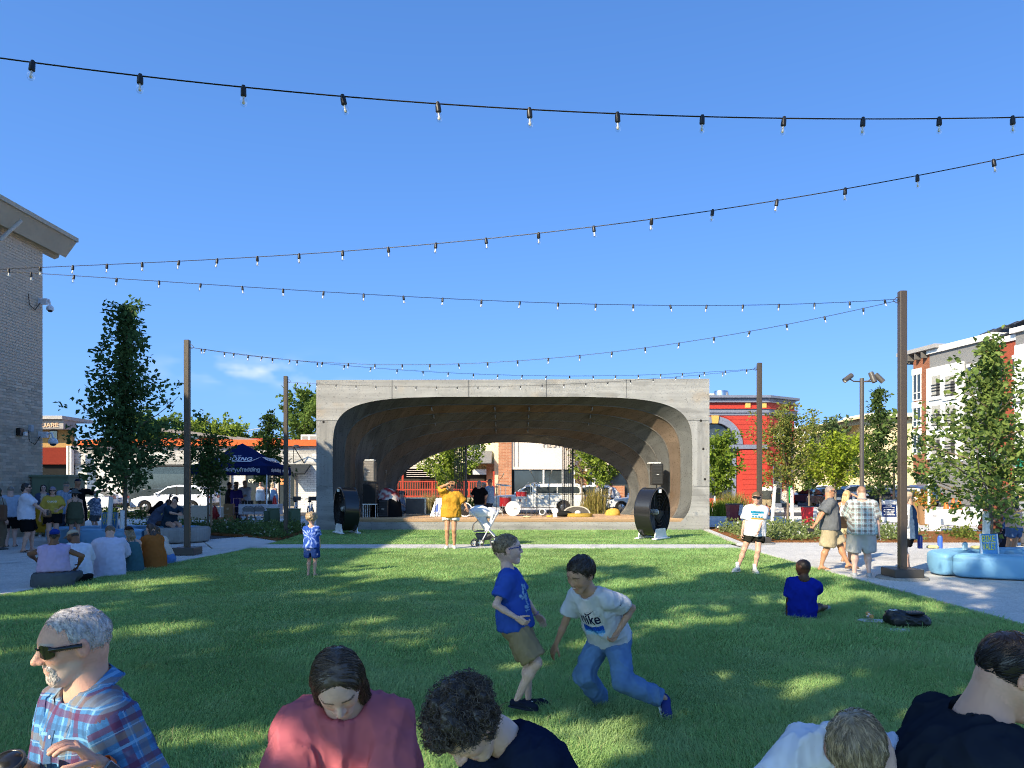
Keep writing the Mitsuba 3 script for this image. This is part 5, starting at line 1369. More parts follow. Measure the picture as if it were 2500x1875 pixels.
def tree(name, label, base, H, z0, R, shape, nbr, nleaf, leaf, c0, c1, tr=.05, seed=0, up=.7, clump=.16, group=None, bark=None, wd=.32, stake=None, part=.75, per=9):
    r = np.random.default_rng(seed)
    k = thing(name, label, 'tree', group)
    b = np.asarray(base, float)
    if len(b) == 2: b = np.r_[b, 0]
    zz = np.linspace(0, 1, 9)
    wob = np.c_[np.cumsum(r.normal(0, .012 * H / 6, 9)), np.cumsum(r.normal(0, .012 * H / 6, 9)), zz * H * .985]; wob[0, :2] = 0
    tk = b + wob
    limbs, P_, D_, W_ = [tube(tk, tr * (1 - .93 * zz) + .006, 8)], [], [], []
    ctr = lambda z: np.array([np.interp(z, wob[:, 2], tk[:, i]) for i in (0, 1)])
    az = r.uniform(0, 6)
    for i in range(nbr):
        t = (i + r.uniform(.2, .8)) / nbr; z = z0 + (H - z0) * t
        az += 2.4 + r.normal(0, .25); L = R * shape(t) * (.7 + .5 * r.random()) + .12
        e = up * (.6 + .7 * r.random()); dh = np.array([math.cos(az), math.sin(az)])
        s = np.linspace(0, 1, 6)
        c = ctr(z - b[2] if False else z)
        pts = np.c_[c[0] + dh[0] * L * s, c[1] + dh[1] * L * s, b[2] + z + L * (math.tan(e) * s * .75 + .18 * s * s - .12 * s)]
        pts[1:, :2] += r.normal(0, .05 * L, (5, 2)).cumsum(0) * .5
        limbs.append(tube(pts, (tr * .42 * (1 - t * .6)) * (1 - .85 * s) + .003, 5))
        m = max(int(nleaf * part / nbr * (L / (R * .62))), 6)
        q = r.uniform(.18, 1.03, m) ** .8
        tw = r.integers(0, max(m // per, 1), m); to = r.normal(0, 1, (max(m // per, 1), 3)) * clump * (.5 + L * .35); tq = r.uniform(.2, 1.0, max(m // per, 1))
        q = .5 * q + .5 * tq[tw]; q = np.clip(tq[tw] + r.normal(0, .07, m), .05, 1.04)
        pp = np.stack([np.interp(q, s, pts[:, j]) for j in range(3)], 1) + to[tw] + r.normal(0, 1, (m, 3)) * clump * .38
        P_.append(pp); o = pp - np.r_[ctr(z), b[2] + z]; D_.append(o / (np.linalg.norm(o, axis=1, keepdims=True) + 1e-6))
    m = int(nleaf * (1 - part))
    zt = z0 + (H - z0) * r.random(m) ** .7; cc = np.array([ctr(z) for z in zt])
    P_.append(np.c_[cc, b[2] + zt] + r.normal(0, 1, (m, 3)) * np.array([1, 1, .6]) * (R * .17 * (1.05 - zt / H) + .05)[:, None]); D_.append(unit_rows(r.normal(size=(m, 3))))
    Pp, Dd = np.vstack(P_), np.vstack(D_); N = len(Pp)
    d = unit_rows(Dd * .8 + r.normal(0, .75, (N, 3)) + np.array([0, 0, -.15])); nn = unit_rows(np.array([0, 0, 1.0]) + r.normal(0, .75, (N, 3)))
    t = r.random(N)[:, None]; col = np.array(c0) * (1 - t) + np.array(c1) * t; col *= (.75 + .5 * r.random(N))[:, None]
    m_, c_ = leaves(Pp, d, nn, leaf * (.65 + .6 * r.random(N)), wd, col)
    put(k, 'trunk', cat(*limbs), bark or BARK, True)
    put(k, 'crown', m_, 'leaf', False, color=c_, kind='stuff')
    if stake:
        for i, (dx, dy, h, wrap) in enumerate(stake):
            put(k, 'stake', rod((b[0] + dx, b[1] + dy, b[2]), (b[0] + dx * .8, b[1] + dy * .8, b[2] + h), .04 if not wrap else .065, 8), M((.78, .77, .74)) if wrap else M((.42, .30, .18)))
    return k


def unit_rows(x): return x / (np.linalg.norm(x, axis=1, keepdims=True) + 1e-9)


def ao(u, Y): return ((u - 1250) / FPX * Y, Y)


GD, GL = (.030, .062, .018), (.065, .115, .030)

tree('young_oak', 'dark young oak with a ragged spire standing inside the left ring bench', ao(303, 21.9), 6.9, 1.5, 1.22, lambda t: (np.clip(1.0 - .2 * t, 0, 1) if t < .40 else .62 * (1 - t) / .6 + .08) * (.45 + .85 * np.sin(t * 25) ** 2) + .06, 50, 6600, .165, (.06, .12, .05), (.11, .19, .07), .06, 11, up=.62, clump=.2, stake=((-.42, -.1, 1.35, 1), (.05, -.22, .95, 1), (-.12, .25, .95, 1)))
tree('young_oak', 'bushy young oak leaning its leaves over the right ring bench', (8.98, 14.0), 4.35, 1.0, 1.28, lambda t: (1.0 if t < .42 else .42 * (1 - t) / .58 + .10) * (.7 + .5 * np.sin(t * 21 + 1) ** 2), 42, 5000, .125, (.11, .18, .05), (.24, .31, .085), .05, 12, up=.55, clump=.17, stake=((-.12, -.05, 1.2, 1),))
tree('young_tree', 'small thin tree staked in the left planting bed before the blue canopy', ao(508, 26.3), 3.3, 1.25, .9, SH_OVAL, 28, 2200, .13, (.045, .09, .03), (.10, .16, .045), .035, 13, stake=((.12, 0, 1.7, 0),))
tree('young_tree', 'slim upright tree behind the blue canopy tent', ao(658, 36), 5.1, 1.6, 1.25, SH_CONE, 26, 2300, .17, GD, (.08, .13, .035), .05, 14)
tree('young_tree', 'staked tree with reddening leaves in front of the red building', ao(1925, 29.0), 4.3, 1.45, 1.1, SH_OVAL, 32, 3200, .13, (.12, .18, .05), (.30, .29, .07), .045, 15, up=.8, stake=((-.62, .1, 1.7, 1), (.12, -.1, 1.6, 1)))
tree('young_tree', 'dense bright green tree beside the right end of the stage', ao(1757, 42), 4.25, 1.1, .95, SH_OVAL, 30, 3200, .2, (.14, .22, .03), (.24, .32, .05), .06, 16, stake=((-.3, 0, 1.6, 1),))
tree('young_oak', 'dark slender tree behind the spotlight pole', ao(2148, 33), 5.9, 1.2, 1.15, SH_CONE, 34, 3800, .16, (.05, .09, .03), (.11, .16, .045), .05, 17)
tree('street_tree', 'yellow green spreading tree in the car park on the right', ao(2040, 48), 4.4, 1.6, 2.5, SH_OVAL, 34, 4200, .24, (.20, .28, .03), (.34, .40, .05), .09, 18, up=.5)
tree('street_tree', 'grey green tree rising behind the yellow green one', ao(2035, 56), 6.2, 2.4, 1.8, SH_OVAL, 26, 2200, .26, (.10, .16, .06), (.17, .22, .09), .09, 19)
tree('street_tree', 'small round dark tree in the shade of the car park', ao(1975, 52), 3.6, 1.4, 1.15, SH_OVAL, 18, 1300, .24, (.07, .12, .035), (.12, .18, .055), .07, 20)
tree('street_tree', 'bright green tree seen through the left of the stage opening', ao(1092, 40), 4.6, 1.6, 2.05, SH_OVAL, 36, 4800, .19, (.18, .26, .04), (.30, .38, .07), .06, 21, up=.55, bark=M((.55, .52, .46)))
tree('street_tree', 'bright green tree seen through the right of the stage opening', ao(1470, 41), 4.3, 1.7, 1.6, SH_OVAL, 32, 3800, .2, (.18, .26, .04), (.30, .38, .07), .06, 22, up=.6, bark=M((.6, .57, .5)))
tree('street_tree', 'thin dry tree with sparse brown leaves behind the stage', ao(1421, 43), 4.6, 1.6, .95, SH_OVAL, 22, 700, .16, (.20, .14, .06), (.30, .22, .10), .05, 23, up=.9)
for i, (u, Y, H, R, dk, lab) in enumerate(((725, 64, 9.4, 2.2, 1, 'leafy tree top showing over the roof just left of the stage'), (540, 70, 6.9, 2.7, 2, 'yellow green tree top behind the orange trimmed roof'), (380, 66, 7.0, 2.6, 1, 'green tree top behind the roof right of the dark oak'), (600, 74, 6.2, 2.0, 0, 'lower tree top behind the roof beside the street light'), (460, 72, 7.2, 2.4, 0, 'olive tree top behind the sloping grey roof'))):
    tree('background_tree', lab, ao(u + (18 if u == 725 else 0), Y), H, 3.0, R, SH_OVAL, 34, 4200, .34, ((.08, .13, .04), (.11, .18, .04), (.20, .28, .04))[dk], ((.15, .21, .06), (.20, .28, .07), (.32, .38, .07))[dk], .14, 30 + i)
# tall trees behind the photographer, out of frame: their crowns shade the lawn
for i, (x, y, H, R, nl) in enumerate(SHADE):
    tree('shade_tree', 'tall leafy shade tree behind the photographer', (x, y), H, 4.2, R, SH_OVAL, 46, nl, .46, (.04, .08, .025), (.08, .13, .04), .22, 60 + i, up=.5, clump=.42, per=30, group='shade trees behind the photographer', wd=.42)


def shrubs(label, poly, n, h, leaf, c0, c1, seed, flowers=0, cat_='shrubs'):
    import shapely
    r = np.random.default_rng(seed); x0, y0, x1, y1 = poly.bounds
    q = np.c_[r.uniform(x0, x1, 6 * n), r.uniform(y0, y1, 6 * n)]; q = q[shapely.contains_xy(poly, q[:, 0], q[:, 1])][:n]
    P_, D_ = [], []
    for x, y in q:
        m = int(34 + 30 * r.random()); s = .45 + .7 * r.random()
        d = unit_rows(np.c_[r.normal(0, 1, (m, 2)), np.abs(r.normal(0, .8, m)) + .1]); rad = r.random(m) ** .5
        P_.append(np.array([x, y, .04]) + d * rad[:, None] * np.array([.42, .42, h]) * s); D_.append(d)
    Pp, Dd = np.vstack(P_), np.vstack(D_); N = len(Pp)
    t = r.random(N)[:, None]; col = (np.array(c0) * (1 - t) + np.array(c1) * t) * (.7 + .6 * r.random(N))[:, None]
    ln = leaf * (.6 + .8 * r.random(N))
    fl = r.random(N) < flowers
    col[fl] = (.75, .74, .66)
    m_, c_ = leaves(Pp, unit_rows(Dd + r.normal(0, .6, (N, 3))), unit_rows(np.array([0, 0, 1.0]) + r.normal(0, .7, (N, 3))), ln, .34, col)
    k = unique('shrubs'); put(k, None, m_, 'leaf', False, color=c_)
    labels[k] = {'label': label, 'category': cat_, 'kind': 'stuff'}


shrubs('low green shrubs with white flowers in the left planting bed', bed_l.buffer(-.15), 230, .42, .085, (.08, .14, .05), (.16, .23, .08), 41, .03)
shrubs('low sunlit shrubs with white flowers in the right planting bed', Polygon([(6.95, 22.1), (7.5, 26.8), (12.6, 27.2), (12.6, 22.1)]), 250, .50, .085, (.14, .20, .06), (.27, .32, .13), 42, .04)
shrubs('scattered small plants on the brown mulch at the far right', bed_r2.buffer(-.5), 46, .36, .10, (.09, .13, .03), (.20, .24, .05), 43, 0)
shrubs('low green plants along the concrete kerb beyond the tent', sbox(-22, 36.6, -14, 38.2), 60, .6, .12, (.03, .06, .02), (.07, .11, .03), 44)


def fountain_grass(label, c, R, h, n, c0, c1, seed):
    r = np.random.default_rng(seed)
    x = r.normal(0, R * .45, (n, 2)); a = r.uniform(0, 2 * PI, n); ln = h * (.6 + .5 * r.random(n)); o = np.c_[np.cos(a), np.sin(a)] * (R * .7 * r.random(n) ** .6)[:, None]
    b = np.c_[x + np.asarray(c[:2]), np.full(n, c[2] if len(c) > 2 else 0.0)]
    mid = b + np.c_[o * .35, ln * .65]; tip = b + np.c_[o * 1.0, ln * .95]
    s = np.c_[-np.sin(a), np.cos(a), np.zeros(n)] * .012
    v = np.stack([b - s, b + s, mid + s, mid - s, tip], 1).reshape(-1, 3)
    F = (np.array([[0, 1, 2], [0, 2, 3], [3, 2, 4]])[None] + (np.arange(n) * 5)[:, None, None]).reshape(-1, 3)
    t = r.random(n)[:, None]; col = np.array(c0) * (1 - t) + np.array(c1) * t
    k = thing('ornamental_grass', label, 'grass'); put(k, 'blades', (v, F), 'leaf', False, color=np.repeat(col, 5, 0), kind='stuff')


fountain_grass('tall straw coloured plume grass under the red building window', ao(1790, 40), .9, 1.35, 700, (.16, .20, .03), (.45, .34, .14), 1)
fountain_grass('lime green plume grass beside the right end of the stage', ao(1762, 38.5), .9, .95, 700, (.12, .18, .02), (.22, .28, .04), 2)
fountain_grass('dry plume grass behind the stage beside the left rod bundle', ao(1052, 37), .6, 1.35, 400, (.22, .19, .07), (.42, .34, .16), 3)
fountain_grass('green plume grass behind the man in black on stage', ao(1147, 36), .5, 1.2, 400, (.12, .18, .03), (.24, .28, .06), 4)
fountain_grass('yellow plume grass behind the right end of the stage opening', ao(1455, 40), .7, 1.6, 500, (.2, .2, .05), (.45, .34, .12), 5)

# ------------------------------------------------------------------ poles and string lights
PB = M((.060, .046, .034), .45)
POLES = {'L0': (-8.8, 11.9), 'L1': (-7.84, 18.0), 'L2': (-7.28, 24.0), 'R0': (7.0, 6.44), 'R1': (7.04, 13.45), 'R2': (7.1, 21.4), 'LL': (-8.7, 3.95)}
PLAB = {'L0': 'brown string light pole out of frame at the left', 'L1': 'brown string light pole on the left plaza edge with a square foot', 'L2': 'brown string light pole in the left planting bed beside the stage', 'R0': 'brown string light pole out of frame at the near right',
        'R1': 'tall brown string light pole on the right plaza, nearest to the viewer', 'R2': 'brown string light pole in the right planting bed', 'LL': 'brown string light pole out of frame at the near left'}
PZ = 5.19
for n_, (x, y) in POLES.items():
    k = thing('light_pole', PLAB[n_], 'pole')
    put(k, 'shaft', cbx((x, y, PZ / 2 + .05), (.125, .125, PZ - .1), 0, .012), PB)
    if n_ != 'L2': put(k, 'foot', cbx((x, y, .10), (.52, .52, .18), 0, .01), M((.045, .042, .038), .5))
    if n_ in ('R1', 'R2'): put(k, 'footing', lathe([(0, .045), (.42, .045), (.44, .02), (.44, -.02)], 28, loc=(x, y, 0)), 'stone_bench', 30)
    put(k, 'hand_hole', cbx((x + (.066 if x > 0 else -.066), y - .02, 1.05), (.012, .07, .2)), PB)
    sg = 1 if x < 0 else -1
    put(k, 'hook', tube([(x, y - .02, PZ - .12), (x + sg * .12, y - .02, PZ - .12), (x + sg * .17, y - .02, PZ - .18), (x + sg * .12, y - .02, PZ - .22), (x + sg * .07, y - .02, PZ - .17)], .008, 6), PB)

WM, SOCK = M((.016, .013, .012), .5), M((.012, .012, .014), .4)


def strand(label, a, b, uv, spacing=.66, start=.4, sc=1.0):
    A, B = np.array(POLES[a]), np.array(POLES[b]); ts, zs = [], []
    for u, v in uv:
        k_ = (u - 1250) / FPX; t = (k_ * A[1] - A[0]) / ((B[0] - A[0]) - k_ * (B[1] - A[1]))
        Y = A[1] + (B[1] - A[1]) * t; ts.append(t); zs.append(CAM_H + (HORIZON - v) / FPX * Y)
    if a in ('L1', 'L2', 'L0'): ts.append(0); zs.append(PZ - .14)
    if b in ('R1', 'R2'): ts.append(1); zs.append(PZ - .14)
    co = np.polyfit(ts, zs, 3)
    L = np.linalg.norm(B - A); t = np.linspace(0, 1, 90)
    pts = np.c_[A[0] + (B[0] - A[0]) * t, A[1] + (B[1] - A[1]) * t, np.polyval(co, t)]
    k = thing('string_light', label, 'string light')
    put(k, 'wire', tube(pts, .0052, 5), WM, True)
    r = np.random.default_rng(int(abs(A[1] * 100 + B[1])))
    d = start
    while d < L - .25:
        q = d / L; p = np.array([A[0] + (B[0] - A[0]) * q, A[1] + (B[1] - A[1]) * q, np.polyval(co, q)])
        tl = np.array([r.normal(0, .12), r.normal(0, .12), -1.0]); tl /= np.linalg.norm(tl)
        put(k, 'socket', lathe([(0, .012), (.012, .012), (.014, .0), (.019, -.012), (.0205, -.055), (.017, -.06), (0, -.06)], 8, -tl, p), SOCK, 40)
        put(k, 'bulb', lathe([(0.010, -.058), (.016, -.066), (.024, -.085), (.0255, -.10), (.020, -.118), (.010, -.128), (0, -.131)], 10, -tl, p), 'bulb_glass', True)
        put(k, 'filament', lathe([(0, -.06), (.006, -.062), (.007, -.088), (.011, -.10), (.008, -.112), (0, -.114)], 6, -tl, p), M((.80, .76, .66), .3), True)
        d += spacing
    return k


c13 = lambda l: [(x * 1.13, y * 1.13) for x, y in l]
strand('nearest string of clear bulbs crossing high over the lawn', 'LL', 'R0', [(0, 143), (220, 170), (475, 198), (723, 225), (961, 245), (1187, 263), (1404, 273.5), (1616, 282), (1814, 287), (2003, 289), (2190, 289), (2385, 288), (2500, 287)], .655, .42)
strand('string of bulbs rising from the far left to the near right', 'L0', 'R0', c13([(0, 572), (110, 577), (230, 570), (447, 562), (640, 553), (840, 538), (1065, 516), (1313, 485), (1583, 444), (1730, 422), (1888, 394), (2050, 368), (2212, 337)]))
strand('string of bulbs dropping from the left edge to the tall right pole', 'L0', 'R1', c13([(0, 575), (135, 590), (235, 598), (330, 606), (525, 622), (710, 633), (885, 643), (1055, 652), (1220, 656), (1380, 657), (1535, 658), (1685, 655), (1830, 652), (1900, 652)]))
strand('sagging string of bulbs from the left pole up to the tall right pole', 'L1', 'R1', c13([(485, 765), (580, 773), (700, 783), (850, 787), (1020, 785), (1160, 775), (1295, 765), (1440, 745), (1590, 720), (1750, 692), (1830, 677), (1900, 657)]))
strand('low string of bulbs just above the stage roof line', 'L1', 'R2', c13([(530, 770), (655, 780), (770, 793), (880, 799), (1040, 807), (1200, 812), (1310, 812), (1460, 809), (1550, 803), (1637, 797)]))
strand('farthest string of bulbs hanging in front of the concrete stage top', 'L2', 'R2', [(719, 936), (764, 938), (809, 940), (900, 943), (990, 945), (1084, 944), (1227, 942), (1327, 938.6), (1428, 935), (1482, 932), (1589, 925), (1643, 923), (1701, 919)])

k = thing('spotlight_pole', 'tall dark pole with three cylindrical spotlights at its top', 'lamp post')
sx, sy = ao(2104, 27.5)
put(k, 'shaft', tube([(sx, sy, 0), (sx, sy, 5.62)], .075, 12), M((.07, .062, .055), .45), 30)
for dx, dy, tx, tz in ((-.55, -.1, -.8, -.55), (.28, -.25, .25, -.9), (.62, -.05, .62, -.75)):
    d = unit([tx, -.25, tz]); c = np.array([sx + dx, sy + dy, 5.62])
    put(k, 'arm', tube([(sx, sy, 5.5), (sx + dx * .6, sy + dy * .6, 5.5), c], .025, 6), M((.07, .062, .055), .45))
    h = put(k, 'spotlight', lathe([(0, -.21), (.085, -.2), (.095, -.18), (.095, .2), (.085, .2), (.08, .15), (0, .15)], 16, d, c), M((.075, .068, .06), .45), 30)
    put(h, 'lens', lathe([(0, .0), (.078, .0)], 16, d, c + d * .16), M((.6, .58, .5), .2))
k = thing('street_light', 'far twin armed street light above the shop roofs', 'street light'); fx, fy = ao(597, 84)
put(k, 'post', rod((fx, fy, 0), (fx, fy, 7.0), .09), M((.35, .36, .38)))
for s in (-1, 1): put(k, 'arm', tube([(fx, fy, 6.6), (fx + s * .5, fy, 7.8), (fx + s * 1.5, fy, 8.5 if s < 0 else 8.0), (fx + s * (2.2 if s < 0 else 1.9), fy, 8.5 if s < 0 else 8.0)], [.08, .07, .06, .1], 6), M((.35, .36, .38)))
k = thing('globe_lamp', 'twin headed lantern post in the crown of the reddening tree', 'street light'); fx, fy = ao(1934, 40)
put(k, 'post', rod((fx, fy, 0), (fx, fy, 4.3), .06), M((.05, .05, .055), .4))
put(k, 'crossarm', rod((fx - .68, fy, 4.0), (fx + .68, fy, 4.0), .035), M((.05, .05, .055), .4))
for s in (-1, 1): put(k, 'lantern', lathe([(0, .5), (.1, .42), (.28, .3), (.3, .2), (.22, -.05), (.1, -.12), (0, -.12)], 16, loc=(fx + s * .68, fy, 4.05)), M((.62, .63, .66), .25), 30)
k = thing('sign_post', 'dark post with a bracket arm in the right background', 'post'); fx, fy = ao(2182, 45)
put(k, 'post', rod((fx, fy, 0), (fx, fy, 4.0), .07), M((.05, .045, .04))); put(k, 'bracket', cat(rod((fx, fy, 4.0), (fx + .3, fy, 3.98), .04), rod((fx, fy, 3.4), (fx + .3, fy, 3.98), .03)), M((.05, .045, .04)))
k = thing('flag_banner', 'small red flower basket hanging from the bracket post', 'basket'); put(k, 'flowers', cat(*[ball((fx - .75 + .12 * math.cos(i * 2.1), fy + .1 * math.sin(i), 2.25 + .1 * math.sin(i * 1.3)), .13, 1) for i in range(7)]), M((.55, .03, .05)), kind='stuff'); put(k, 'hanger', rod((fx - .7, fy, 2.3), (fx, fy, 2.9), .015, 5), M((.05, .05, .05)))


# ------------------------------------------------------------------ ring benches
def sweep_bench(key, part, cx, cy, a, b, t0, t1, w, h, mat, caps=.12, lift=.02):
    n = 40; t = np.radians(np.linspace(t0, t1, n))
    c = np.c_[cx + a * np.cos(t), cy + b * np.sin(t)]; tan = np.gradient(c, axis=0); tan /= np.linalg.norm(tan, axis=1, keepdims=True); nr = np.c_[tan[:, 1], -tan[:, 0]]
    g = np.linspace(0, 2 * PI, 28, endpoint=False); e = .38
    px = np.sign(np.cos(g)) * np.abs(np.cos(g)) ** e * w / 2; pz = np.sign(np.sin(g)) * np.abs(np.sin(g)) ** e * h / 2
    rows = []
    for i in range(n):
        s = 1.0
        for j in (i, n - 1 - i):
            if j < 4: s = min(s, (.80, .93, .98, 1.0)[j])
        rows.append(np.c_[c[i, 0] + nr[i, 0] * px * s * (1 - .1 * (pz < 0)), c[i, 1] + nr[i, 1] * px * s * (1 - .1 * (pz < 0)), lift + h / 2 + pz * s])
    v = np.vstack(rows); m = 28
    i, j = np.meshgrid(np.arange(n - 1), np.arange(m), indexing='ij'); j2 = (j + 1) % m
    f = np.stack([i * m + j, i * m + j2, (i + 1) * m + j2, (i + 1) * m + j], -1).reshape(-1, 4); f = np.vstack([f[:, [0, 1, 2]], f[:, [0, 2, 3]]])
    v = np.vstack([v, rows[0].mean(0), rows[-1].mean(0)]); q = np.arange(m)
    f = np.vstack([f, np.stack([q * 0 + n * m, (q + 1) % m, q], 1), np.stack([q * 0 + n * m + 1, (n - 1) * m + q, (n - 1) * m + (q + 1) % m], 1)])
    return put(key, part, (v, f), mat, 50)


BLUE = P('blue_bench', lambda p, n, uv: mi.Color3f(.16, .36, .56) * (.86 + .22 * fbm(p.x * 2, p.y * 2, p.z * 3, 4) - .25 * smoothstep(.70, .78, noise(p.x * 3.1, p.z * 6))), rough=.5)
k = thing('ring_bench', 'long sky blue moulded ring bench around the oak on the right plaza', 'bench')
sweep_bench(k, 'segment', 10.2, 13.95, 2.1, .86, 196, 300, .5, .43, BLUE); sweep_bench(k, 'segment', 10.2, 13.95, 2.1, .86, -58, 70, .5, .43, BLUE); sweep_bench(k, 'segment', 10.2, 13.95, 2.1, .86, 72, 194.5, .5, .43, BLUE)
k = thing('ring_bench', 'blue and grey moulded ring bench around the dark oak on the left plaza', 'bench')
sweep_bench(k, 'segment', -11.3, 22.0, 2.1, .95, 150, 294, .5, .43, BLUE)
sweep_bench(k, 'segment', -11.3, 22.0, 2.1, .95, 296, 388, .52, .44, 'stone_bench'); sweep_bench(k, 'segment', -11.3, 22.0, 2.1, .95, 30, 148, .5, .43, BLUE)
k = None
for i, (u, v, lab, c) in enumerate(((2246, 1339, 'tall dark blue drink bottle on the right bench, left of the others', (.02, .04, .28)), (2295, 1339, 'bright blue bottle with a loop lid on the right bench', (.05, .13, .55)), (2356, 1342, 'short pale blue cup on the right bench nearest the tree', (.42, .66, .80)))):
    q = gp(u, v, .445); kk = thing('drink_bottle', lab, 'bottle'); hgt = (.27, .27, .15)[i]
    put(kk, 'flask', lathe([(0, 0), (.045, 0), (.047, .02), (.047, hgt * .8), (.03, hgt * .92), (0, hgt * .92)], 14, loc=q), M(c, .3), 40); put(kk, 'lid', lathe([(0, hgt * .9), (.03, hgt * .9), (.028, hgt), (0, hgt)], 12, loc=q), M((.05, .06, .1), .4), 40)
for i, (u, v, lab) in enumerate(((2277, 1339, 'crumpled yellow food wrapper on the right bench between the bottles'), (2385, 1340, 'pale paper plate of food on the right bench'),)):
    q = gp(u, v, .445); m = ball((q[0], q[1], q[2] + .03), (.12, .09, .035), 2); m = (m[0] + .02 * (meshkit.noise(m[0] * 30)[:, None] - .5), m[1]); single('food_wrapper', lab, 'wrapper', m, M((.72, .62, .30)))


def bike_sign(label, u, v, Y, w, h, yaw):
    x, y = ao(u, Y); z = CAM_H + (HORIZON - v) / FPX * Y
    kk = thing('sandwich_sign', label, 'sign'); R = rot([0, 0, 1], yaw) @ rot([1, 0, 0], -9)
    pos = np.array([x, y, z])
    W_ = lambda m: xf(m, R, pos)
    put(kk, 'board', W_(cbx((0, 0, h / 2), (w, .02, h), 0, .004)), M((.06, .24, .50), .5))
    put(kk, 'board', xf(cbx((0, 0, h / 2), (w, .02, h), 0, .004), rot([0, 0, 1], yaw) @ rot([1, 0, 0], 9), pos + rot([0, 0, 1], yaw) @ np.array([0, .3 * h, 0])), M((.06, .24, .50), .5))
    put(kk, 'frame', W_(cat(cbx((-w / 2 - .012, 0, h / 2), (.022, .035, h)), cbx((w / 2 + .012, 0, h / 2), (.022, .035, h)))), M((.6, .68, .74), .5))
    yl = M((.80, .70, .06))
    put(kk, 'lettering', W_(text('BIKE', h * .25, .006, bold=False, origin=(-.01, -.0115, h * .68), width=w * .84)), yl, kind='stuff'); put(kk, 'lettering', W_(text('VALET', h * .25, .006, bold=False, origin=(-.01, -.0115, h * .36), width=w * .88)), yl, kind='stuff')
    put(kk, 'rule', W_(bx(-w * .42, w * .4, -.0145, -.0105, h * .635, h * .648)), M((.75, .75, .72)))
    put(kk, 'arrow', W_(face(Polygon([(.05 * w, .17 * h), (.25 * w, .17 * h), (.25 * w, .21 * h), (.4 * w, .145 * h), (.25 * w, .08 * h), (.25 * w, .12 * h), (.05 * w, .12 * h)]), -.015, .004)), M((.6, .05, .06)))


bike_sign('blue BIKE VALET sandwich board with yellow letters inside the right ring bench', 2418, 1364, 13.5, .26, .45, -6)
bike_sign('blue BIKE VALET sandwich board with yellow letters behind the left ring bench', 266, 1297, 22.0, .42, .56, 8)

# ------------------------------------------------------------------ big drum fans
BLK = M((.014, .014, .015), .28)


def fan(label, u, v, ang, R=.74, depth=.52):
    x, y, _ = gp(u, v); k = thing('drum_fan', label, 'fan'); zc = R + .12
    n = np.array([math.sin(math.radians(ang)), -math.cos(math.radians(ang)), 0]); c = np.array([x, y, zc])
    put(k, 'drum', lathe([(R - .02, -depth / 2), (R, -depth / 2), (R + .015, -depth / 2 + .015), (R, -depth / 2 + .03), (R, depth / 2 - .03), (R + .015, depth / 2 - .015), (R, depth / 2), (R - .02, depth / 2), (R - .02, -depth / 2)], 56, n, c), M((.013, .013, .015), .22), 30)
    for s, dd in ((1, depth / 2 - .03), (-1, -depth / 2 + .03)):
        for r_ in np.linspace(.12, R - .03, 7): put(k, 'guard_ring', lathe([(r_ - .004, 0), (r_, .004), (r_ + .004, 0), (r_, -.004), (r_ - .004, 0)], 40, n, c + n * dd), BLK, True)
    l = np.array([n[1], -n[0], 0]); upv = np.array([0, 0, 1.0])
    for i in range(8):
        a = PI * i / 4; d = l * math.cos(a) + upv * math.sin(a); put(k, 'guard_spoke', rod(c + n * (depth / 2 - .03) + d * .08, c + n * (depth / 2 - .03) + d * (R - .02), .004, 4), BLK)
    put(k, 'back_plate', lathe([(0, 0), (R - .025, 0)], 48, n, c - n * (depth / 2 - .12)), M((.02, .02, .021), .4))
    for i in range(4):
        a = PI / 2 * i + .3; d = l * math.cos(a) + upv * math.sin(a); e = np.cross(n, d)
        put(k, 'blade', hull([c + d * .1 + n * .05 + e * .05, c + d * .1 - n * .05 - e * .05, c + d * (R - .08) + n * .07 + e * .15, c + d * (R - .08) - n * .07 - e * .15, c + d * (R * .6) + n * .075 + e * .16], .008), M((.05, .05, .052), .35), 30)
    put(k, 'hub', lathe([(0, .06), (.05, .055), (.09, .0), (.09, -.2), (0, -.2)], 20, n, c + n * .14), M((.5, .5, .48), .35), 30)
    put(k, 'motor_strut', cbx(c + n * .0, (.07, .07, 2 * R - .05), math.atan2(n[1], n[0])), M((.03, .03, .03), .3))
    for s in (-1, 1):
        q = np.array([x, y, 0]) + n * s * (depth / 2 - .02)
        P2 = [(-.44, .06), (.44, .06), (.32, .36), (-.32, .36)]
        f_ = lambda o: [q + l * a + upv * b + n * s * o for a, b in P2]
        put(k, 'base_plate', hull(f_(0.01) + f_(.04)), M((.70, .70, .72), .4))
        put(k, 'foot_rail', hull([q + l * a + upv * b + n * s * o for a in (-.5, .5) for b in (.045, .075) for o in (-.03, .12)]), M((.66, .66, .68), .4))
        for a in (-.42, .42): put(k, 'castor', lathe([(0, -.02), (.045, -.018), (.05, 0), (.045, .018), (0, .02)], 14, l, q + l * a + upv * .05 + n * s * .06), M((.68, .68, .66), .4), 40)
    put(k, 'tag', cbx(c + n * (depth / 2) + upv * (R * .86) + l * .05, (.09, .09, .1)), M((.8, .8, .78)))
    return k


fan('big black drum fan on the grass at the left end of the stage', 846, 1304, -62)
fan('big black drum fan on the grass at the right end of the stage', 1593, 1318, 54)


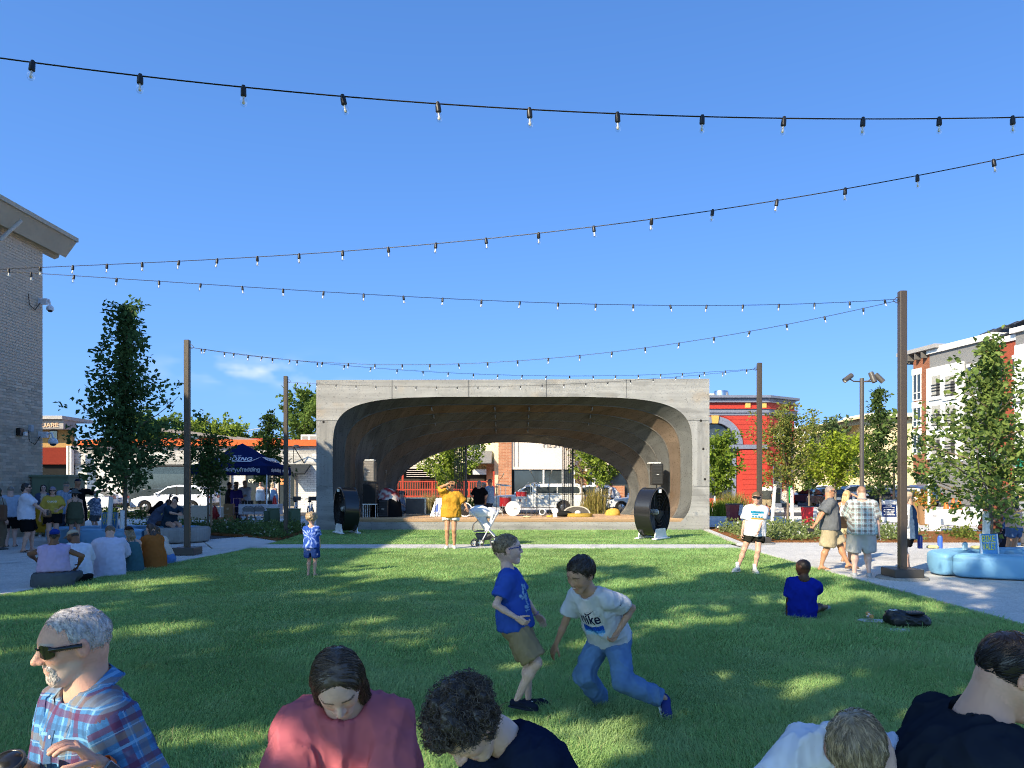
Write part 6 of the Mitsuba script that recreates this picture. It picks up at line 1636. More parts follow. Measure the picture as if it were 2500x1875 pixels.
# ------------------------------------------------------------------ things on the stage
DK = .44
def spk(name, label, u0, u1, z0, z1, Y, c=(.018, .018, .02), yaw=0, badge=True, slats=True):
    x = ((u0 + u1) / 2 - 1250) / FPX * Y; w = (u1 - u0) / FPX * Y; k = thing(name, label, 'speaker')
    put(k, 'cabinet', cbx((x, Y, (z0 + z1) / 2), (w, .42, z1 - z0), math.radians(yaw), .03), M(c, .45))
    R = rot([0, 0, 1], yaw)
    put(k, 'grille', xf(cbx((0, -.212, 0), (w * .84, .012, (z1 - z0) * .9), 0, .004), R, (x, Y, (z0 + z1) / 2)), M(tuple(np.array(c) * 1.5 + .006), .6))
    if slats:
        for i in range(7): put(k, 'grille_bar', xf(bx(-w * .4, w * .4, -.226, -.219, -.4 * (z1 - z0) + i * (z1 - z0) * .132, -.4 * (z1 - z0) + i * (z1 - z0) * .132 + .012), R, (x, Y, (z0 + z1) / 2)), M(tuple(np.array(c) * 2.2 + .01), .5))
    if badge: put(k, 'badge', xf(bx(-.05, .05, -.232, -.227, -.02, .0), R, (x, Y, (z0 + z1) / 2)), M((.6, .6, .58), .3))
    put(k, 'handle', xf(bx(-w / 2 - .006, -w / 2 + .004, -.06, .06, .05, .09), R, (x, Y, (z0 + z1) / 2)), M((.01, .01, .01), .4))
    return k


spk('speaker', 'grey top speaker of the left stage stack, catching the sun', 889, 917, 1.80, 2.60, 28.6, (.13, .12, .11))
spk('speaker', 'black subwoofer in the left stage stack, under the grey speaker', 888, 921, .97, 1.74, 28.6, (.012, .012, .013), slats=False, badge=False)
spk('speaker', 'black speaker on a pole behind the right drum fan', 1589, 1617, 1.68, 2.50, 28.7, (.022, .022, .022))
spk('speaker', 'black stage monitor speaker standing on the deck beside the flag cover', 925, 949, DK, 1.10, 28.9)
kk = thing('speaker_cover', 'white sheet folded on top of the left stage speaker', 'cover'); x = (904 - 1250) / FPX * 28.6; put(kk, 'sheet', cbx((x, 28.6, 2.63), (.36, .4, .05), 0, .015), M((.75, .75, .73)))
kk = thing('speaker_cover', 'white board lying on top of the right stage speaker', 'cover'); x = (1597 - 1250) / FPX * 28.7; put(kk, 'board', cbx((x, 28.7, 2.525), (.46, .4, .045), 0, .01), M((.78, .78, .76)))
kk = thing('speaker_stand', 'black pole stand under the right stage speaker', 'stand'); x = (1603 - 1250) / FPX * 28.7
put(kk, 'pole', rod((x, 28.7, DK), (x, 28.7, 1.7), .02), BLK)
for a in range(3): put(kk, 'leg', rod((x, 28.7, 1.0), (x + .45 * math.cos(a * 2.1), 28.7 + .45 * math.sin(a * 2.1), DK), .012, 6), BLK)
kk = thing('speaker_table', 'white steel leg table carrying the left speaker stack', 'table'); x0, x1 = [(u - 1250) / FPX * 28.6 for u in (888, 921)]
put(kk, 'top', bx(x0, x1, 28.35, 28.85, .93, .965), M((.6, .6, .58), .4))
for x in (x0 + .02, x0 + .18, x1 - .02):
    for y in (28.38, 28.82): put(kk, 'leg', rod((x, y, DK), (x, y, .94), .013, 6), M((.66, .66, .64), .4))
kk = thing('equipment_cover', 'heap of gear under a red and white striped flag blanket on stage', 'blanket')
x, Y = (944 - 1250) / FPX * 29.3, 29.3
m = ball((x, Y, DK), (.62, .45, 1.12), 3); m = (m[0] + .09 * (meshkit.fbm(m[0] * 3.2)[:, None] - .5) * np.array([1, 1, 1.4]), m[1]); keep = m[0][:, 2] > 1.02
fl = m[1][keep[m[1]].all(1)]; fo = m[1][~keep[m[1]].all(1)]
w = meshkit.noise(m[0] * 3)
stripe = (np.floor((m[0][:, 2] * 9 + m[0][:, 0] * 4 + 1.2 * w)) % 2)[:, None]
put(kk, 'flag', (m[0] * 1.0 + (m[0] - [x, Y, DK]) * .015, fl), 'vertex_matte', True, color=np.array([.30, .04, .05]) * (1 - stripe) + np.array([.55, .53, .5]) * stripe)
put(kk, 'cover', (m[0], fo), M((.012, .012, .013)), True)
kk = thing('flight_case', 'black rectangular flight case behind the flag blanket', 'case'); x = (1016 - 1250) / FPX * 31.0; put(kk, 'body', cbx((x, 31.0, .82), (.82, .5, .66), 0, .02), M((.05, .055, .06), .4)); put(kk, 'edge', cat(bx(x - .42, x + .42, 30.74, 30.76, 1.12, 1.16), bx(x + .385, x + .42, 30.74, 30.76, .5, 1.14)), M((.55, .55, .55), .3, 1.0))

CH = M((.62, .62, .64), .22, 1.0); RED = M((.22, .008, .012), .15, 0, 1.0)
kk = thing('drum_kit', 'dark red drum kit with a white front head and brass cymbals on stage', 'drum kit')
dx, dy = ao(1252, 30.0)
put(kk, 'bass_drum', lathe([(.285, -.22), (.285, .22)], 40, (0, -1, 0), (dx, dy, DK + .3)), RED, True)
put(kk, 'bass_head', lathe([(0, 0), (.28, 0)], 40, (0, -1, 0), (dx, dy - .222, DK + .3)), M((.80, .80, .78), .3))
put(kk, 'head_logo', cat(lathe([(.05, 0), (.062, 0)], 24, (0, -1, 0), (dx + .11, dy - .225, DK + .3)), bx(dx + .07, dx + .15, dy - .2265, dy - .2255, DK + .29, DK + .31)), M((.05, .05, .05)))
put(kk, 'head_lettering', text('Gretsch', .05, .002, bold=False, origin=(dx - .1, dy - .224, DK + .38)), M((.25, .25, .25)), kind='stuff')
put(kk, 'hoop', lathe([(.275, -.02), (.3, -.02), (.3, .02), (.275, .02), (.275, -.02)], 40, (0, -1, 0), (dx, dy - .22, DK + .3)), M((.75, .74, .72), .3), 30)
for u, v0, v1, r, part in ((1234, 1237, 1213, .24, 'floor_tom'), (1268, 1213, 1199, .14, 'rack_tom'), (1277, 1213, 1199, .14, 'rack_tom')):
    tx = (u - 1250) / FPX * 30.2; z0, z1 = [CAM_H + (HORIZON - v) / FPX * 30.2 for v in (v0, v1)]
    put(kk, part, lathe([(0, z1), (r, z1), (r, z0), (0, z0)], 24, loc=(tx, 30.2, 0)), RED, 30)
    put(kk, 'rim', cat(lathe([(r, z1 - .02), (r + .012, z1 - .02), (r + .012, z1 + .01), (r, z1 + .01)], 24, loc=(tx, 30.2, 0)), lathe([(r, z0), (r + .012, z0), (r + .012, z0 + .02), (r, z0 + .02)], 24, loc=(tx, 30.2, 0))), CH)
    for a in range(3): put(kk, 'tom_leg', rod((tx + r * math.cos(a * 2.1), 30.2 + r * math.sin(a * 2.1), z0 + .1), (tx + r * 1.1 * math.cos(a * 2.1), 30.2 + r * math.sin(a * 2.1) * 1.1, DK), .008, 5), CH)
put(kk, 'snare', lathe([(0, .68), (.17, .68), (.17, .56), (0, .56)], 24, loc=(dx + .42, dy + .35, DK)), CH, 30)
for u, v, r, tl in ((1234, 1184, .26, .12), (1295, 1182, .28, -.35), (1222, 1183, .22, .2), (1303, 1203, .17, 0)):
    cx = (u - 1250) / FPX * 30.3; z = CAM_H + (HORIZON - v) / FPX * 30.3
    put(kk, 'cymbal', lathe([(0, .03), (.04, .02), (.05, .005), (r, -.012), (r, -.016), (.05, 0)], 32, (tl, -.12, 1), (cx, 30.3, z)), M((.62, .50, .26), .25, 1.0), 30)
    put(kk, 'cymbal_stand', rod((cx, 30.3, DK + .3), (cx, 30.3, z + .03), .011, 6), CH)
    for a in range(3): put(kk, 'stand_leg', rod((cx, 30.3, DK + .35), (cx + .26 * math.cos(a * 2.1 + u), 30.3 + .26 * math.sin(a * 2.1 + u), DK), .008, 5), CH)
for i, (u, v1, u2, v2, Y, lab) in enumerate(((1063, 1156, 1058, 1150, 29.5, 'tall microphone stand with round base legs at the left of the stage'), (1212, 1184, 1228, 1160, 30.6, 'boom microphone stand leaning over the left cymbal'), (1313, 1185, 1296, 1152, 30.4, 'boom microphone stand leaning over the right cymbal'), (1341, 1162, 1346, 1152, 29.4, 'straight vocal microphone stand right of the drum kit'), (1310, 1190, 1305, 1184, 29.8, 'short microphone stand beside the snare drum'), (941, 1170, 944, 1153, 30.2, 'microphone stand in front of the left arch ribs'))):
    kk = thing('microphone_stand', lab, 'microphone stand'); x, x2 = [(q - 1250) / FPX * Y for q in (u, u2)]; z, z2 = [CAM_H + (HORIZON - q) / FPX * Y for q in (v1, v2)]
    put(kk, 'pole', rod((x, Y, DK), (x, Y, z), .012, 6), M((.03, .03, .03), .3)); put(kk, 'boom', rod((x, Y, z), (x2, Y - .1, z2), .009, 6), M((.03, .03, .03), .3))
    put(kk, 'microphone', lathe([(0, .1), (.026, .085), (.03, .06), (.018, .02), (.014, -.1), (0, -.1)], 12, (x2 - x, -.4, .5), (x2, Y - .1, z2)), M((.2, .2, .2), .35), 30)
    for a in range(3): put(kk, 'leg', rod((x, Y, DK + .16), (x + .3 * math.cos(a * 2.1 + i), Y + .3 * math.sin(a * 2.1 + i), DK), .008, 5), M((.03, .03, .03), .3))
kk = thing('banner', 'white banner with blue print draped over the deck left of the woman', 'banner'); x0, x1 = [(q - 1250) / FPX * 29.8 for q in (1052, 1088)]
m = hull([(x0, 29.6, DK), (x1 + .3, 29.6, DK), (x0 + .2, 29.9, 1.12), (x1 + .2, 29.9, 1.2), (x0 + .1, 30.1, DK), (x1 + .3, 30.1, DK)], .02); put(kk, 'cloth', m, M((.70, .71, .76))); put(kk, 'print', hull([(x0 + .14, 29.66, .62), (x0 + .3, 29.66, .62), (x0 + .26, 29.74, .95)], .012), M((.10, .16, .45)))
kk = thing('kick_drum', 'small black headed drum with a white rim behind the stroller', 'drum'); x, Y = ao(1136, 29.2); put(kk, 'shell', lathe([(.27, -.15), (.27, .12)], 32, (0, -1, 0), (x, Y, DK + .28)), M((.7, .7, .7), .3), True); put(kk, 'head', lathe([(0, .03), (.12, .02), (.24, 0)], 32, (0, -1, 0), (x, Y - .13, DK + .28)), M((.015, .015, .016), .15), 30); put(kk, 'rim', lathe([(.24, 0), (.28, 0), (.28, .02), (.24, .02)], 32, (0, -1, 0), (x, Y - .125, DK + .28)), M((.72, .72, .7), .3))
k = thing('stage_bag', 'black road case bag slumped on the deck right of the drums', 'bag'); x, Y = ao(1376, 29.3)
m = ball((x, Y, DK + .11), (.34, .18, .12), 3); put(k, 'body', (m[0] + .03 * (meshkit.noise(m[0] * 9)[:, None] - .5), m[1]), M((.02, .02, .02)), True)
k = thing('guitar_case', 'open guitar case with yellow lining leaning on the deck', 'case'); x, Y = ao(1408, 29.5)
g = np.linspace(0, PI, 18); lid = Polygon([(.55 * math.cos(q), .42 * math.sin(q) ** .7) for q in g])
put(k, 'lid', xf(face(lid, 0, .05), rot([1, 0, 0], -18), (x, Y, DK + .02)), M((.46, .42, .36))); put(k, 'lining', xf(face(lid.buffer(-.06), -.012, .01), rot([1, 0, 0], -18), (x, Y, DK + .03)), M((.10, .09, .08)))
put(k, 'shell', xf(prism(Polygon([(.5 * math.cos(q), .3 * math.sin(q)) for q in np.linspace(0, 2 * PI, 28)]), .12), None, (x + .1, Y - .3, DK + .01)), M((.42, .28, .06)))
put(k, 'pillow', ball((x + .02, Y - .28, DK + .16), (.12, .1, .09), 2), M((.7, .68, .62)), True)
k = thing('fabric_heap', 'crumpled golden cloth heap at the back right of the deck', 'cloth'); x, Y = ao(1496, 30.6); m = ball((x, Y, DK + .08), (.3, .2, .22), 3); put(k, 'cloth', (m[0] + .09 * (meshkit.fbm(m[0] * 7)[:, None] - .5), m[1]), M((.58, .36, .08)), True)
k = thing('white_fan', 'small white round fan on a foot at the deck front', 'fan'); x, Y = ao(1355, 28.6); put(k, 'head', lathe([(0, .05), (.11, .05), (.13, .02), (.13, -.02), (0, -.05)], 24, (0, -1, 0), (x, Y, DK + .25)), M((.78, .78, .76), .4), 30); put(k, 'foot', cbx((x, Y, DK + .07), (.16, .12, .14), 0, .02), M((.78, .78, .76), .4))
k = thing('cable_coil', 'yellow cable coil on the deck beside the white fan', 'cable'); x, Y = ao(1343, 28.9); put(k, 'coil', tube([(x + .13 * math.cos(q), Y + .13 * math.sin(q), DK + .02 + .01 * q / 6) for q in np.linspace(0, 18, 60)], .014, 5), M((.62, .42, .05)), True)
k = thing('deck_cloth', 'small crumpled pale cloth on the deck edge', 'cloth'); x, Y = ao(1286, 28.4); m = ball((x, Y, DK + .03), (.16, .1, .05), 2); put(k, 'cloth', (m[0] + .04 * (meshkit.noise(m[0] * 14)[:, None] - .5), m[1]), M((.68, .55, .30)), True)
k = thing('audio_monitor', 'small round white speaker facing up among the cables', 'speaker'); x, Y = ao(1325, 29.6); put(k, 'body', lathe([(0, .1), (.13, .08), (.16, -.05), (.1, -.12), (0, -.12)], 20, (-.3, -1, .3), (x, Y, DK + .16)), M((.62, .62, .6), .35), 30); put(k, 'cone', lathe([(0, .0), (.09, .02)], 20, (-.3, -1, .3), (x - .03, Y - .1, DK + .19)), M((.05, .05, .05)))

# stroller
k = thing('stroller', 'white and grey folding stroller with a canopy beside the woman in mustard', 'stroller')
sx_, sy_ = ao(1178, 20.55)
W_ = lambda x, z, y=0: (sx_ + x, sy_ + y, z)
AL = M((.66, .66, .68), .3)
for s in (-.24, .24):
    put(k, 'push_bar', rod(W_(-.36, 1.02, s), W_(.34, .28, s), .016, 8), AL); put(k, 'front_leg', rod(W_(.44, .98, s), W_(-.02, .14, s), .016, 8), AL); put(k, 'cross_bar', rod(W_(-.22, .42, s), W_(.16, .42, s), .014, 8), M((.2, .2, .2), .4))
    put(k, 'bumper_bar', tube([W_(-.1, .74, s), W_(-.24, .62, s), W_(-.27, .46, s), W_(-.22, .42, s)], .012, 6), M((.3, .26, .22), .4))
    for x, r in ((-.22, .1), (.34, .14), (-.06, .115)):
        w = put(k, 'wheel', lathe([(r * .72, -.02), (r, -.018), (r, .018), (r * .72, .02), (r * .72, -.02)], 24, (0, 1, 0), W_(x, r, s)), M((.05, .05, .05), .5), 30)
        put(w, 'rim', cat(*[cbx(W_(x, r, s), (r * 1.42, .02, .02)), cbx(W_(x, r, s), (.02, .02, r * 1.42))]), AL)
put(k, 'grip', rod(W_(-.36, 1.02, -.25), W_(-.36, 1.02, .25), .022, 8), M((.20, .08, .04)))
m = skin_over([ell(np.array(W_(-.08, .93)), np.eye(3), np.array([.30, .28, .20]), 0)], .03, [lambda p: -((p - np.array(W_(0, .80))) @ np.array([.12, 0, 1.0]))]); put(k, 'canopy', m, M((.74, .74, .76)), True)
put(k, 'seat', hull([W_(-.14, .78, -.2), W_(-.14, .78, .2), W_(.08, .44, -.2), W_(.08, .44, .2), W_(.2, .5, -.2), W_(.2, .5, .2), W_(.05, .86, -.2), W_(.05, .86, .2)], .02), M((.60, .60, .62)))
m = ball(W_(.24, .92), (.2, .2, .16), 3); put(k, 'blanket', (m[0] + .1 * (meshkit.fbm(m[0] * 8)[:, None] - .5), m[1]), M((.72, .70, .68)), True)
put(k, 'foot_muff', hull([W_(.3, .9, -.18), W_(.3, .9, .18), W_(.12, .5, -.18), W_(.12, .5, .18), W_(.2, .5, -.18), W_(.44, .98, .18)], .02), M((.62, .62, .64)))
put(k, 'basket', hull([W_(-.18, .34, -.2), W_(-.18, .34, .2), W_(.26, .34, -.2), W_(.26, .34, .2), W_(-.1, .18, -.18), W_(.2, .18, .18)], .015), M((.10, .10, .105)))

# ------------------------------------------------------------------ canopy tent, table and street things, left
k = thing('canopy_tent', 'navy blue pop-up canopy with white lettering beside the stage', 'tent')
tc = np.array([-10.85, 30.0]); hw = 1.5; NV = M((.011, .020, .085), .6)
c4 = [tc + np.array(q) * hw for q in ((-1, -1), (1, -1), (1, 1), (-1, 1))]; zt, zb_, zp = 2.42, 2.08, 3.36
pk = np.array([*tc, zp])
for i in range(4):
    a, b = c4[i], c4[(i + 1) % 4]; n = 12; g = []
    for s in np.linspace(0, 1, n):
        for t in np.linspace(0, 1, n):
            e = a + (b - a) * t; q = np.array([*e, zt]) * (1 - s) + pk * s; q[2] -= .10 * math.sin(PI * min(s, 1)) * (1 - s) * 1.4 + .05 * math.sin(PI * t) * (1 - s) * (s > 0); g.append(q)
    g = np.array(g); f = np.array([[y * n + x, y * n + x + 1, (y + 1) * n + x + 1, (y + 1) * n + x] for y in range(n - 1) for x in range(n - 1)])
    put(k, 'roof_panel', (g, f), NV, True)
    dv = unit([*(b - a), 0]); nv = np.array([dv[1], -dv[0], 0])
    L_ = np.linalg.norm(b - a); xs = np.linspace(0, L_, 26); rows = [np.array([[*a, z]] ) + dv * xs[:, None] + nv * (.012 * np.sin(xs * 9)[:, None] * (zt - z) / .3) for z in (zt, (zt + zb_) / 2, zb_)]
    g = np.vstack(rows); f = np.array([[y * 26 + x, (y + 1) * 26 + x, (y + 1) * 26 + x + 1, y * 26 + x + 1] for y in range(2) for x in range(25)])
    put(k, 'valance', (g, f), NV, True)
    put(k, 'leg', cbx((*(a + unit(tc - a) * .05), 1.05), (.045, .045, 2.1)), M((.72, .73, .75), .35))
WT = M((.74, .75, .80))
sl = unit([0, hw, zp - zt])
fo = np.array([tc[0] + .12, c4[0][1], zt]) + sl * .38 + np.array([0, -.10, .0]); put(k, 'lettering', text('REDDING', .24, .004, origin=fo, right=(1, 0, 0), up=sl, width=1.36), WT, kind='stuff')
put(k, 'lettering', text('city of', .09, .004, origin=fo + sl * .32, right=(1, 0, 0), up=sl), WT, kind='stuff')
put(k, 'swoosh', tube([fo + np.array([-.75, 0, 0]) - sl * .07, fo + np.array([.66, 0, 0]) - sl * .07, fo + np.array([.70, 0, 0]) - sl * .02, fo + np.array([1.0, 0, 0]) + sl * .3], [.006, .022, .018, .004], 5), WT)
so = np.array([c4[1][0], tc[1] - .05, zt]) + unit([-hw, 0, zp - zt]) * .42 + np.array([.1, 0, 0]); su = unit([-hw, 0, zp - zt])
put(k, 'lettering', text('REDDING', .24, .004, origin=so, right=(0, 1, 0), up=su, width=1.3), WT, kind='stuff'); put(k, 'swoosh', tube([so + np.array([0, -.6, 0]) - su * .08, so + np.array([0, .62, 0]) - su * .08, so + np.array([0, .9, 0]) + su * .3], [.006, .02, .004], 5), WT)
put(k, 'lettering', text('#cityofredding', .15, .003, origin=(tc[0] + .55, c4[0][1] - .014, 2.2), width=1.32), WT, kind='stuff')
for i in range(4): put(k, 'icon', lathe([(.052, 0), (.066, 0)], 18, (0, -1, 0), (tc[0] - .78 + i * .19, c4[0][1] - .018, 2.25)), WT)
put(k, 'lettering', text('cityofredding', .13, .003, origin=(c4[1][0] + .014, tc[1] - .5, 2.2), right=(0, 1, 0), width=1.2), WT, kind='stuff'); put(k, 'lettering', text('cityofredding', .13, .003, origin=(c4[1][0] + .014, tc[1] + .75, 2.2), right=(0, 1, 0), width=.9), WT, kind='stuff')
k = thing('folding_table', 'long table under a white cloth below the blue canopy', 'table')
tx0, tx1, ty = ao(590, 29.2)[0], ao(684, 29.2)[0], 29.2
put(k, 'tablecloth', hull([(x, y, z) for x in (tx0, tx1) for y in (ty - .3, ty + .3) for z in (.55, .92)], .015), M((.66, .68, .73)))
for x in (tx0 + .1, tx1 - .1):
    for y in (ty - .25, ty + .25): put(k, 'leg', rod((x, y, 0), (x, y, .6), .015, 6), M((.3, .3, .3), .4))
for i, u in enumerate((596, 603, 612, 618, 637, 657, 664)):
    x = ao(u, 29.2)[0]; kk = thing('black_cup', 'black cup in the row along the tent table', 'cup', 'black cups along the tent table'); put(kk, None, lathe([(0, 0), (.045, 0), (.055, .14), (0, .14)], 12, loc=(x, 29.05 + .04 * (i % 2), .935)), M((.015, .015, .015), .4), 40)
x = ao(671, 29.2)[0]; kk = single('red_cone', 'red plastic cone shaped jug at the right end of the tent table', 'cone', lathe([(0, 0), (.1, 0), (.09, .03), (.06, .22), (.02, .32), (0, .33)], 14, loc=(x, 29.15, .935)), M((.62, .03, .025), .4), 40)


def chair(label, u, Y, yaw):
    x, y = ao(u, Y); kk = thing('folding_chair', label, 'chair'); R = rot([0, 0, 1], yaw); G = M((.14, .135, .13), .4)
    w_ = lambda m: xf(m, R, (x, y, 0))
    put(kk, 'seat', w_(cbx((0, 0, .44), (.40, .38, .025), 0, .008)), G); put(kk, 'backrest', w_(tube([(-.2, -.2, .55), (-.21, -.24, .78), (-.12, -.25, .88), (.12, -.25, .88), (.21, -.24, .78), (.2, -.2, .55)], .014, 6)), G); put(kk, 'back_panel', w_(cbx((0, -.24, .76), (.40, .012, .17), 0, .004)), M((.22, .215, .21), .5))
    for s in (-.2, .2): put(kk, 'leg', w_(rod((s, -.2, .56), (s, .2, 0), .012, 6)), G); put(kk, 'leg', w_(rod((s, .17, .44), (s, -.22, 0), .012, 6)), G)


chair('grey folding chair in front of the tent table, left one', 611, 28.4, 4); chair('grey folding chair in front of the tent table, right one', 639, 28.5, -6)
for i, (u, Y, lab) in enumerate(((667, 27.9, 'green utility cabinet beside the tent, left of the two'), (718, 27.6, 'green utility cabinet beside the stage, right of the two'))):
    x, y = ao(u, Y); kk = thing('utility_cabinet', lab, 'cabinet'); put(kk, 'casing', cbx((x, y, .40), (.36, .5, .78), .55, .02), M((.085, .13, .075), .5)); put(kk, 'lid', cbx((x, y, .80), (.39, .53, .04), .55, .01), M((.10, .15, .09), .5)); put(kk, 'door', cbx((x - .135, y - .215, .42), (.30, .012, .6), .55, .004), M((.05, .09, .05), .5))
kk = thing('utility_cabinet', 'large green electrical cabinet beside the brick building', 'cabinet'); cx0, cx1 = ao(77, 24.6)[0], ao(165, 24.6)[0]
put(kk, 'casing', bx(cx0, cx1, 24.6, 25.6, .05, 1.96), M((.16, .22, .145), .5)); put(kk, 'lid', bx(cx0 - .05, cx1 + .05, 24.55, 25.65, 1.96, 2.02), M((.19, .26, .18), .5)); put(kk, 'side_box', bx(ao(30, 24.6)[0], cx0 - .01, 24.7, 25.6, .05, 1.93), M((.03, .075, .05), .5))
for a, b in ((cx0 + .06, (cx0 + cx1) / 2 - .02), ((cx0 + cx1) / 2 + .02, cx1 - .06)): put(kk, 'door', bx(a, b, 24.575, 24.6, .15, 1.88), M((.17, .235, .155), .5))
kk = thing('fire_hydrant', 'dark red fire hydrant in the left planting bed', 'hydrant'); x, y = ao(524, 29.0); HR = M((.30, .012, .014), .4)
put(kk, 'barrel', lathe([(0, 0), (.15, 0), (.15, .05), (.105, .06), (.105, .5), (.14, .52), (.14, .57), (.11, .59), (.11, .66), (.075, .76), (.03, .79), (.03, .85), (0, .85)], 20, loc=(x, y, .05)), HR, 30)
for d, r_ in (((1, -.2, 0), .075), ((-1, -.2, 0), .055), ((0, -1, 0), .055)): put(kk, 'outlet', lathe([(0, 0), (r_, 0), (r_, .16), (r_ * .7, .18), (r_ * .4, .21), (0, .21)], 14, d, (x, y, .50)), HR, 30)
for i, (u, v0, v1, lab, w) in enumerate(((560, 1256, 1230, 'brown cardboard box on top of another beside the tent', .34), (561, 1279, 1257, 'brown cardboard box under another beside the tent', .36), (542, 1279, 1263, 'small cardboard box behind the hydrant', .24))):
    x, y = ao(u, 29.0); z0, z1 = [max(CAM_H + (HORIZON - q) / FPX * 29.0, .0) for q in (v0, v1)]; kk = thing('cardboard_box', lab, 'box'); put(kk, 'box', cbx((x, y, (z0 + z1) / 2), (w, .35, z1 - z0 - .004), .1, .006), M((.33, .20, .10))); put(kk, 'tape', cbx((x, y - .172, (z0 + z1) / 2 + .02), (.1, .02, .07), .1), M((.5, .38, .25)))
kk = thing('hand_truck', 'pinkish steel hand truck standing by the cardboard boxes', 'hand truck'); x, y = ao(578, 28.9); HT = M((.42, .25, .24), .4)
for s in (-.14, .14): put(kk, 'rail', rod((x + s, y, .12), (x + s * .9, y, 1.18), .014, 6), HT); put(kk, 'wheel', lathe([(0, -.03), (.1, -.03), (.12, 0), (.1, .03), (0, .03)], 16, (1, 0, 0), (x + s * 1.3, y + .1, .12)), M((.02, .02, .02)), 30)
for z in (.35, .6, .85, 1.17): put(kk, 'crosspiece', rod((x - .14, y, z), (x + .14, y, z), .011, 6), HT)
put(kk, 'toe_plate', bx(x - .2, x + .2, y - .25, y, .05, .07), HT)
kk = thing('gear_pile', 'dark heap of bags and wheels on the pavement by the tent', 'bags'); x, y = ao(583, 28.2); m = cat(*[ball((x + .16 * math.cos(i * 2.3), y + .12 * math.sin(i * 1.7), .14 + .05 * (i % 3)), (.18, .14, .14), 2) for i in range(5)]); put(kk, 'bags', m, M((.012, .012, .014)), True, kind='stuff')
kk = thing('a_frame_board', 'pair of small white display cards on a stand before the tent table', 'sign'); x, y = ao(613, 27.9)
for s in (-.28, .28): put(kk, 'card', cbx((x + s, y, .36), (.16, .02, .3), 0, .004), M((.62, .68, .78)))
put(kk, 'stand', cat(rod((x, y, 0), (x, y, .55), .05, 8), rod((x - .3, y, .36), (x + .3, y, .36), .012, 6)), M((.16, .24, .18)))


def ebike(label, u, Y, yaw):
    x, y = ao(u, Y); kk = thing('bicycle', label, 'bicycle'); R = rot([0, 0, 1], yaw); w_ = lambda m: xf(m, R, (x, y, 0)); FW = M((.62, .64, .68), .35); TR = M((.02, .02, .02))
    for q in (-.55, .55):
        wk = put(kk, 'wheel', w_(tube([(q + .32 * math.cos(a), 0, .34 + .32 * math.sin(a)) for a in np.linspace(0, 2 * PI, 24, endpoint=False)], .025, 6, closed=True)), TR, True)
        put(wk, 'spokes', w_(cat(*[rod((q, 0, .34), (q + .3 * math.cos(a), 0, .34 + .3 * math.sin(a)), .004, 3) for a in np.linspace(0, 2 * PI, 10, endpoint=False)])), M((.5, .5, .5), .3, 1.0), kind='stuff')
    put(kk, 'frame', w_(cat(tube([(.55, 0, .34), (.42, 0, .9)], .025), tube([(.45, 0, .8), (.1, 0, .42), (-.12, 0, .36)], .04), tube([(-.12, 0, .36), (-.22, 0, .88)], .025), tube([(-.55, 0, .34), (-.12, 0, .36)], .018), tube([(-.55, 0, .34), (-.18, 0, .7)], .014))), FW, 30)
    put(kk, 'saddle', w_(ball((-.23, 0, .92), (.14, .09, .035), 2)), TR, True); put(kk, 'handlebar', w_(tube([(.3, -.3, 1.04), (.4, -.12, 1.06), (.42, 0, 1.0), (.4, .12, 1.06), (.3, .3, 1.04)], .014)), TR)
    put(kk, 'basket', w_(cat(cbx((.62, 0, .98), (.26, .34, .02)), *[cbx((.62 + a, b, 1.07), (.012 if a else .26, .34 if a else .012, .18)) for a, b in ((.13, 0), (-.13, 0), (0, .17), (0, -.17))])), M((.05, .05, .05), .5))
    put(kk, 'mudguard', w_(tube([(-.55 + .37 * math.cos(a), 0, .34 + .37 * math.sin(a)) for a in np.linspace(.4, 2.7, 10)], .02, 5)), FW)


ebike('white share bicycle with a front basket parked left of the stage corner', 722, 34.5, -70); ebike('white share bicycle parked right against the stage corner', 758, 34.2, -66)
kk = thing('planter_wall', 'low concrete planter wall in front of the white car', 'wall'); x0, x1 = ao(424, 36)[0], ao(512, 36)[0]; put(kk, 'block', cbx(((x0 + x1) / 2, 36.2, .34), (x1 - x0, .5, .68), 0, .02), M((.33, .31, .26))); put(kk, 'block', cbx((ao(540, 36)[0], 36.5, .3), (1.0, .4, .6), 0, .02), M((.38, .36, .31)))
struct('kerb', cat(bx(-60, 60, 37.5, 37.75, -.03, .1), bx(-60, 60, 46.5, 46.75, -.03, .1)), 'curb_concrete')
struct('sidewalk', bx(-60, 60, 46.75, 54, -.03, .09), 'path_concrete')


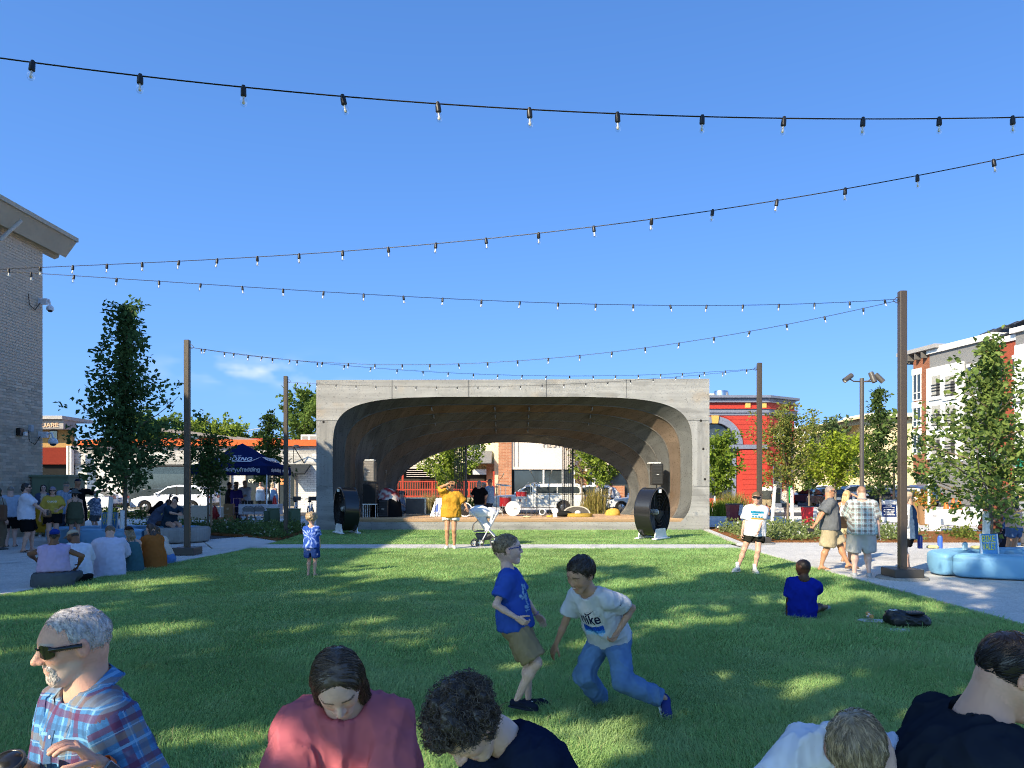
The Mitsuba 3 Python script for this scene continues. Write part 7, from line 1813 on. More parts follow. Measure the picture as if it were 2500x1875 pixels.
# ------------------------------------------------------------------ cars
def pillow(poly, W, inset=.05, edge=.12):
    """A side profile (x, z) given breadth W along y, its edges rounded towards the flanks."""
    p = np.asarray(poly, float); t = np.roll(p, -1, 0) - np.roll(p, 1, 0); n = np.c_[-t[:, 1], t[:, 0]]; n /= np.linalg.norm(n, axis=1, keepdims=True) + 1e-9
    if Polygon(p).exterior.is_ccw is False: n = -n
    rows = [(-W / 2, inset), (-W / 2 + edge * .35, inset * .3), (-W / 2 + edge, 0), (W / 2 - edge, 0), (W / 2 - edge * .35, inset * .3), (W / 2, inset)]
    v = np.vstack([np.c_[p[:, 0] + n[:, 0] * i, np.full(len(p), y), p[:, 1] + n[:, 1] * i] for y, i in rows]); m = len(p)
    f = np.array([[r * m + j, r * m + (j + 1) % m, (r + 1) * m + (j + 1) % m, (r + 1) * m + j] for r in range(5) for j in range(m)])
    f = np.vstack([f[:, [0, 1, 2]], f[:, [0, 2, 3]]])
    for r in (0, 5):
        q = v[r * m:(r + 1) * m]; tv, tf = trimesh.creation.triangulate_polygon(Polygon(q[:, [0, 2]]), engine='earcut')
        from scipy.spatial import cKDTree
        ix = cKDTree(q[:, [0, 2]]).query(tv)[1]; f = np.vstack([f, ix[tf] + r * m])
    tm = trimesh.Trimesh(v, f, process=False); tm.fix_normals()
    return np.asarray(tm.vertices), np.asarray(tm.faces)


def arc(cx, r, n=9): return [(cx + r * math.cos(a), .34 + r * math.sin(a)) for a in np.linspace(PI, 0, n)]


def car(label, pos, yaw, c, kind='suv', name='parked_car', cat_='car', group=None, cdark=(.02, .02, .02)):
    k = thing(name, label, cat_, group); R = rot([0, 0, 1], yaw); pos = np.array([*pos[:2], pos[2] if len(pos) > 2 else 0])
    w_ = lambda m: xf(m, R, pos); paint = M(c, .3, 0, .8); wd = 1.86
    if kind == 'suv': low = [(2.3, .3)] + arc(1.42, .40)[::-1] + arc(-1.38, .40)[::-1] + [(-2.28, .32), (-2.36, .55), (-2.34, 1.02), (-1.6, 1.07), (.75, 1.05), (1.75, .98), (2.25, .82), (2.36, .55)]; gh = [(.95, 1.03), (.15, 1.6), (-.4, 1.68), (-1.6, 1.64), (-2.0, 1.5), (-2.3, 1.04)]; gl = [(.78, 1.08), (.12, 1.53), (-.42, 1.60), (-1.62, 1.55), (-2.02, 1.2), (-1.9, 1.1)]
    elif kind == 'sedan': low = [(2.3, .28)] + arc(1.4, .36)[::-1] + arc(-1.35, .36)[::-1] + [(-2.28, .32), (-2.36, .6), (-2.3, .95), (-1.3, .98), (.8, .94), (1.8, .86), (2.26, .7), (2.36, .5)]; gh = [(.9, .92), (.1, 1.4), (-.5, 1.45), (-1.1, 1.38), (-1.85, .96)]; gl = [(.75, .97), (.08, 1.33), (-.5, 1.38), (-1.05, 1.3), (-1.6, 1.0)]
    else: low = [(2.75, .42)] + arc(1.8, .42)[::-1] + arc(-1.55, .42)[::-1] + [(-2.7, .45), (-2.78, .6), (-2.76, 1.08), (.9, 1.1), (2.2, 1.06), (2.7, .96), (2.8, .6)]; gh = [(1.35, 1.08), (.62, 1.68), (.2, 1.74), (-2.4, 1.76), (-2.62, 1.66), (-2.74, 1.09)]; gl = None
    w0 = 1.8 if kind == 'pickup' else (1.42 if kind == 'suv' else 1.4)
    wx = ((1.8, -1.55) if kind == 'pickup' else ((1.42, -1.38) if kind == 'suv' else (1.4, -1.35)))
    put(k, 'body', w_(pillow(low, wd, .05, .16)), paint, 35)
    put(k, 'cabin', w_(pillow(gh, wd - .16, .13, .22)), paint, 35)
    GW = wd - .16 + .012
    if gl:
        put(k, 'side_window', w_(prism(Polygon(gl).buffer(-.03), GW, RXZ, (0, GW / 2, 0))), 'window_pane')
        put(k, 'pillar', w_(bx(-.5, -.42, -GW / 2 - .004, GW / 2 + .004, 1.06, 1.6 if kind == 'suv' else 1.36)), M(cdark, .3))
    else:
        for a, b in ((1.2, .35),): put(k, 'side_window', w_(prism(Polygon([(1.12, 1.14), (.62, 1.58), (.3, 1.6), (.3, 1.14)]), GW, RXZ, (0, GW / 2, 0))), 'window_pane')
        put(k, 'side_window', w_(prism(Polygon([(.05, 1.2), (.05, 1.55), (-2.35, 1.57), (-2.5, 1.45), (-2.5, 1.2)]).buffer(-.08).buffer(.08), GW, RXZ, (0, GW / 2, 0))), 'window_pane')
        put(k, 'pillar', w_(cat(bx(.06, .28, -GW / 2 - .003, GW / 2 + .003, 1.1, 1.7), bx(-1.2, -1.16, -GW / 2 - .004, GW / 2 + .004, 1.2, 1.56))), paint)
        put(k, 'roof_rack', w_(cat(rod((-.2, -.7, 1.82), (-.2, .7, 1.82), .02), rod((.5, -.7, 1.8), (.5, .7, 1.8), .02))), M((.5, .5, .5), .3))
    a, b = gh[0], gh[1]; e = unit([b[0] - a[0], 0, b[1] - a[1]]); nn = np.array([e[2], 0, -e[0]])
    put(k, 'windscreen', w_(hull([np.array([a[0], 0, a[1]]) + e * t + nn * o + np.array([0, s, 0]) for t, s_ in ((.12, .7), (np.hypot(b[0] - a[0], b[1] - a[1]) - .06, .6)) for s in (-s_, s_) for o in (.0, .012)])), 'window_pane')
    a, b = gh[-1], gh[-2]; e = unit([b[0] - a[0], 0, b[1] - a[1]]); nn = np.array([-e[2], 0, e[0]])
    put(k, 'rear_window', w_(hull([np.array([a[0], 0, a[1]]) + e * t + nn * o + np.array([0, s, 0]) for t, s_ in ((.1, .62), (np.hypot(b[0] - a[0], b[1] - a[1]) - .05, .55)) for s in (-s_, s_) for o in (.0, .014)])), 'window_pane')
    for s in (-1, 1):
        for q in wx:
            rw = .345 if kind != 'pickup' else .37
            wk = put(k, 'wheel', w_(lathe([(.2, -.1), (rw - .03, -.11), (rw, -.08), (rw, .08), (rw - .03, .11), (.2, .1)], 24, (0, 1, 0), (q, s * (wd / 2 - .14), rw))), M((.025, .025, .025)), 30)
            put(wk, 'rim', w_(cat(lathe([(0, .0), (.06, .01), (.2, -.02), (.225, .02), (.225, -.04)], 20, (0, s, 0), (q, s * (wd / 2 - .045), rw)))), M((.45, .46, .48), .3, 1.0), 30)
            put(wk, 'hubcap', w_(cat(*[xf(cbx((0, 0, .12), (.045, .02, .2)), rot([0, 1, 0], 72 * i), (q, s * (wd / 2 - .03), rw)) for i in range(5)])), M((.06, .06, .07), .4))
        put(k, 'tail_light', w_(cbx((-2.30 if kind != 'pickup' else -2.76, s * .72, .95), (.16, .36, .14), 0, .03)), M((.35, .012, .012), .2))
        put(k, 'headlight', w_(cbx((2.16 if kind != 'pickup' else 2.72, s * .7, .76 if kind != 'pickup' else .86), (.22, .36, .13), 0, .03)), M((.6, .62, .65), .1))
        put(k, 'mirror', w_(cbx((.72 if kind != 'pickup' else 1.05, s * (wd / 2 + .04), 1.12), (.14, .2, .13), 0, .03)), paint)
        put(k, 'door_seam', w_(cat(bx(.62, .63, s * (wd / 2 - .003) - .004, s * (wd / 2 - .003) + .004, .42, 1.0), bx(-.47, -.46, s * (wd / 2 - .003) - .004, s * (wd / 2 - .003) + .004, .42, 1.0), bx(-.42, -.24, s * wd / 2 - .012, s * wd / 2 + .012, .88, .91))), M((.03, .03, .03)))
    put(k, 'bumper', w_(cbx((-2.3 if kind != 'pickup' else -2.78, 0, .5), (.2, 1.7, .2), 0, .04)), M(cdark, .5))
    put(k, 'number_plate', w_(cbx((-2.41 if kind != 'pickup' else -2.9, 0, .75), (.02, .34, .16))), M((.7, .7, .68)))
    return k


car('white SUV parked behind the dark oak and the left pole', (*ao(428, 45.5), 0), 180, (.72, .73, .76), 'suv')
car('white pickup with a camper shell parked behind the drum kit', (*ao(1310, 44.5), 0), 180, (.74, .73, .70), 'pickup', 'parked_truck', 'pickup truck')
car('silver hatchback nosed behind the white pickup', (*ao(1422, 46.0), 0), 172, (.48, .50, .54), 'suv')
car('white sedan front end at the far right of the stage opening', (*ao(1570, 45.0), 0), 178, (.68, .68, .68), 'sedan')
for u, Y, yw, c, kd, lab in ((1985, 58, 96, (.05, .12, .22), 'sedan', 'blue car facing the car park beside the reddening tree'), (1990, 70, 176, (.70, .70, .70), 'suv', 'white SUV behind the blue car in the car park'), (2022, 53, 82, (.015, .015, .017), 'sedan', 'black car half hidden by the man in grey'), (2070, 62, 178, (.62, .62, .62), 'suv', 'white van like SUV behind the blond woman'), (2172, 62, 88, (.35, .36, .38), 'suv', 'grey SUV with red tail lights right of the plaid shirt'), (2165, 52, 100, (.05, .055, .06), 'sedan', 'dark grey car in the shade behind the notice board'), (2240, 60, 84, (.035, .06, .13), 'suv', 'navy SUV right of the tall pole'), (2215, 52, 60, (.55, .5, .42), 'sedan', 'pale beige car behind the tall pole'), (345, 62, 175, (.03, .03, .035), 'sedan', 'black car glimpsed behind the dark oak'), (200, 44, 178, (.60, .61, .63), 'sedan', 'silver sedan behind the standing group at left')):
    car(lab, (*ao(u, Y), 0), yw, c, kd)

# ------------------------------------------------------------------ street things, right
for u, v, w, c, lab in ((1792, 1272, .62, (.20, .02, .025), 'dark red square bin with a grey bag left of the boy in white'), (1974, 1284, .46, (.55, .02, .03), 'bright red bin behind the man in the grey tee')):
    x, y, _ = gp(u, v); kk = thing('bin', lab, 'bin'); put(kk, 'body', hull([(x + a * w * .42, y + b * w * .42, .0) for a in (-1, 1) for b in (-1, 1)] + [(x + a * w / 2, y + b * w / 2, .78) for a in (-1, 1) for b in (-1, 1)]), M(c, .45)); put(kk, 'rim', cbx((x, y, .79), (w * 1.05, w * 1.05, .04), 0, .01), M((.05, .05, .055), .5)); put(kk, 'bag', hull([(x + w * .3, y - w * .5, .75), (x + w * .52, y - w * .5, .75), (x + w * .2, y - w * .52, .3), (x + w * .46, y - w * .5, .2)], .02), M((.45, .47, .5)))
kk = thing('notice_board', 'dark blue sandwich board with white lines of text by the plaid shirt', 'sign'); x, y, _ = gp(2172, 1275)
put(kk, 'board', xf(cbx((0, 0, .5), (.78, .03, 1.0), 0, .01), rot([1, 0, 0], -8), (x, y, .02)), M((.66, .67, .70), .5)); put(kk, 'poster', xf(cbx((0, -.018, .5), (.66, .012, .56), 0, .002), rot([1, 0, 0], -8), (x, y, .02)), M((.02, .04, .14)))
for i, wl in enumerate((.3, .5, .46, .5, .4, .5)): put(kk, 'text_line', xf(bx(-wl / 2, wl / 2, -.030, -.026, .70 - i * .08, .735 - i * .08), rot([1, 0, 0], -8), (x, y, .02)), M((.7, .7, .7)))
for u0, u1, Y, lab in ((2272, 2333, 27.5, 'white cloth covered market table nearest the tall pole'), (2334, 2385, 26.5, 'white cloth covered market table behind the oak trunk')):
    kk = thing('market_table', lab, 'table'); xa, xb = ao(u0, Y)[0], ao(u1, Y)[0]
    put(kk, 'tablecloth', hull([(q, Y + s, z) for q in (xa, xb) for s in (-.35, .35) for z in (.25, .76)], .02), M((.72, .72, .72)))
    for q in (xa + .1, xb - .1): put(kk, 'leg', tube([(q, Y - .3, .3), (q, Y - .32, .0)], .015, 6), M((.1, .1, .1), .4)); put(kk, 'leg', rod((q, Y + .3, .3), (q, Y + .32, 0), .015, 6), M((.1, .1, .1), .4))
kk = thing('paper_sign', 'white paper sign standing before the market table', 'sign'); x, y = ao(2284, 26.6); put(kk, 'sheet', xf(cbx((0, 0, .4), (.4, .015, .8)), rot([1, 0, 0], -6), (x, y, 0)), M((.76, .76, .77))); put(kk, 'print', xf(bx(-.08, .08, -.014, -.009, .56, .6), rot([1, 0, 0], -6), (x, y, 0)), M((.15, .15, .17)))
for u, Y, h, r, lab in ((2244, 33, 1.0, .5, 'large terracotta tub with orange flowers behind the tall pole'), (2262, 31.5, .8, .36, 'square brown timber planter beside the white table')):
    x, y = ao(u, Y); kk = thing('planter_pot', lab, 'planter'); put(kk, 'pot', lathe([(0, 0), (r * .75, 0), (r, h), (r * .9, h), (r * .85, h * .85), (0, h * .85)], 20, loc=(x, y, 0)), M((.26, .15, .08)), 30)
    g = np.random.default_rng(int(u)); n = 160; pp = np.c_[g.normal(0, r * .5, (n, 2)) + [x, y], h + g.random(n) * .4]; m_, c_ = leaves(pp, unit_rows(g.normal(size=(n, 3)) + [0, 0, .6]), unit_rows(g.normal(size=(n, 3)) + [0, 0, 1]), np.full(n, .16), .35, np.where(g.random(n)[:, None] < .3, np.array([.55, .22, .05]), np.array([.25, .25, .05]))); put(kk, 'plants', m_, 'leaf', False, color=c_, kind='stuff')
for i, (u, lab) in enumerate(((2310, 'orange traffic cone on the market table, left of three'), (2327, 'orange traffic cone behind the market table'), (2342, 'orange traffic cone on the market table, right of three'))):
    x, y = ao(u, 30.5); kk = thing('traffic_cone', lab, 'cone'); put(kk, 'cone', lathe([(0, .7), (.04, .7), (.14, .03), (.0, .03)], 14, loc=(x, y, .45)), M((.62, .14, .02), .5), 30); put(kk, 'base', cbx((x, y, .465), (.34, .34, .03)), M((.6, .13, .02), .5))
kk = thing('market_canopy', 'white market umbrella top behind the right oak', 'umbrella'); x, y = ao(2420, 30); put(kk, 'canopy', lathe([(0, .55), (.6, .3), (1.25, 0), (1.22, -.03), (.6, .25), (0, .5)], 8, (.1, 0, 1), (x, y, 2.55)), M((.74, .74, .74))); put(kk, 'pole', rod((x, y, 0), (x, y, 3.0), .025), M((.6, .6, .6), .4))
kk = thing('traffic_sign', 'white and green street signs at the right edge', 'sign'); x, y = ao(2495, 25); put(kk, 'plate', cbx((x, y, 1.75), (.42, .03, .55), 0, .01), M((.74, .74, .73))); put(kk, 'street_plate', cbx((x, y + .02, 2.45), (.4, .03, .3), 0, .01), M((.02, .22, .14))); put(kk, 'post', rod((x + .1, y + .05, 0), (x + .1, y + .05, 2.7), .025), M((.4, .4, .4), .4))
kk = thing('flagpole', 'white standing sign pole beside the right trees', 'post'); x, y = ao(2268, 28.5); put(kk, None, rod((x, y, 0), (x, y, 2.1), .045), M((.72, .72, .72)))

# ------------------------------------------------------------------ bag and skateboard on the grass
q = gp(2212, 1532); k = thing('backpack', 'black backpack lying flat on the lawn near the right kerb', 'backpack')
m = skin_over([cone(q + [-.15, -.09, .10], q + [.15, -.09, .085], .075, .07, .03), cone(q + [-.15, .09, .10], q + [.15, .09, .085], .075, .07, .03), cone(q + [-.16, 0, .13], q + [.14, 0, .11], .085, .075, .03), ell(q + [.19, 0, .08], np.eye(3), np.array([.07, .14, .075]), .02)], .010, [lambda p: .004 - p[:, 2]]); put(k, 'body', folds(m, .016, 11, 3, (1, 1, 1)), M((.014, .014, .015), .5), True)
put(k, 'pocket', cbx(q + [.06, -.05, .185], (.2, .16, .03), .1, .012), M((.018, .018, .02), .5))
put(k, 'strap', cat(tube([q + [-.2, -.1, .17], q + [-.05, -.15, .15], q + [.1, -.15, .1], q + [.17, -.1, .05]], .014, 6), tube([q + [-.22, .05, .18], q + [-.18, -.03, .215], q + [-.12, -.08, .19]], .012, 6)), M((.02, .02, .022), .5)); put(k, 'label', cbx(q + [-.17, -.03, .215], (.07, .06, .008), .4), M((.7, .72, .74)))
q = gp(2145, 1522); k = thing('skateboard', 'upturned skateboard with tan wheels beside the black backpack', 'skateboard'); R = rot([0, 0, 1], -14)
w_ = lambda m: xf(m, R, q)
put(k, 'deck', w_(hull([(-.18, -.09, .03), (-.18, .09, .03), (.34, -.1, .03), (.34, .1, .03), (-.24, 0, .03), (.4, 0, .03)], .007)), M((.55, .55, .56)))
for x in (-.1, .28):
    put(k, 'truck', w_(cat(rod((x, -.09, .10), (x, .09, .10), .014), cbx((x, 0, .07), (.07, .07, .05), 0, .01))), M((.6, .6, .6), .3, 1.0))
    for s in (-.1, .1): put(k, 'wheel', w_(lathe([(0, -.016), (.024, -.016), (.027, 0), (.024, .016), (0, .016)], 14, (0, 1, 0), (x, s, .10))), M((.42, .24, .08), .4), 30)
k = thing('litter_bag', 'crumpled clear snack bag on the lawn under the skateboard', 'bag'); q = gp(2195, 1543); m = ball(q + [0, 0, .02], (.13, .07, .02), 2); put(k, 'bag', (m[0] + .02 * (meshkit.noise(m[0] * 40)[:, None] - .5), m[1]), M((.5, .52, .52), .2), True)
# ------------------------------------------------------------------ the people
BRN, DBR, BLKH, GRY, BLD = (.055, .032, .02), (.028, .018, .012), (.010, .008, .008), (.28, .27, .26), (.36, .24, .11)
NAVY, BLACK, WHITE = (.014, .020, .045), (.012, .012, .013), (.72, .72, .73)


def standing(label, u, vf, vt, facing, Y=None, **kw):
    """Someone standing: feet at (u, vf) in the photograph, top of the head at vt; Y where the feet are hidden."""
    Y = Y or CAM_H * FPX / (vf - HORIZON); x = (u - 1250) / FPX * Y
    H = CAM_H + (HORIZON - vt) / FPX * Y - kw.get('z', 0)
    return person(label, (x, Y), H * .985, facing, **kw)


SIT = dict(pelvis=(0, 0, .075), feet=((-.09, .40, .04), (.09, .40, .04)), knees=((-.2, .4, 1), (.2, .4, 1)), hands=((-.08, .30, .24), (.08, .30, .24)))


def seated(label, u, vb, vt, facing, Y, **kw):
    """Someone sitting on the ground at depth Y, head top at vt."""
    a = dict(SIT); a.update(kw)
    x = (u - 1250) / FPX * Y; zt = CAM_H + (HORIZON - vt) / FPX * Y
    return person(label, (x, Y), kw.pop('H', zt / .535), facing, **{k: v for k, v in a.items() if k != 'H'})


# --- the two playing boys
K1 = person('boy in a blue printed tee and khaki shorts leaning back with glasses', (.085, 5.57), 1.33, 98, 'pale', ('short', (.19, .13, .075), {'nape': -.24, 'line': -.02, 'tight': .006}), dict(c=(.035, .085, .38), sleeve=.72, hem=-.03, ease=.016, flare=1.06), dict(c=(.26, .20, .12), len=.88, ease=.022), ('clog', (.014, .018, .035), (.02, .025, .045)),
            hs=1.32, kid=True, res=.0085, hres=.0052, glasses=('clear', (.03, .04, .22)), pelvis=('px', 1258, 1522, 5.57), lean=-9, hunch=4, head=(-14, -4, 0), feet=(('px', 1290, 1706, 5.72), ('px', 1262, 1708, 5.47)), toes=(0, 20), knees=((0, 1, 0), (.1, 1, 0)),
            hands=(('px', 1322, 1519, 5.82), ('px', 1262, 1509, 5.36)), elbows=((-.5, -.8, -.4), (.35, -1, -.2)), palms=((.9, .0, -.4), (-1, .2, .2)), curl=(.25, .8), fold=.011, mouth=True, beard=None)
n1 = flat_poly(Point(0, .02).buffer(.05).union(sbox(-.03, -.06, .035, .0)).difference(Point(.015, .03).buffer(.012)).difference(sbox(-.02, -.05, .03, -.044)))
rg = np.random.default_rng(5)
blobs = unary_union([Point(rg.normal(0, .035), rg.normal(-.01, .055)).buffer(rg.uniform(.005, .014), 4) for _ in range(38)] + [sbox(-.05, -.075 - .016 * i, .05 - .012 * i, -.068 - .016 * i) for i in range(3)] + [Point(.0, .065).buffer(.022), Point(-.01, -.01).buffer(.026)])
printed(K1, 'chest_print', flat_poly(blobs), (0.0, -.055), M((.22, .38, .55)), yaw=22)
w_ = K1['wrist'][-1]; d_ = K1['handdir'][-1]
k = thing('bracelet', 'purple loom bracelet on the wrist of the boy in blue', 'bracelet'); R_ = trimesh.geometry.align_vectors([0, 0, 1], d_)[:3, :3]
put(k, None, xf(tube([(.022 * math.cos(a), .022 * math.sin(a), 0) for a in np.linspace(0, 2 * PI, 18, endpoint=False)], .0045, 6, closed=True), R_, w_ - d_ * .01), M((.36, .22, .45)), True)
for s in (-1, 1):
    td, dn = K1['toe'][s]; hl, bl, to = K1['foot'][s]; lat = np.cross(td, dn)
    put(K1['key'], 'clog_strap', tube([bl - dn * .018 + lat * .036 - td * .03, K1['ankle'][s] - td * .035 + dn * .004 + lat * .0, bl - dn * .018 - lat * .036 - td * .03], .006, 6), M((.02, .022, .035)))
    put(K1['key'], 'clog_charm', ball(bl - dn * .03 + td * .02 + lat * .008, .008, 1), M((.7, .7, .7)))

K2 = person('boy in a white printed tee and blue jeans lunging forward and laughing', (.70, 5.6), 1.46, 226, 'olive', ('short', DBR, {'nape': -.26, 'line': -.06, 'lift': .02}), dict(c=(.50, .52, .56), sleeve=.70, hem=-.03, ease=.016, flare=1.0), dict(c=(.10, .19, .36), len=1.93, ease=.017, name='jeans', notch=False, pat=lambda v, c, J: c * (.72 + .62 * meshkit.fbm(v * 9, 4, 3))[:, None]), ('shoe', (.02, .035, .16), (.62, .72, .80)),
            hs=1.30, kid=True, res=.0085, hres=.0052, pelvis=('px', 1487, 1546, 5.6), lean=33, hunch=12, twist=-6, head=(8, 4, -4), feet=(('px', 1622, 1706, 5.42), ('px', 1470, 1712, 5.75)), knees=((0.3, .9, -.3), (0, 1, .2)), toes=(60, 10), foot_pitch=(-48, -8),
            hands=(('px', 1510, 1540, 5.38), ('px', 1356, 1576, 5.62)), elbows=((-.3, -1, -.4), (.6, -.6, -.6)), palms=((.3, .9, -.1), (-.3, -.6, .5)), curl=(.75, .35), fold=.011, mouth=True)
ch2 = lambda x, y: (x, y)
f_ = flat_text('Nike', .062); f_ = (f_[0] * [.92, 1.25], f_[1])
printed(K2, 'chest_lettering', (f_[0] + [0, -.02], f_[1]), (-.005, -.03), M((.012, .016, .05)), yaw=4)
swsh = [(-.055, .012), (-.04, -.004), (-.015, -.002), (.06, .03), (-.012, -.014), (-.04, -.018), (-.056, -.006)]
printed(K2, 'chest_swoosh', flat_poly(Polygon([(x * .7 + .02, y * .8 + .075) for x, y in swsh]).buffer(0)), (-.005, -.03), M((.012, .016, .05)), yaw=4)
for i, (cc, a) in enumerate((((.015, .07, .40), -.045), ((.06, .25, .62), -.068), ((.35, .55, .78), -.088))):
    cols = [sbox(-.085 + j * .0121, a - .024 - .02 * rg.random(), -.085 + (j + 1) * .0121 - .0004, a) for j in range(14)]
    printed(K2, 'chest_band', flat_poly(unary_union(cols)), (-.005, -.03), M(cc), yaw=4, off=.0016 + .0004 * (2 - i))
up_ = unit(K2['S'][-1] - K2['elbow'][-1]); bb = K2['B']
fr_ = np.stack([unit(np.cross(up_, unit(np.array([.25, -1, .1])) * -1)) * -1, unit(np.array([.25, -1, .1])), up_], 1)
J_ = dict(K2); J_['chest'] = K2['S'][-1] * .62 + K2['elbow'][-1] * .38
printed(J_, 'sleeve_swoosh', flat_poly(Polygon([(-x * .38, y * .5) for x, y in swsh]).buffer(0)), (0, 0), M((.012, .016, .05)), frame=fr_, max_edge=.006)
put(K2['key'], 'teeth', ball(K2['hc'] + K2['Hd'] @ (np.array([0, .345, -.252]) * K2['hh']), K2['hh'] * np.array([.07, .03, .016]), 2), M((.72, .70, .66), .3), True)
put(K1['key'], 'teeth', ball(K1['hc'] + K1['Hd'] @ (np.array([0, .345, -.252]) * K1['hh']), K1['hh'] * np.array([.07, .03, .016]), 2), M((.72, .70, .66), .3), True)
put(K2['key'], 'drawstring', tube([K2['pelvis'] + K2['R1'] @ np.array([-.01, .105, .03]), K2['pelvis'] + K2['R1'] @ np.array([-.015, .118, -.02]), K2['pelvis'] + K2['R1'] @ np.array([-.005, .122, -.055])], .005, 6), M((.72, .72, .7)))
put(K2['key'], 'torn_knee', ball(K2['knee'][-1] + np.array([.0, -.052, .01]), (.028, .012, .02), 2), M((.03, .035, .05)))

fk = lambda q: np.c_[q[:, 0] * .6, .25 + .9 * (q[:, 2] > .3), -.75 * (q[:, 2] < .36) - .15]
scalp_strands(K2, 700, 6, .055, fk, (.034, .022, .015), r0=.0016, lift=.003, seed=12, jitter=.3)
scalp_strands(K1, 700, 5, .026, lambda q: np.c_[q[:, 0] * .5, .5 * (q[:, 2] > .3) - .2, -.7 * (q[:, 2] < .36) - .1], (.21, .145, .085), r0=.0013, lift=.003, seed=13, jitter=.4)

# --- the other children
K3 = standing('toddler with curly blond hair in a blue tie-dye tee, from behind', 760, 1407, 1250, 4, skin='light', hair=('curly', (.30, .22, .13), {'n': 150, 'low': -.45, 'big': 1.0}), top=dict(c=(.03, .08, .36), sleeve=.75, hem=-.05, ease=.018, flare=1.1, pat=lambda v, c, J: c * 1.0 + (np.array([.34, .42, .62]) * 1.0)[None] * smooth01((np.sin(np.arctan2((v - J['chest']) @ J['R2'][:, 0], (v - J['chest']) @ J['R2'][:, 2] + .03) * 11 + 14 * meshkit.noise(v * 9, 1)) * .5 + meshkit.noise(v * 24, 2) - .55) * 2.2)[:, None]),
              bottom=dict(c=(.02, .05, .20), len=.82, ease=.024, pat=lambda v, c, J: c + (.30 * smooth01((meshkit.noise(v * 22, 6) - .72) * 9))[:, None]), shoes=None, hs=1.42, kid=True, res=.011, hands=((-.10, .14, .52), (.10, .14, .52)), elbows=((-1, -.4, -.3), (1, -.4, -.3)))
K4 = standing('boy in a brown cap and white printed tee standing on the right of the lawn', 1843, 1399, 1199, 186, skin='light', hair=('short', (.06, .04, .025)), cap=('cap', (.13, .095, .06), (.035, .03, .028)), glasses=('sun', (.01, .01, .01)), top=dict(c=(.66, .66, .70), sleeve=.82, hem=-.06, ease=.024, flare=1.12), bottom=dict(c=(.022, .022, .018), len=.55, ease=.016), shoes=('shoe', (.55, .56, .53), (.7, .7, .68), (.74, .74, .76), .075),
              hs=1.12, kid=True, res=.010, hres=.0085, feet=(('px', 1843, 1391, 14.25), ('px', 1801, 1387, 14.4)), knees=((0, 1, 0), (.5, 1, 0)), toes=(5, 40), hands=(('px', 1848, 1312, 14.05), ('px', 1808, 1314, 14.3)), head=(12, 0, 0), side=-3)
P_ = M((.02, .20, .32)); printed(K4, 'chest_print', flat_poly(unary_union([sbox(-.12, .03, .12, .075), sbox(-.10, -.0, .02, .025)] + [Polygon([(-.11 + .055 * i, -.05), (-.08 + .055 * i, .0), (-.05 + .055 * i, -.05)]) for i in range(4)])), (0, .0), P_, max_edge=.02)
printed(K4, 'chest_band', flat_poly(unary_union([sbox(-.11, -.085, .12, -.055)])), (0, .0), M((.55, .30, .05)), max_edge=.02)
K5 = person('boy in a royal blue tee sitting on the grass leaning on one arm, from behind', (3.6, 9.5), 1.46, 24, 'dark', ('buzz', (.008, .007, .007)), dict(c=(.010, .022, .27), sleeve=.80, hem=-.08, ease=.018, flare=1.15), dict(c=(.35, .34, .40), len=.9, ease=.02, pat=lambda v, c, J: np.where((np.sin(v @ np.array([60, 30, 0]) + 5 * meshkit.noise(v * 8, 2)) > .2)[:, None], np.array([.03, .04, .2]), c)), ('shoe', (.3, .3, .32)),
            kid=True, hs=1.12, res=.0085, hres=.006, head_at=at(1960, 1385, 9.45), lean=-14, side=5, hunch=10, head=(-62, 6, 0), feet=((.06, .52, .04), (.20, .46, .04)), knees=((.3, .5, .8), (.6, .4, .8)), hands=(('px', 1922, 1504, 9.55), (.12, .28, .16)), elbows=((-1, -.6, .2), (.6, -.5, -.4)), palms=((-.2, .2, -1), (-1, 0, 0)), curl=.25)

# --- woman with the stroller
WM1 = standing('woman in a mustard top and white shorts shading her eyes beside the stroller', 1101, 1340, 1173, 180, skin='tan', female=True, hair=('bun', (.035, .022, .016)), glasses=('sun', (.01, .008, .008)), top=dict(c=(.52, .27, .035), sleeve=.86, hem=-.055, ease=.030, flare=1.18), bottom=dict(c=(.74, .74, .74), len=.42, ease=.018), shoes=('shoe', (.70, .68, .60), (.74, .73, .7)), res=.013,
               hands=(('px', 1140, 1240, 19.5), ('px', 1097, 1180, 19.45)), elbows=((-.6, -.6, -.6), (1, .2, .1)), palms=((.2, .5, -1), ((-1, .3, .1), (0, 1, -.4))), curl=.35, feet=((-.05, 0, .04), (.055, .03, .04)), fold=.012)
put(WM1['key'], 'bag_strap', tube([WM1['S'][-1] + np.array([-.02, -.10, .05]), WM1['chest'] + np.array([.02, -.165, -.03]), WM1['waist'] + np.array([-.14, -.12, -.08])], .008, 6), M((.30, .16, .03)))

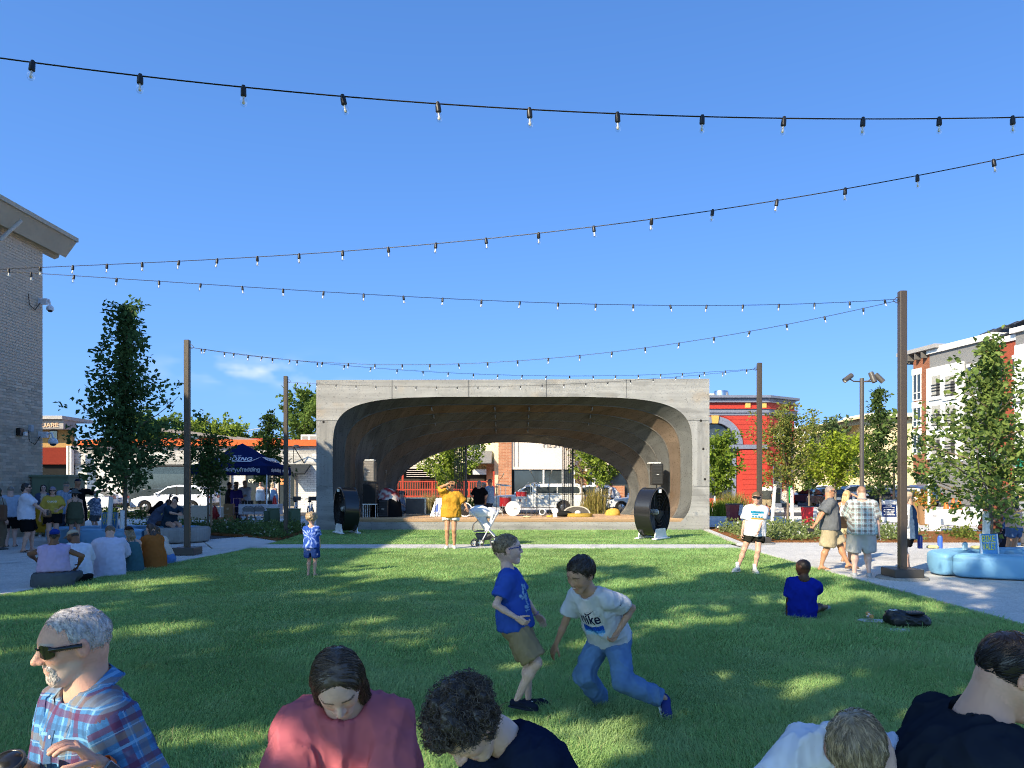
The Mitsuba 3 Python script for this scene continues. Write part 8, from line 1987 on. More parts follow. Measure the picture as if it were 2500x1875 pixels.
# --- right hand group
M1 = standing('man in a grey tee and khaki shorts with hands behind his back, sunglasses on', 2026, 1393, 1184, 106, skin='tan', hair=('buzz', (.20, .19, .18)), glasses=('sun', (.015, .01, .008)), top=dict(c=(.13, .14, .155), sleeve=.85, hem=-.045, ease=.020, flare=1.12), bottom=dict(c=(.40, .34, .23), len=.95, ease=.026), shoes=('flip', (.20, .13, .08)), fat=1.13, res=.012, hres=.0085,
              feet=((.0, .22, .04), (.02, -.10, .04)), hands=(('px', 1990, 1279, 14.8), ('px', 1992, 1280, 14.55)), elbows=((-.4, -1, 0), (.4, -1, 0)), palms=((.4, -.8, 0), (-.4, -.8, 0)), curl=.8)
k = thing('phone', 'dark phone held behind the back of the man in grey', 'phone'); q = M1['wrist'][1] + M1['handdir'][1] * .1; put(k, None, cbx(q + np.array([-.05, 0, -.03]), (.15, .012, .07), .2, .006), M((.03, .03, .035), .3))
W2 = standing('blond woman in cream shorts with her hand in her hair, behind the plaid shirt', 2066, 1372, 1195, 44, skin='tan', female=True, hair=('long', (.50, .36, .17), {'len': 1.0}), top=dict(c=(.60, .58, .55), sleeve=0, hem=-.03, straps=True), bottom=dict(c=(.62, .54, .33), len=.55, ease=.018), shoes=('flip', (.3, .2, .1)), res=.013, hands=((-.10, .18, .62), (.07, .12, .93)), elbows=((-.6, -.8, -.4), (1, .2, -.2)), head=(10, 14, 0), feet=((-.05, .02, .04), (.05, -.03, .04)))
k = thing('handbag', 'tan leather handbag hanging from the blond woman\'s arm', 'bag'); q = at(2058, 1276, 15.5); put(k, 'body', hull([q + np.array([a, b, c]) for a in (-.19, .17) for b in (-.06, .06) for c in (-.1, .04)] + [q + np.array([-.12, 0, .12]), q + np.array([.12, 0, .12])], .015), M((.36, .155, .045), .45), 40); put(k, 'strap', tube([q + np.array([-.1, 0, .1]), q + np.array([-.06, 0, .34]), q + np.array([.04, 0, .34]), q + np.array([.1, 0, .1])], .01, 6), M((.20, .08, .03), .45)); put(k, 'flap', hull([q + np.array([a, -.075, c]) for a in (-.16, .14) for c in (-.02, .11)], .006), M((.30, .12, .035), .45))


def stripe(x, c, w, e=.06):
    d = dr.abs(x - dr.floor(x) - c); d = dr.minimum(d, 1 - d); return 1 - smoothstep(w / 2 - e * w, w / 2 + e * w, d)


def plaid_grey(p, n, uv):
    u, v = uv.x / .098, uv.y / .098
    a, b = stripe(u, .28, .44), stripe(v, .28, .44)
    c = mi.Color3f(.60, .62, .62) * (1 - .44 * a) * (1 - .44 * b)
    for x in (u, v): c = mix(c, (.26, .46, .48), stripe(x, .66, .10) * .8); c = mix(c, (.10, .10, .105), stripe(x, .86, .05) * .7)
    return mix(c, (.16, .145, .135), a * b * .85)


def plaid_blue(p, n, uv):
    u, v = uv.x / .135, uv.y / .135
    c = mi.Color3f(.070, .20, .42) * (.85 + .25 * noise(uv.x * 400, uv.y * 400))
    for x, k_ in ((u, 1.), (v, .95)):
        c = mix(c, (.115, .032, .075), stripe(x, .14, .15) * .72 * k_); c = mix(c, (.24, .185, .11), stripe(x, .42, .16) * .5 * k_)
        c = mix(c, (.20, .42, .66), stripe(x, .66, .07) * .75 * k_); c = mix(c, (.045, .10, .22), stripe(x, .84, .12) * .55 * k_); c = mix(c, (.26, .40, .55), stripe(x, .30, .025) * .7)
    return c


P('plaid_grey_cloth', plaid_grey); P('plaid_blue_cloth', plaid_blue)


def cloth_uv(v, J, region):
    """region None: which part of the shirt each point belongs to (0 body, 1 left sleeve, 2 right sleeve); else the cloth's own coordinates there."""
    o = v - J['chest']; x, y, z = o @ J['R2'][:, 0], o @ J['R2'][:, 1], o @ J['R2'][:, 2]
    if region is None:
        g = np.zeros(len(v), int)
        for i, s in enumerate((-1, 1)):
            a = unit(J['elbow'][s] - J['S'][s]); g[(x * s > .112 * J['L']) & (((v - J['S'][s]) @ a) > -.012)] = i + 1
        return g
    if region == 0: return np.c_[x, z]
    s = (-1, 1)[region - 1]; a = unit(J['elbow'][s] - J['S'][s]); q = v - J['S'][s]; b = unit(np.cross(a, J['R2'][:, 1])); c = np.cross(a, b)
    return np.c_[.85 * np.arctan2(q @ b, q @ c) * .075, q @ a]


def stripes_v(a, b, fq):
    return lambda v, c, J: np.where((np.sin(((v - J['chest']) @ J['R2'][:, 0] + .6 * np.abs((v - J['chest']) @ J['R2'][:, 1])) * fq) > 0)[:, None], np.array(a), np.array(b)) * 1.0


def blotch(a, b, fq, t=.5):
    return lambda v, c, J: np.array(a) + (np.array(b) - np.array(a)) * smooth01((meshkit.noise(v * fq, 4) - t + .1) * 5)[:, None]


M2 = standing('stout man in a grey plaid shirt and grey shorts with his back to us', 2104, 1410, 1184, 16, skin='pale', hair=('buzz', (.20, .11, .06)), top=dict(c=(.3, .3, .3), sleeve=.88, hem=-.05, ease=.020, flare=1.12, mat='plaid_grey_cloth', uv=cloth_uv), bottom=dict(c=(.40, .40, .39), len=.98, ease=.026), shoes=('shoe', (.34, .36, .38), (.6, .6, .6)), fat=1.17, sh=1.06, res=.012, hres=.0085, hands=((-.10, .19, .58), (.185, .03, .46)), elbows=((-1, -.4, -.3), (.5, -1, 0)), head=(-14, 4, 0), feet=((-.075, 0, .04), (.075, 0.01, .04)))
put(M2['key'], 'collar', tube([M2['neck'] + M2['R2'] @ np.array([.075 * math.sin(a), -.01 - .062 * math.cos(a), .025 - .02 * (1 - math.cos(a)) * .3]) for a in np.linspace(-2.1, 2.1, 14)], .014, 6), M((.30, .31, .31)), True)
standing('person with a grey bob and visor in a blue vest half behind the tall pole', 2217, 1398, 1199, -55, skin='light', female=True, hair=('bob', (.20, .16, .12)), cap=('cap', (.42, .34, .26)), top=dict(c=(.05, .085, .16), sleeve=1.5, hem=-.10, ease=.020, flare=1.1, pat=lambda v, c, J: np.where((np.abs((v - J['chest']) @ J['R2'][:, 0]) > .135)[:, None], np.array([.55, .56, .58]) * (.6 + .5 * meshkit.noise(v * 30, 1))[:, None], c)), bottom=dict(c=BLACK, len=.75, ease=.02), shoes=('shoe', (.02, .02, .02)), res=.013)
RB1 = standing('man in a brown tee bending forward behind the right ring bench', 2418, 0, 1196, 62, Y=16.2, skin='tan', hair=('short', DBR), top=dict(c=(.15, .055, .035), sleeve=.85, hem=-.08, ease=.022, flare=1.1), bottom=dict(c=(.05, .06, .09), len=.95), shoes=('shoe', (.1, .1, .1)), lean=22, fat=1.1, res=.014, hands=((-.1, .38, .55), (.12, .38, .55)))
RB2 = standing('woman with long black hair in a pale pink top at the right edge', 2476, 0, 1208, -22, Y=15.5, skin='tan', female=True, hair=('long', (.014, .010, .010), {'len': 1.35}), top=dict(c=(.58, .40, .33), sleeve=0, hem=.02, straps=True, ease=.014), bottom=dict(c=(.08, .13, .24), len=.42, ease=.016), shoes=('shoe', (.6, .6, .6)), res=.013, hands=((-.30, .22, .55), (.1, .25, .6)), elbows=((-.6, -.6, -.5), (.6, -.6, -.5)))
standing('person in a dark blue plaid shirt between the brown tee and the pink top', 2446, 0, 1206, 150, Y=17.2, skin='light', hair=('short', BRN), top=dict(c=(.03, .05, .12), sleeve=1.6, hem=-.06, pat=lambda v, c, J: np.where(((np.sin(v[:, 0] * 60) > .3) ^ (np.sin(v[:, 2] * 60) > .3))[:, None], np.array([.10, .17, .30]), c)), bottom=dict(c=(.02, .02, .03), len=1.9), shoes=('shoe', (.1, .1, .1)), res=.016)
standing('man in a tan cap at the right edge behind the black haired woman', 2488, 0, 1189, 200, Y=20.5, skin='tan', hair=('short', DBR), cap=('cap', (.30, .23, .16)), top=dict(c=(.25, .26, .28)), bottom=dict(c=(.08, .08, .09), len=1.9), shoes=('shoe', (.1, .1, .1)), res=.018)
standing('man in sunglasses, white shirt and dark vest in front of the red building', 1872, 1262, 1173, 196, skin='tan', hair=('short', BRN), glasses=('sun', (.01, .01, .01)), top=dict(c=(.62, .62, .58), sleeve=.9, hem=-.05, pat=lambda v, c, J: np.where((v[:, 2] < J['chest'][2] + .02)[:, None], np.array([.06, .065, .06]), c)), bottom=dict(c=(.28, .22, .13), len=.95, ease=.024), shoes=('shoe', (.1, .1, .1)), res=.018)
standing('woman in a floral top carrying a green mat beside the wrapped tree stakes', 1917, 1272, 1184, 70, skin='light', female=True, hair=('long', (.16, .08, .04), {'len': .8}), top=dict(c=(.5, .46, .4), sleeve=0, straps=True, pat=blotch((.12, .10, .09), (.62, .58, .5), 40)), bottom=dict(c=(.10, .10, .10), len=.5, ease=.02), shoes=('shoe', (.5, .5, .5)), res=.017)
q = at(1928, 1206, 33.8); k = thing('rolled_mat', 'bright green rolled mat slung on the woman by the tree stakes', 'mat'); put(k, None, lathe([(0, -.42), (.08, -.42), (.085, -.3), (.085, .3), (.08, .42), (0, .42)], 14, (.05, 0, 1), q), M((.02, .30, .06)), 40)

# --- left standing group
standing('person at the very left edge carrying a brown shoulder bag', -4, 0, 1190, 20, Y=19.3, skin='light', female=True, hair=('bob', BRN), top=dict(c=(.30, .30, .26), sleeve=.8), bottom=dict(c=(.16, .12, .08), len=1.9), shoes=('shoe', (.1, .1, .1)), res=.016)
q = at(5, 1252, 19.0); k = thing('shoulder_bag', 'brown leather shoulder bag at the left edge of the picture', 'bag'); put(k, 'body', hull([q + np.array([a, 0, b]) for a in (-.13, .08) for b in (-.16, .16)], .05), M((.13, .06, .03), .5), 40); put(k, 'strap', tube([q + np.array([-.1, 0, .16]), q + np.array([-.03, 0, .5]), q + np.array([.06, 0, .16])], .012, 6), M((.09, .04, .02), .5))
standing('grey haired person in a pale blue sleeveless top and black shorts, back to us', 26, 1335, 1186, -30, skin='pale', hair=('short', (.20, .17, .14)), top=dict(c=(.36, .44, .56), sleeve=.22, hem=-.03, ease=.022, flare=1.15), bottom=dict(c=BLACK, len=.85, ease=.022), shoes=('flip', (.03, .03, .03)), fat=1.15, res=.013, hands=((-.2, .02, .45), (.10, .16, .56)))
L2 = standing('man in a white tee and black shorts with long dark hair, holding a drink', 64, 1348, 1178, 66, skin='light', hair=('long', (.010, .008, .008), {'len': .42, 'back': .32}), glasses=('sun', (.01, .01, .01)), beard=((.04, .03, .025), .6), top=dict(c=(.62, .64, .72), sleeve=.85, hem=-.05, ease=.020, flare=1.08), bottom=dict(c=(.010, .010, .011), len=.88, ease=.024), shoes=('flip', (.02, .015, .012)), fat=1.05, res=.012, feet=((-.07, .06, .04), (.07, -.03, .04)), hands=((-.05, .22, .57), (.03, .26, .58)), elbows=((-1, -.5, -.4), (.7, -.8, -.4)), curl=.7, palms=((1, 0, 0), (-1, 0, 0)))
k = thing('drink_cup', 'dark drink can held by the man in the white tee', 'cup'); q = L2['wrist'][1] + L2['handdir'][1] * .10; put(k, None, lathe([(0, -.06), (.03, -.06), (.034, .06), (0, .06)], 12, loc=q), M((.03, .03, .04), .3), 40)
printed(L2, 'back_print', flat_poly(Point(0, 0).buffer(.085).difference(Point(0, 0).buffer(.062)).union(sbox(-.03, -.06, .03, .06))), (0.0, -.02), M((.03, .035, .12)), direction=-1, max_edge=.03, off=.004)
standing('woman with long dark hair in a denim jacket and mustard skirt', 106, 1311, 1182, 146, skin='pale', female=True, hair=('long', (.02, .014, .012), {'len': 1.0, 'front': 1}), top=dict(c=(.62, .52, .40), sleeve=.9, hem=.02, pat=lambda v, c, J: np.where((np.abs((v - J['chest']) @ J['R2'][:, 0]) > .075)[:, None], np.array([.07, .10, .18]), c)), bottom=dict(c=(.42, .24, .025), len=1.75, ease=.04, name='skirt'), shoes=('shoe', (.6, .6, .6)), res=.015, hands=((-.10, .16, .56), (.16, .05, .44)))
L4 = standing('woman in a yellow tee, black shorts, grey cap and sunglasses', 129, 1335, 1187, 154, skin='light', female=True, hair=('bob', DBR), cap=('cap', (.26, .24, .32)), glasses=('sun', (.01, .01, .01)), top=dict(c=(.50, .36, .065), sleeve=.9, hem=.03, ease=.022, flare=1.05), bottom=dict(c=BLACK, len=.52, ease=.02, rise=.08), shoes=('flip', (.03, .03, .03)), fat=1.16, res=.012, hands=((-.10, .20, .62), (.19, .04, .46)), elbows=((-1, -.5, -.6), (.6, -.8, 0)), curl=.7)
printed(L4, 'chest_lettering', (lambda f: (f[0] * [1.3, 1.0], f[1]))(flat_text('coco', .055)), (0, .02), M((.72, .71, .64)), max_edge=.02, off=.004)
k = thing('crossbody_bag', 'brown crossbody bag on a strap over the yellow tee', 'bag'); ch, R2_ = L4['waist'], L4['R2']; put(k, 'strap', tube([L4['S'][-1] + R2_ @ np.array([.03, .085, .03]), L4['chest'] + R2_ @ np.array([-.02, .165, 0]), ch + R2_ @ np.array([.10, .165, -.06])], .008, 6), M((.10, .05, .025))); put(k, 'pouch', hull([ch + R2_ @ np.array([.13 + a, .165, -.11 + b]) for a in (-.09, .07) for b in (-.06, .06)], .035), M((.17, .085, .03), .5), 40)
standing('man in a grey cap and blue striped shirt, back turned', 162, 0, 1175, -24, Y=22.6, skin='light', hair=('short', GRY), cap=('cap', (.15, .16, .13)), top=dict(c=(.2, .3, .5), sleeve=.9, hem=-.07, ease=.024, flare=1.1, pat=stripes_v((.22, .34, .52), (.42, .50, .62), 150)), bottom=dict(c=(.04, .05, .075), len=1.9, ease=.018), shoes=('shoe', (.06, .06, .06)), res=.014)
standing('woman in a grey sun hat and olive romper seen from behind', 183, 1332, 1194, -36, skin='light', female=True, hair=('bob', DBR), cap=('sunhat', (.10, .115, .12)), top=dict(c=(.085, .095, .06), sleeve=0, hem=-.05, straps=True, ease=.012, name='romper'), bottom=dict(c=(.085, .095, .06), len=.48, ease=.022, rise=.08), shoes=('flip', (.03, .03, .03)), res=.013)
standing('tall man in a black cap and black shirt stretching his arm out', 190, 0, 1168, 128, Y=23.8, skin='tan', hair=('short', BLKH), cap=('backcap', (.02, .03, .06)), top=dict(c=(.012, .012, .014), sleeve=.9, hem=-.06), bottom=dict(c=(.014, .014, .018), len=.95, ease=.026), shoes=('shoe', (.1, .1, .1)), res=.014, hands=((-.32, .20, .80), (.18, .03, .44)), elbows=((-.3, -.5, -1), (.5, -1, 0)))
L8 = standing('white haired person in a blue floral shirt and grey shorts behind the dark oak', 234, 0, 1200, -80, Y=26.5, skin='light', female=True, hair=('bob', (.55, .54, .52)), top=dict(c=(.2, .26, .36), sleeve=.9, hem=-.10, ease=.026, flare=1.15, pat=blotch((.10, .14, .24), (.45, .50, .58), 26)), bottom=dict(c=(.10, .11, .12), len=.95, ease=.026), shoes=('shoe', (.2, .2, .2)), res=.015, hands=((-.08, .24, .62), (.08, .24, .60)))
k = thing('soft_toy', 'pale stuffed bag held by the person in the blue floral shirt', 'bag'); q = L8['wrist'][-1] + np.array([-.1, 0, .02]); m = ball(q, (.11, .09, .12), 2); put(k, None, (m[0] + .03 * (meshkit.noise(m[0] * 14)[:, None] - .5), m[1]), M((.55, .52, .44)), True)

# --- seated along the left lawn curb
seated('woman in a lavender sleeveless top and royal blue cap sitting on the curb', 130, 0, 1300, -22, 12.35, skin='brown', female=True, hair=('bun', BLKH, {'by': .06, 'bz': -.32}), cap=('backcap', (.02, .045, .24)), top=dict(c=(.45, .36, .55), sleeve=.16, hem=.055, ease=.014, flare=1.0), bottom=dict(c=(.085, .10, .115), len=1.92, ease=.035), shoes=('shoe', (.3, .3, .3)), fat=1.38, sh=1.05, hunch=12, lean=4, pelvis=(0, 0, .10), feet=((.10, .20, .04), (-.10, .22, .04)), knees=((-1, .25, .25), (1, .25, .25)), res=.0115, hres=.009, hands=((-.2, .26, .26), (.20, .14, .20)), elbows=((-1, -.3, .2), (1, -.5, .2)), H=1.66)
S2 = seated('man in a white tee and beige cap looking left from the curb', 190, 0, 1294, -42, 13.1, skin='brown', hair=('bun', BLKH, {'by': .02, 'bz': .1}), cap=('cap', (.42, .38, .30)), beard=((.01, .008, .008), .7), top=dict(c=(.60, .63, .72), sleeve=.9, hem=-.03, ease=.022, flare=1.05), bottom=dict(c=(.014, .014, .016), len=.95, ease=.024), shoes=('shoe', (.2, .2, .2)), hunch=26, lean=8, head=(-42, 8, 0), res=.0115, hres=.0085, H=1.72)
seated('man with brown hair in a pale lilac tee hunched on the curb', 268, 0, 1283, -28, 13.95, skin='light', hair=('short', (.11, .075, .045), {'nape': -.32}), top=dict(c=(.55, .55, .68), sleeve=.95, hem=-.09, ease=.026, flare=1.15), bottom=dict(c=(.10, .11, .14), len=1.9, ease=.022), shoes=('shoe', (.3, .3, .3)), hunch=24, lean=8, fat=1.08, sh=1.08, head=(8, 12, 0), res=.0115, hres=.0085, H=1.78, fold=.009)
seated('woman in a teal tank top with a dark cap and wavy blond ponytail', 322, 0, 1286, -40, 14.6, skin='light', female=True, hair=('long', (.22, .15, .08), {'len': 1.05, 'back': .42}), cap=('backcap', (.04, .026, .022)), top=dict(c=(.055, .13, .15), sleeve=0, hem=-.09, straps=True, ease=.014), bottom=dict(c=(.04, .05, .07), len=1.9), shoes=('shoe', (.3, .3, .3)), hunch=22, lean=6, head=(-10, 6, 0), res=.012, H=1.64)
seated('woman with long brown hair in a rust orange shirt sitting sideways', 378, 0, 1280, -62, 15.3, skin='pale', female=True, hair=('long', (.045, .024, .015), {'len': 1.5, 'back': .3}), top=dict(c=(.34, .115, .03), sleeve=1.3, hem=-.09, ease=.028, flare=1.15), bottom=dict(c=(.30, .10, .03), len=1.6, ease=.03), shoes=('shoe', (.3, .3, .3)), hunch=12, lean=4, head=(-6, 2, 0), res=.012, hres=.0085, H=1.64)
seated('woman in a cream top and blue jeans behind the rust orange shirt', 402, 0, 1284, -58, 16.0, skin='pale', female=True, hair=('long', (.05, .03, .02), {'len': .6}), top=dict(c=(.55, .50, .43), sleeve=.8, hem=.0, ease=.016), bottom=dict(c=(.10, .21, .45), len=1.9, ease=.02, rise=.06), shoes=('shoe', (.5, .5, .5)), hunch=14, lean=26, head=(-8, -10, 0), res=.012, hres=.0085, H=1.62)
BSIT = dict(pelvis=(0, 0, .315), feet=((-.06, .26, .04), (.06, .26, .04)), knees=((0, 1, .6), (0, 1, .6)))
B1 = person('man in blue grey tee, dark cap and backpack on the left ring bench', ao(376, 22.8), 1.76, 92, 'dark', ('short', BLKH), dict(c=(.10, .125, .20), sleeve=.9, hem=-.06, ease=.02), dict(c=(.055, .075, .11), len=1.92, ease=.018, name='jeans'), ('shoe', (.03, .03, .03)), cap=('cap', (.012, .012, .013)), lean=30, hunch=16, head=(0, 10, 0), hands=((-.08, .36, .66), (.04, .30, .74)), elbows=((-1, 0, -1), (.6, .2, -1)), res=.012, hres=.009, **BSIT)
k = thing('backpack', 'black backpack with a yellow strap worn by the man on the bench', 'backpack'); q = B1['chest'] - B1['R2'][:, 1] * .20; put(k, 'pack', xf(skin_over([cone(np.array([0, 0, -.16]), np.array([0, 0, .16]), .12, .11, 0, np.array([0, 1.0, 0]), .75)], .02), B1['R2'], q), M((.012, .013, .016)), True); put(k, 'strap', tube([B1['S'][1] + B1['R2'] @ np.array([-.03, -.05, .05]), B1['S'][1] + B1['R2'] @ np.array([-.035, .06, .05]), B1['S'][1] + B1['R2'] @ np.array([-.03, .12, -.10])], .018, 6), M((.55, .50, .12)))
B2 = person('smiling dark haired man in a navy polo holding a phone on the bench', ao(413, 22.3), 1.78, 128, 'light', ('short', (.016, .011, .010), {'line': -.05, 'lift': .04}), dict(c=(.022, .045, .075), sleeve=.88, hem=-.06), dict(c=(.02, .03, .06), len=1.93, name='jeans'), ('shoe', (.02, .02, .02)), lean=22, hunch=10, head=(48, -2, -8), hands=((-.06, .40, .47), (.06, .40, .47)), elbows=((-1, -.2, -.6), (1, -.2, -.6)), mouth=True, curl=.7, res=.012, hres=.0085, **BSIT)
k = thing('phone', 'dark phone held by the smiling man on the bench', 'phone'); q = (B2['wrist'][-1] + B2['wrist'][1]) / 2 + B2['B'][:, 1] * .10 + np.array([0, 0, .05]); put(k, None, xf(cbx((0, 0, 0), (.075, .012, .15), 0, .005), rot([0, 0, 1], -128) @ rot([1, 0, 0], 35), q), M((.012, .012, .014), .25))

# --- at the tent
standing('woman in a wide straw hat and purple shirt at the tent, back to us', 577, 0, 1177, 10, Y=29.95, skin='tan', female=True, hair=('long', (.10, .045, .025), {'len': 1.3}), cap=('widehat', (.30, .21, .14)), top=dict(c=(.045, .03, .15), sleeve=.9, hem=-.08), bottom=dict(c=(.03, .04, .08), len=1.93), shoes=('shoe', (.4, .2, .2)), res=.016)
standing('man in a pale tee with folded arms behind the tent table', 598, 0, 1171, 192, Y=30.6, skin='tan', hair=('buzz', BLKH), top=dict(c=(.50, .52, .56), sleeve=.85, hem=-.06), bottom=dict(c=(.24, .25, .26), len=.95), shoes=('shoe', (.3, .3, .3)), fat=1.1, sh=1.08, res=.015, hands=((.05, .14, .62), (-.05, .16, .60)), elbows=((-1, .1, -.6), (1, .1, -.6)))
standing('dark clothed person left of the straw hat under the tent', 560, 0, 1176, 70, Y=30.9, skin='brown', hair=('short', BLKH), top=dict(c=(.03, .03, .035), sleeve=1.6, hem=-.08), bottom=dict(c=(.35, .36, .38), len=1.9), shoes=('shoe', (.1, .1, .1)), res=.017, hands=((-.08, .2, .6), (.08, .2, .6)))
standing('woman in a white sleeveless top with a crossbody strap beyond the tent', 636, 0, 1174, 176, Y=38.8, skin='light', female=True, hair=('short', DBR), glasses=('sun', (.01, .01, .01)), top=dict(c=(.72, .72, .74), sleeve=0, straps=True, hem=-.08, flare=1.15), bottom=dict(c=(.13, .11, .07), len=.6), shoes=('shoe', (.3, .3, .3)), res=.02)
standing('blond woman in a light blue dress beyond the tent, back to us', 666, 0, 1176, 4, Y=39.5, skin='light', female=True, hair=('long', (.45, .36, .24), {'len': 1.0}), top=dict(c=(.30, .42, .58), sleeve=0, straps=True, hem=-.05), bottom=dict(c=(.30, .42, .58), len=1.3, skirt=False, ease=.04), shoes=('shoe', (.4, .4, .4)), res=.02)
standing('woman in a black dress beside the light blue dress beyond the tent', 654, 0, 1177, 190, Y=40.5, skin='light', female=True, hair=('long', BRN, {'len': .7}), top=dict(c=BLACK, sleeve=.3), bottom=dict(c=BLACK, len=1.2), shoes=('shoe', (.02, .02, .02)), res=.02)

# --- behind and on the stage
standing('long haired man in a black tee with hands on hips behind the stage', 1170, 0, 1173, 4, Y=33.2, skin='light', hair=('long', (.30, .27, .22), {'len': .85}), top=dict(c=(.010, .010, .012), sleeve=.9, hem=-.07), bottom=dict(c=(.07, .09, .12), len=1.93), shoes=('shoe', (.1, .1, .1)), fat=1.08, res=.015, hands=((-.11, .03, .55), (.11, .03, .55)), elbows=((-1, -.3, 0), (1, -.3, 0)))
standing('man in a light blue shirt, dark glasses and cap behind the stage', 1196, 0, 1169, -58, Y=33.6, skin='tan', hair=('short', BLKH), cap=('cap', (.06, .06, .06)), glasses=('sun', (.01, .01, .01)), top=dict(c=(.26, .38, .52), sleeve=.9, hem=-.08, flare=1.1, pat=blotch((.22, .33, .47), (.34, .45, .58), 30)), bottom=dict(c=(.03, .04, .06), len=1.93), shoes=('shoe', (.1, .1, .1)), res=.015)
standing('grey capped person between the black tee and the blue shirt', 1182, 0, 1177, 120, Y=35.5, skin='tan', hair=('short', GRY), cap=('cap', (.35, .34, .32)), top=dict(c=(.30, .10, .06), sleeve=.9), bottom=dict(c=(.05, .05, .06), len=1.9), shoes=('shoe', (.1, .1, .1)), res=.018)
standing('person in blue patterned shirt and black shorts walking right behind the stage', 1459, 1252, 1177, 88, skin='tan', hair=('short', DBR), top=dict(c=(.2, .24, .32), sleeve=.95, hem=-.08, flare=1.1, pat=blotch((.14, .18, .28), (.40, .43, .50), 22)), bottom=dict(c=BLACK, len=.95, ease=.03), shoes=('shoe', (.3, .3, .3)), res=.018, feet=((-.05, .14, .04), (.05, -.14, .05)))
standing('person in a grey tank top and black shorts walking left behind the stage', 1492, 1252, 1176, -84, skin='brown', hair=('short', BLKH), cap=('cap', (.10, .09, .09)), top=dict(c=(.42, .42, .46), sleeve=.2, hem=-.04), bottom=dict(c=(.018, .02, .018), len=.95, ease=.03), shoes=('shoe', (.3, .3, .3)), res=.018, feet=((-.05, -.12, .05), (.05, .14, .04)))
person('person in a grey hat sitting low behind the left end of the stage', ao(981, 34.0), 1.74, 60, 'light', ('short', GRY), dict(c=(.20, .23, .28), sleeve=.9), dict(c=(.05, .06, .08), len=1.9), ('shoe', (.1, .1, .1)), cap=('widehat', (.22, .21, .18)), res=.018, **BSIT)
k = thing('folding_stool', 'low dark folding stool under the grey hat behind the stage', 'stool'); x, y = ao(981, 34.0); put(k, 'seat', cbx((x, y, .46), (.45, .45, .04)), M((.05, .05, .05))); put(k, 'leg', cat(rod((x - .2, y, 0), (x + .2, y, .45), .015), rod((x + .2, y, 0), (x - .2, y, .45), .015)), M((.05, .05, .05)))

# ------------------------------------------------------------------ the five people nearest the camera
NS = dict(pelvis=(0, 0, .28), feet=((-.09, .34, .04), (.09, .34, .04)), knees=((-.1, 1, .5), (.1, 1, .5)))



F1 = person('grey bearded man in a blue plaid shirt and dark sunglasses looking left', (-1.4, 2.5), 1.66, 216, (.60, .33, .24), ('short', (.40, .385, .39), {'tight': .017, 'nape': -.30, 'line': .045}), dict(c=(.1, .3, .5), sleeve=1.0, hem=-.06, ease=.018, flare=1.05, mat='plaid_blue_cloth', uv=cloth_uv, neck=.012), dict(c=(.30, .36, .42), len=1.9, ease=.02), ('shoe', (.1, .1, .1)),
            head_at=at(178, 1574, 2.43), lean=6, hunch=5, head=(10, 2, 0), hs=1.09, glasses=('sun', (.008, .008, .009)), beard=((.50, .46, .43), .62), res=.0085, hres=.0042, fat=.97, sh=.88, hands=(('px', 235, 1858, 2.24), ('px', 60, 1872, 2.34)), elbows=((-.25, -.5, -1), (.5, -.6, -.6)), palms=((.2, .2, -1), (-.2, .2, -1)), curl=.6, fold=.011, **NS)
flb = lambda q: np.c_[q[:, 0] * .3, -.35 - 0 * q[:, 0], -1 + 0 * q[:, 0]]
scalp_strands(F1, 1500, 4, .016, flb, (.42, .40, .41), r0=.0008, lift=.0012, seed=2, jitter=.35, vary=.35)
hc_, Hd_, hh_ = F1['hc'], F1['Hd'], F1['hh']; WB = lambda x, y, z: hc_ + Hd_ @ (np.array([x, y, z]) * hh_)
bm_ = skin_over([ell(WB(0, .255, -.40), Hd_.T, hh_ * np.array([.125, .10, .115]), .03), cone(WB(-.10, .325, -.215), WB(.10, .325, -.215), .028 * hh_, .028 * hh_, .02), cone(WB(-.105, .30, -.23), WB(-.09, .26, -.36), .035 * hh_, .05 * hh_, .02), cone(WB(.105, .30, -.23), WB(.09, .26, -.36), .035 * hh_, .05 * hh_, .02)], .006)
HAIR[F1['key']] = (bm_[0] + vnormals(bm_) * (.004 * (meshkit.noise(bm_[0] * 160) - .5))[:, None], bm_[1]); put(F1['key'], 'beard', HAIR[F1['key']], 'hair', True, color=(.50, .47, .45))
scalp_strands(F1, 500, 4, .02, lambda q: np.c_[q[:, 0] * .4, .2 + 0 * q[:, 0], -1 + 0 * q[:, 0]], (.52, .49, .47), r0=.0008, lift=.0015, seed=9, jitter=.4, vary=.35, part='beard_strands')
RF = F1['R2']; nk = F1['neck']
CLP = 'plaid_blue_cloth'
for s in (-1, 1):
    pts = [nk + RF @ np.array([s * .010, .105, -.07]), nk + RF @ np.array([s * .055, .085, -.005]), nk + RF @ np.array([s * .082, .005, .035]), nk + RF @ np.array([s * .045, -.068, .055]), nk + RF @ np.array([0, -.078, .06])]
    out = [nk + RF @ np.array([s * .080, .118, -.085]), nk + RF @ np.array([s * .112, .085, -.02]), nk + RF @ np.array([s * .122, -.01, .01]), nk + RF @ np.array([s * .06, -.10, .018]), nk + RF @ np.array([0, -.108, .02])]
    v = np.array(pts + out + [p + RF[:, 2] * .006 + RF[:, 1] * .002 for p in out]); n = 5
    f = np.array([[i, i + 1, n + i + 1, n + i] for i in range(4)] + [[n + i, n + i + 1, 2 * n + i + 1, 2 * n + i] for i in range(4)]); tm = trimesh.Trimesh(v, np.vstack([f[:, [0, 1, 2]], f[:, [0, 2, 3]]])).subdivide().subdivide()
    put(F1['key'], 'collar', (np.asarray(tm.vertices), np.asarray(tm.faces)), CLP, True, uv=cloth_uv(np.asarray(tm.vertices), F1, 0))
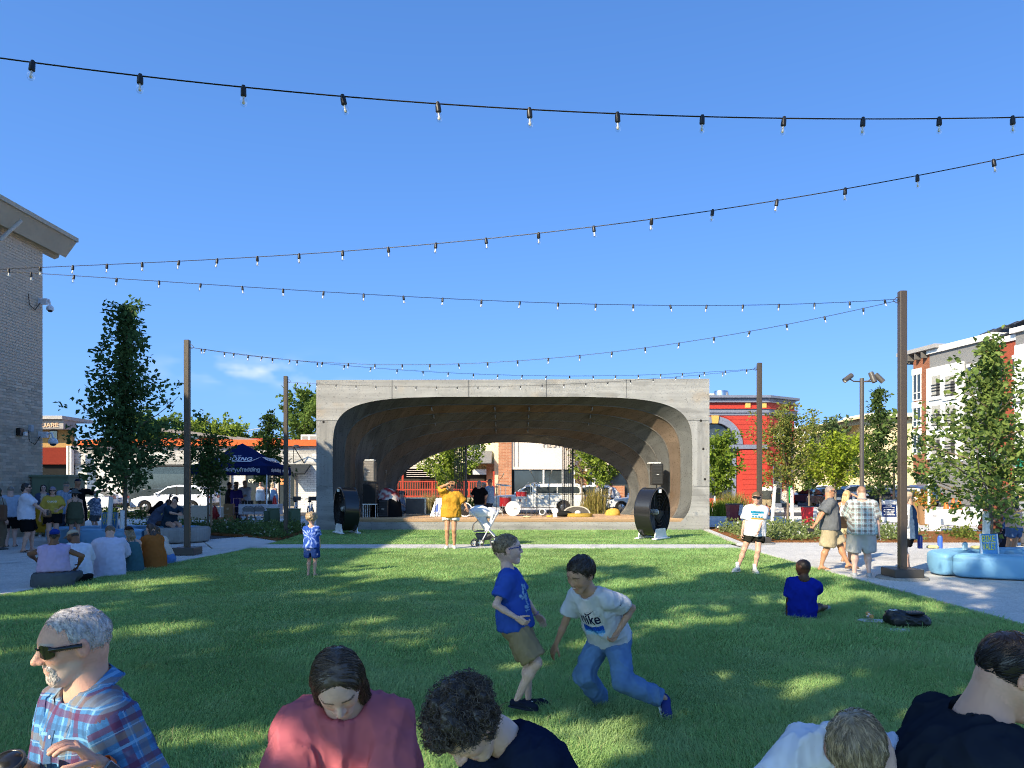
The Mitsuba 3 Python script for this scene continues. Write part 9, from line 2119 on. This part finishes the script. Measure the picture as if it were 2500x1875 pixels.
strip = flat_poly(sbox(-.017, -.36, .017, .105)); printed(F1, 'placket', strip, (0, 0), M((.065, .13, .27)), max_edge=.02, off=.003)
for z in (.085, -.0, -.085, -.17): printed(F1, 'button', flat_poly(Point(0, z).buffer(.0055)), (0, 0), M((.55, .57, .6), .3), max_edge=.004, off=.0055)
st = flat_poly(sbox(-.052, -.036, .052, .036)); printed(F1, 'sticker', st, (-.098, -.075), M((.14, .03, .32), .4), max_edge=.012, off=.004)
fw_ = flat_text('ROOTS', .022); printed(F1, 'sticker_lettering', (fw_[0] * [.85, 1] + [0, -.026], fw_[1]), (-.098, -.075), M((.75, .73, .78)), max_edge=.006, off=.0055)
printed(F1, 'sticker_print', flat_poly(unary_union([Point(0, -.002).buffer(.026).difference(Point(0, -.002).buffer(.019)).intersection(sbox(-1, -.002, 1, 1)), ])), (-.098, -.075), M((.72, .70, .76)), max_edge=.006, off=.0055)
printed(F1, 'sticker_print', flat_poly(unary_union([Point(x_, .018).buffer(.006) for x_ in (-.036, -.024, .03)])), (-.098, -.075), M((.75, .42, .10)), max_edge=.006, off=.0055)
w = F1['wrist'][-1]; hd_ = F1['handdir'][-1]; wp = w - hd_ * .035; R_ = trimesh.geometry.align_vectors([0, 0, 1], hd_)[:3, :3]
k = thing('wristwatch', 'square silver smartwatch with an orange band on the plaid man\'s wrist', 'watch')
put(k, 'band', xf(lathe([(.0305, -.012), (.033, -.012), (.033, .012), (.0305, .012), (.0305, -.012)], 26), R_, wp), M((.72, .15, .02), .5), 30)
vw = unit(np.array([0, 0, CAM_H]) - wp + np.array([0, 0, .6])); vw = unit(vw - hd_ * (vw @ hd_)); lt = np.cross(vw, hd_); FR = np.stack([hd_, lt, vw], 1)
put(k, 'case', xf(cbx((0, 0, .034), (.044, .038, .012), 0, .005), FR, wp), M((.55, .55, .56), .3, 1.0), 30); put(k, 'screen', xf(cbx((0, 0, .0405), (.038, .032, .003), 0, .001), FR, wp), M((.04, .055, .09), .1))
k = thing('camera_tripod_head', 'black round gadget head standing up at the lower left corner', 'gadget'); q = at(19, 1862, 2.2); put(k, 'head', lathe([(0, .02), (.03, .018), (.046, .0), (.048, -.012), (.03, -.03), (0, -.03)], 24, (0, -.5, 1), q), M((.012, .012, .013), .12), True); put(k, 'rim', xf(tube([(.044 * math.cos(a), .044 * math.sin(a), .004) for a in np.linspace(0, 2 * PI, 24, endpoint=False)], .005, 6, closed=True), trimesh.geometry.align_vectors([0, 0, 1], [0, -.5, 1])[:3, :3], q), M((.03, .03, .03), .2), True); put(k, 'stem', rod(q - [0, 0, .03], q - [0, 0, .3], .02), M((.015, .015, .016), .3))

F2 = person('young man with chin length brown hair in a dusty red tee, head bowed', (-.7, 2.75), 1.76, 172, 'pale', ('bob', (.078, .054, .040), {'len': .60}), dict(c=(.46, .13, .16), sleeve=.92, hem=-.05, ease=.020, flare=1.1), dict(c=(.08, .09, .12), len=1.9), ('shoe', (.1, .1, .1)), head_at=at(826, 1668, 2.60), lean=8, hunch=16, side=0, head=(-6, 36, 9), res=.0085, hres=.0042, sh=.92, fat=.95, hands=((-.02, .24, .25), (.06, .26, .25)), elbows=((-1, -.2, -.4), (1, -.2, -.4)), curl=.5, brows=(.02, .014, .012), fold=.013, **NS)
fl2 = lambda q: np.c_[np.sign(q[:, 0] + .06) * (.75 * smooth01((q[:, 2] - .1) * 3) + .05), -.05 - .25 * smooth01((q[:, 2] - .2) * 3) + .15 * (q[:, 1] > .1), -.95 * np.ones(len(q)) * (1.1 - smooth01((q[:, 2] - .2) * 2.5) * .9)]
scalp_strands(F2, 1000, 11, .20, fl2, (.092, .064, .046), r0=.0013, lift=.0022, seed=3, jitter=.12, pick=lambda q: q[:, 2] > -.2)
put(F2['key'], 'neckband', tube([F2['neck'] + F2['R2'] @ np.array([.066 * math.sin(a), .005 + .064 * math.cos(a), .012 - .028 * math.cos(a)]) for a in np.linspace(0, 2 * PI, 22, endpoint=False)], .007, 6, closed=True), M((.34, .09, .105)), True)

F3 = person('curly haired boy in a navy tee with his head bent down', (-.1, 2.4), 1.50, 226, 'pale', ('curly', (.045, .034, .028), {'n': 110, 'low': -.34, 'big': .9}), dict(c=(.012, .018, .042), sleeve=.9, hem=-.05, ease=.018), dict(c=(.08, .09, .12), len=1.9), ('shoe', (.1, .1, .1)), head_at=at(1140, 1772, 2.32), lean=20, hunch=26, head=(0, 40, 6), res=.0085, hres=.0042, kid=False, hs=1.16, sh=.86, fat=.88, hands=((-.05, .26, .22), (.08, .26, .22)), fold=.013, **NS)
flc = lambda q: np.c_[q[:, 0] * 1.2, q[:, 1] * 1.0 + .25, -.35 - .3 * np.ones(len(q))]
scalp_strands(F3, 800, 16, .105, flc, (.085, .066, .055), r0=.0013, lift=.004, seed=4, curl=(.0085, 1.25), jitter=.7, pick=lambda q: q[:, 2] > -.2)

F4 = person('fair haired person in a white shirt resting a bowed head on one hand', (1.0, 2.2), 1.66, 200, 'pale', ('short', (.26, .20, .14), {'nape': -.3, 'line': -.04}), dict(c=(.66, .68, .78), sleeve=.9, hem=-.05, ease=.022, flare=1.05), dict(c=(.1, .1, .1), len=1.9), ('shoe', (.1, .1, .1)), head_at=at(2090, 1828, 2.18), lean=20, hunch=26, head=(6, 52, 0), res=.0085, hres=.0042, sh=.92, fat=.95, hands=(('px', 2168, 1905, 2.12), (.08, .26, .3)), elbows=((-1, .1, -.8), (1, -.2, -.4)), palms=(((.15, -.25, .95), (.35, -.6, 0)), (-1, 0, 0)), curl=(.4, .5), fold=.013, **NS)
fl4 = lambda q: np.c_[q[:, 0] * 1.1 - .25, q[:, 1] + .42 + .4 * (q[:, 2] > .3), -.25 * np.ones(len(q)) - .6 * (q[:, 2] < .3)]
scalp_strands(F4, 1100, 9, .115, fl4, (.34, .26, .18), r0=.0013, lift=.002, seed=6, jitter=.22)

F5 = person('black haired man in a dark navy tee leaning forward at the right edge', (1.5, 2.25), 1.80, 98, 'light', ('short', (.010, .008, .009), {'nape': -.22, 'line': .02}), dict(c=(.016, .021, .034), sleeve=.9, hem=-.05, ease=.022, flare=1.12), dict(c=(.05, .06, .08), len=1.9), ('shoe', (.1, .1, .1)), head_at=at(2484, 1650, 2.2), lean=22, hunch=12, head=(6, 8, 0), res=.0085, hres=.0045, fat=.98, sh=.96, hands=((-.05, .32, .27), (.08, .32, .27)), fold=.013, **NS)
fl5 = lambda q: np.c_[q[:, 0] * .8, q[:, 1] * .6 - .5 * (q[:, 2] < .35) + .5 * (q[:, 2] > .35), -.55 * np.ones(len(q))]
scalp_strands(F5, 900, 6, .045, fl5, (.014, .012, .013), r0=.0012, lift=.0015, seed=8, jitter=.2)
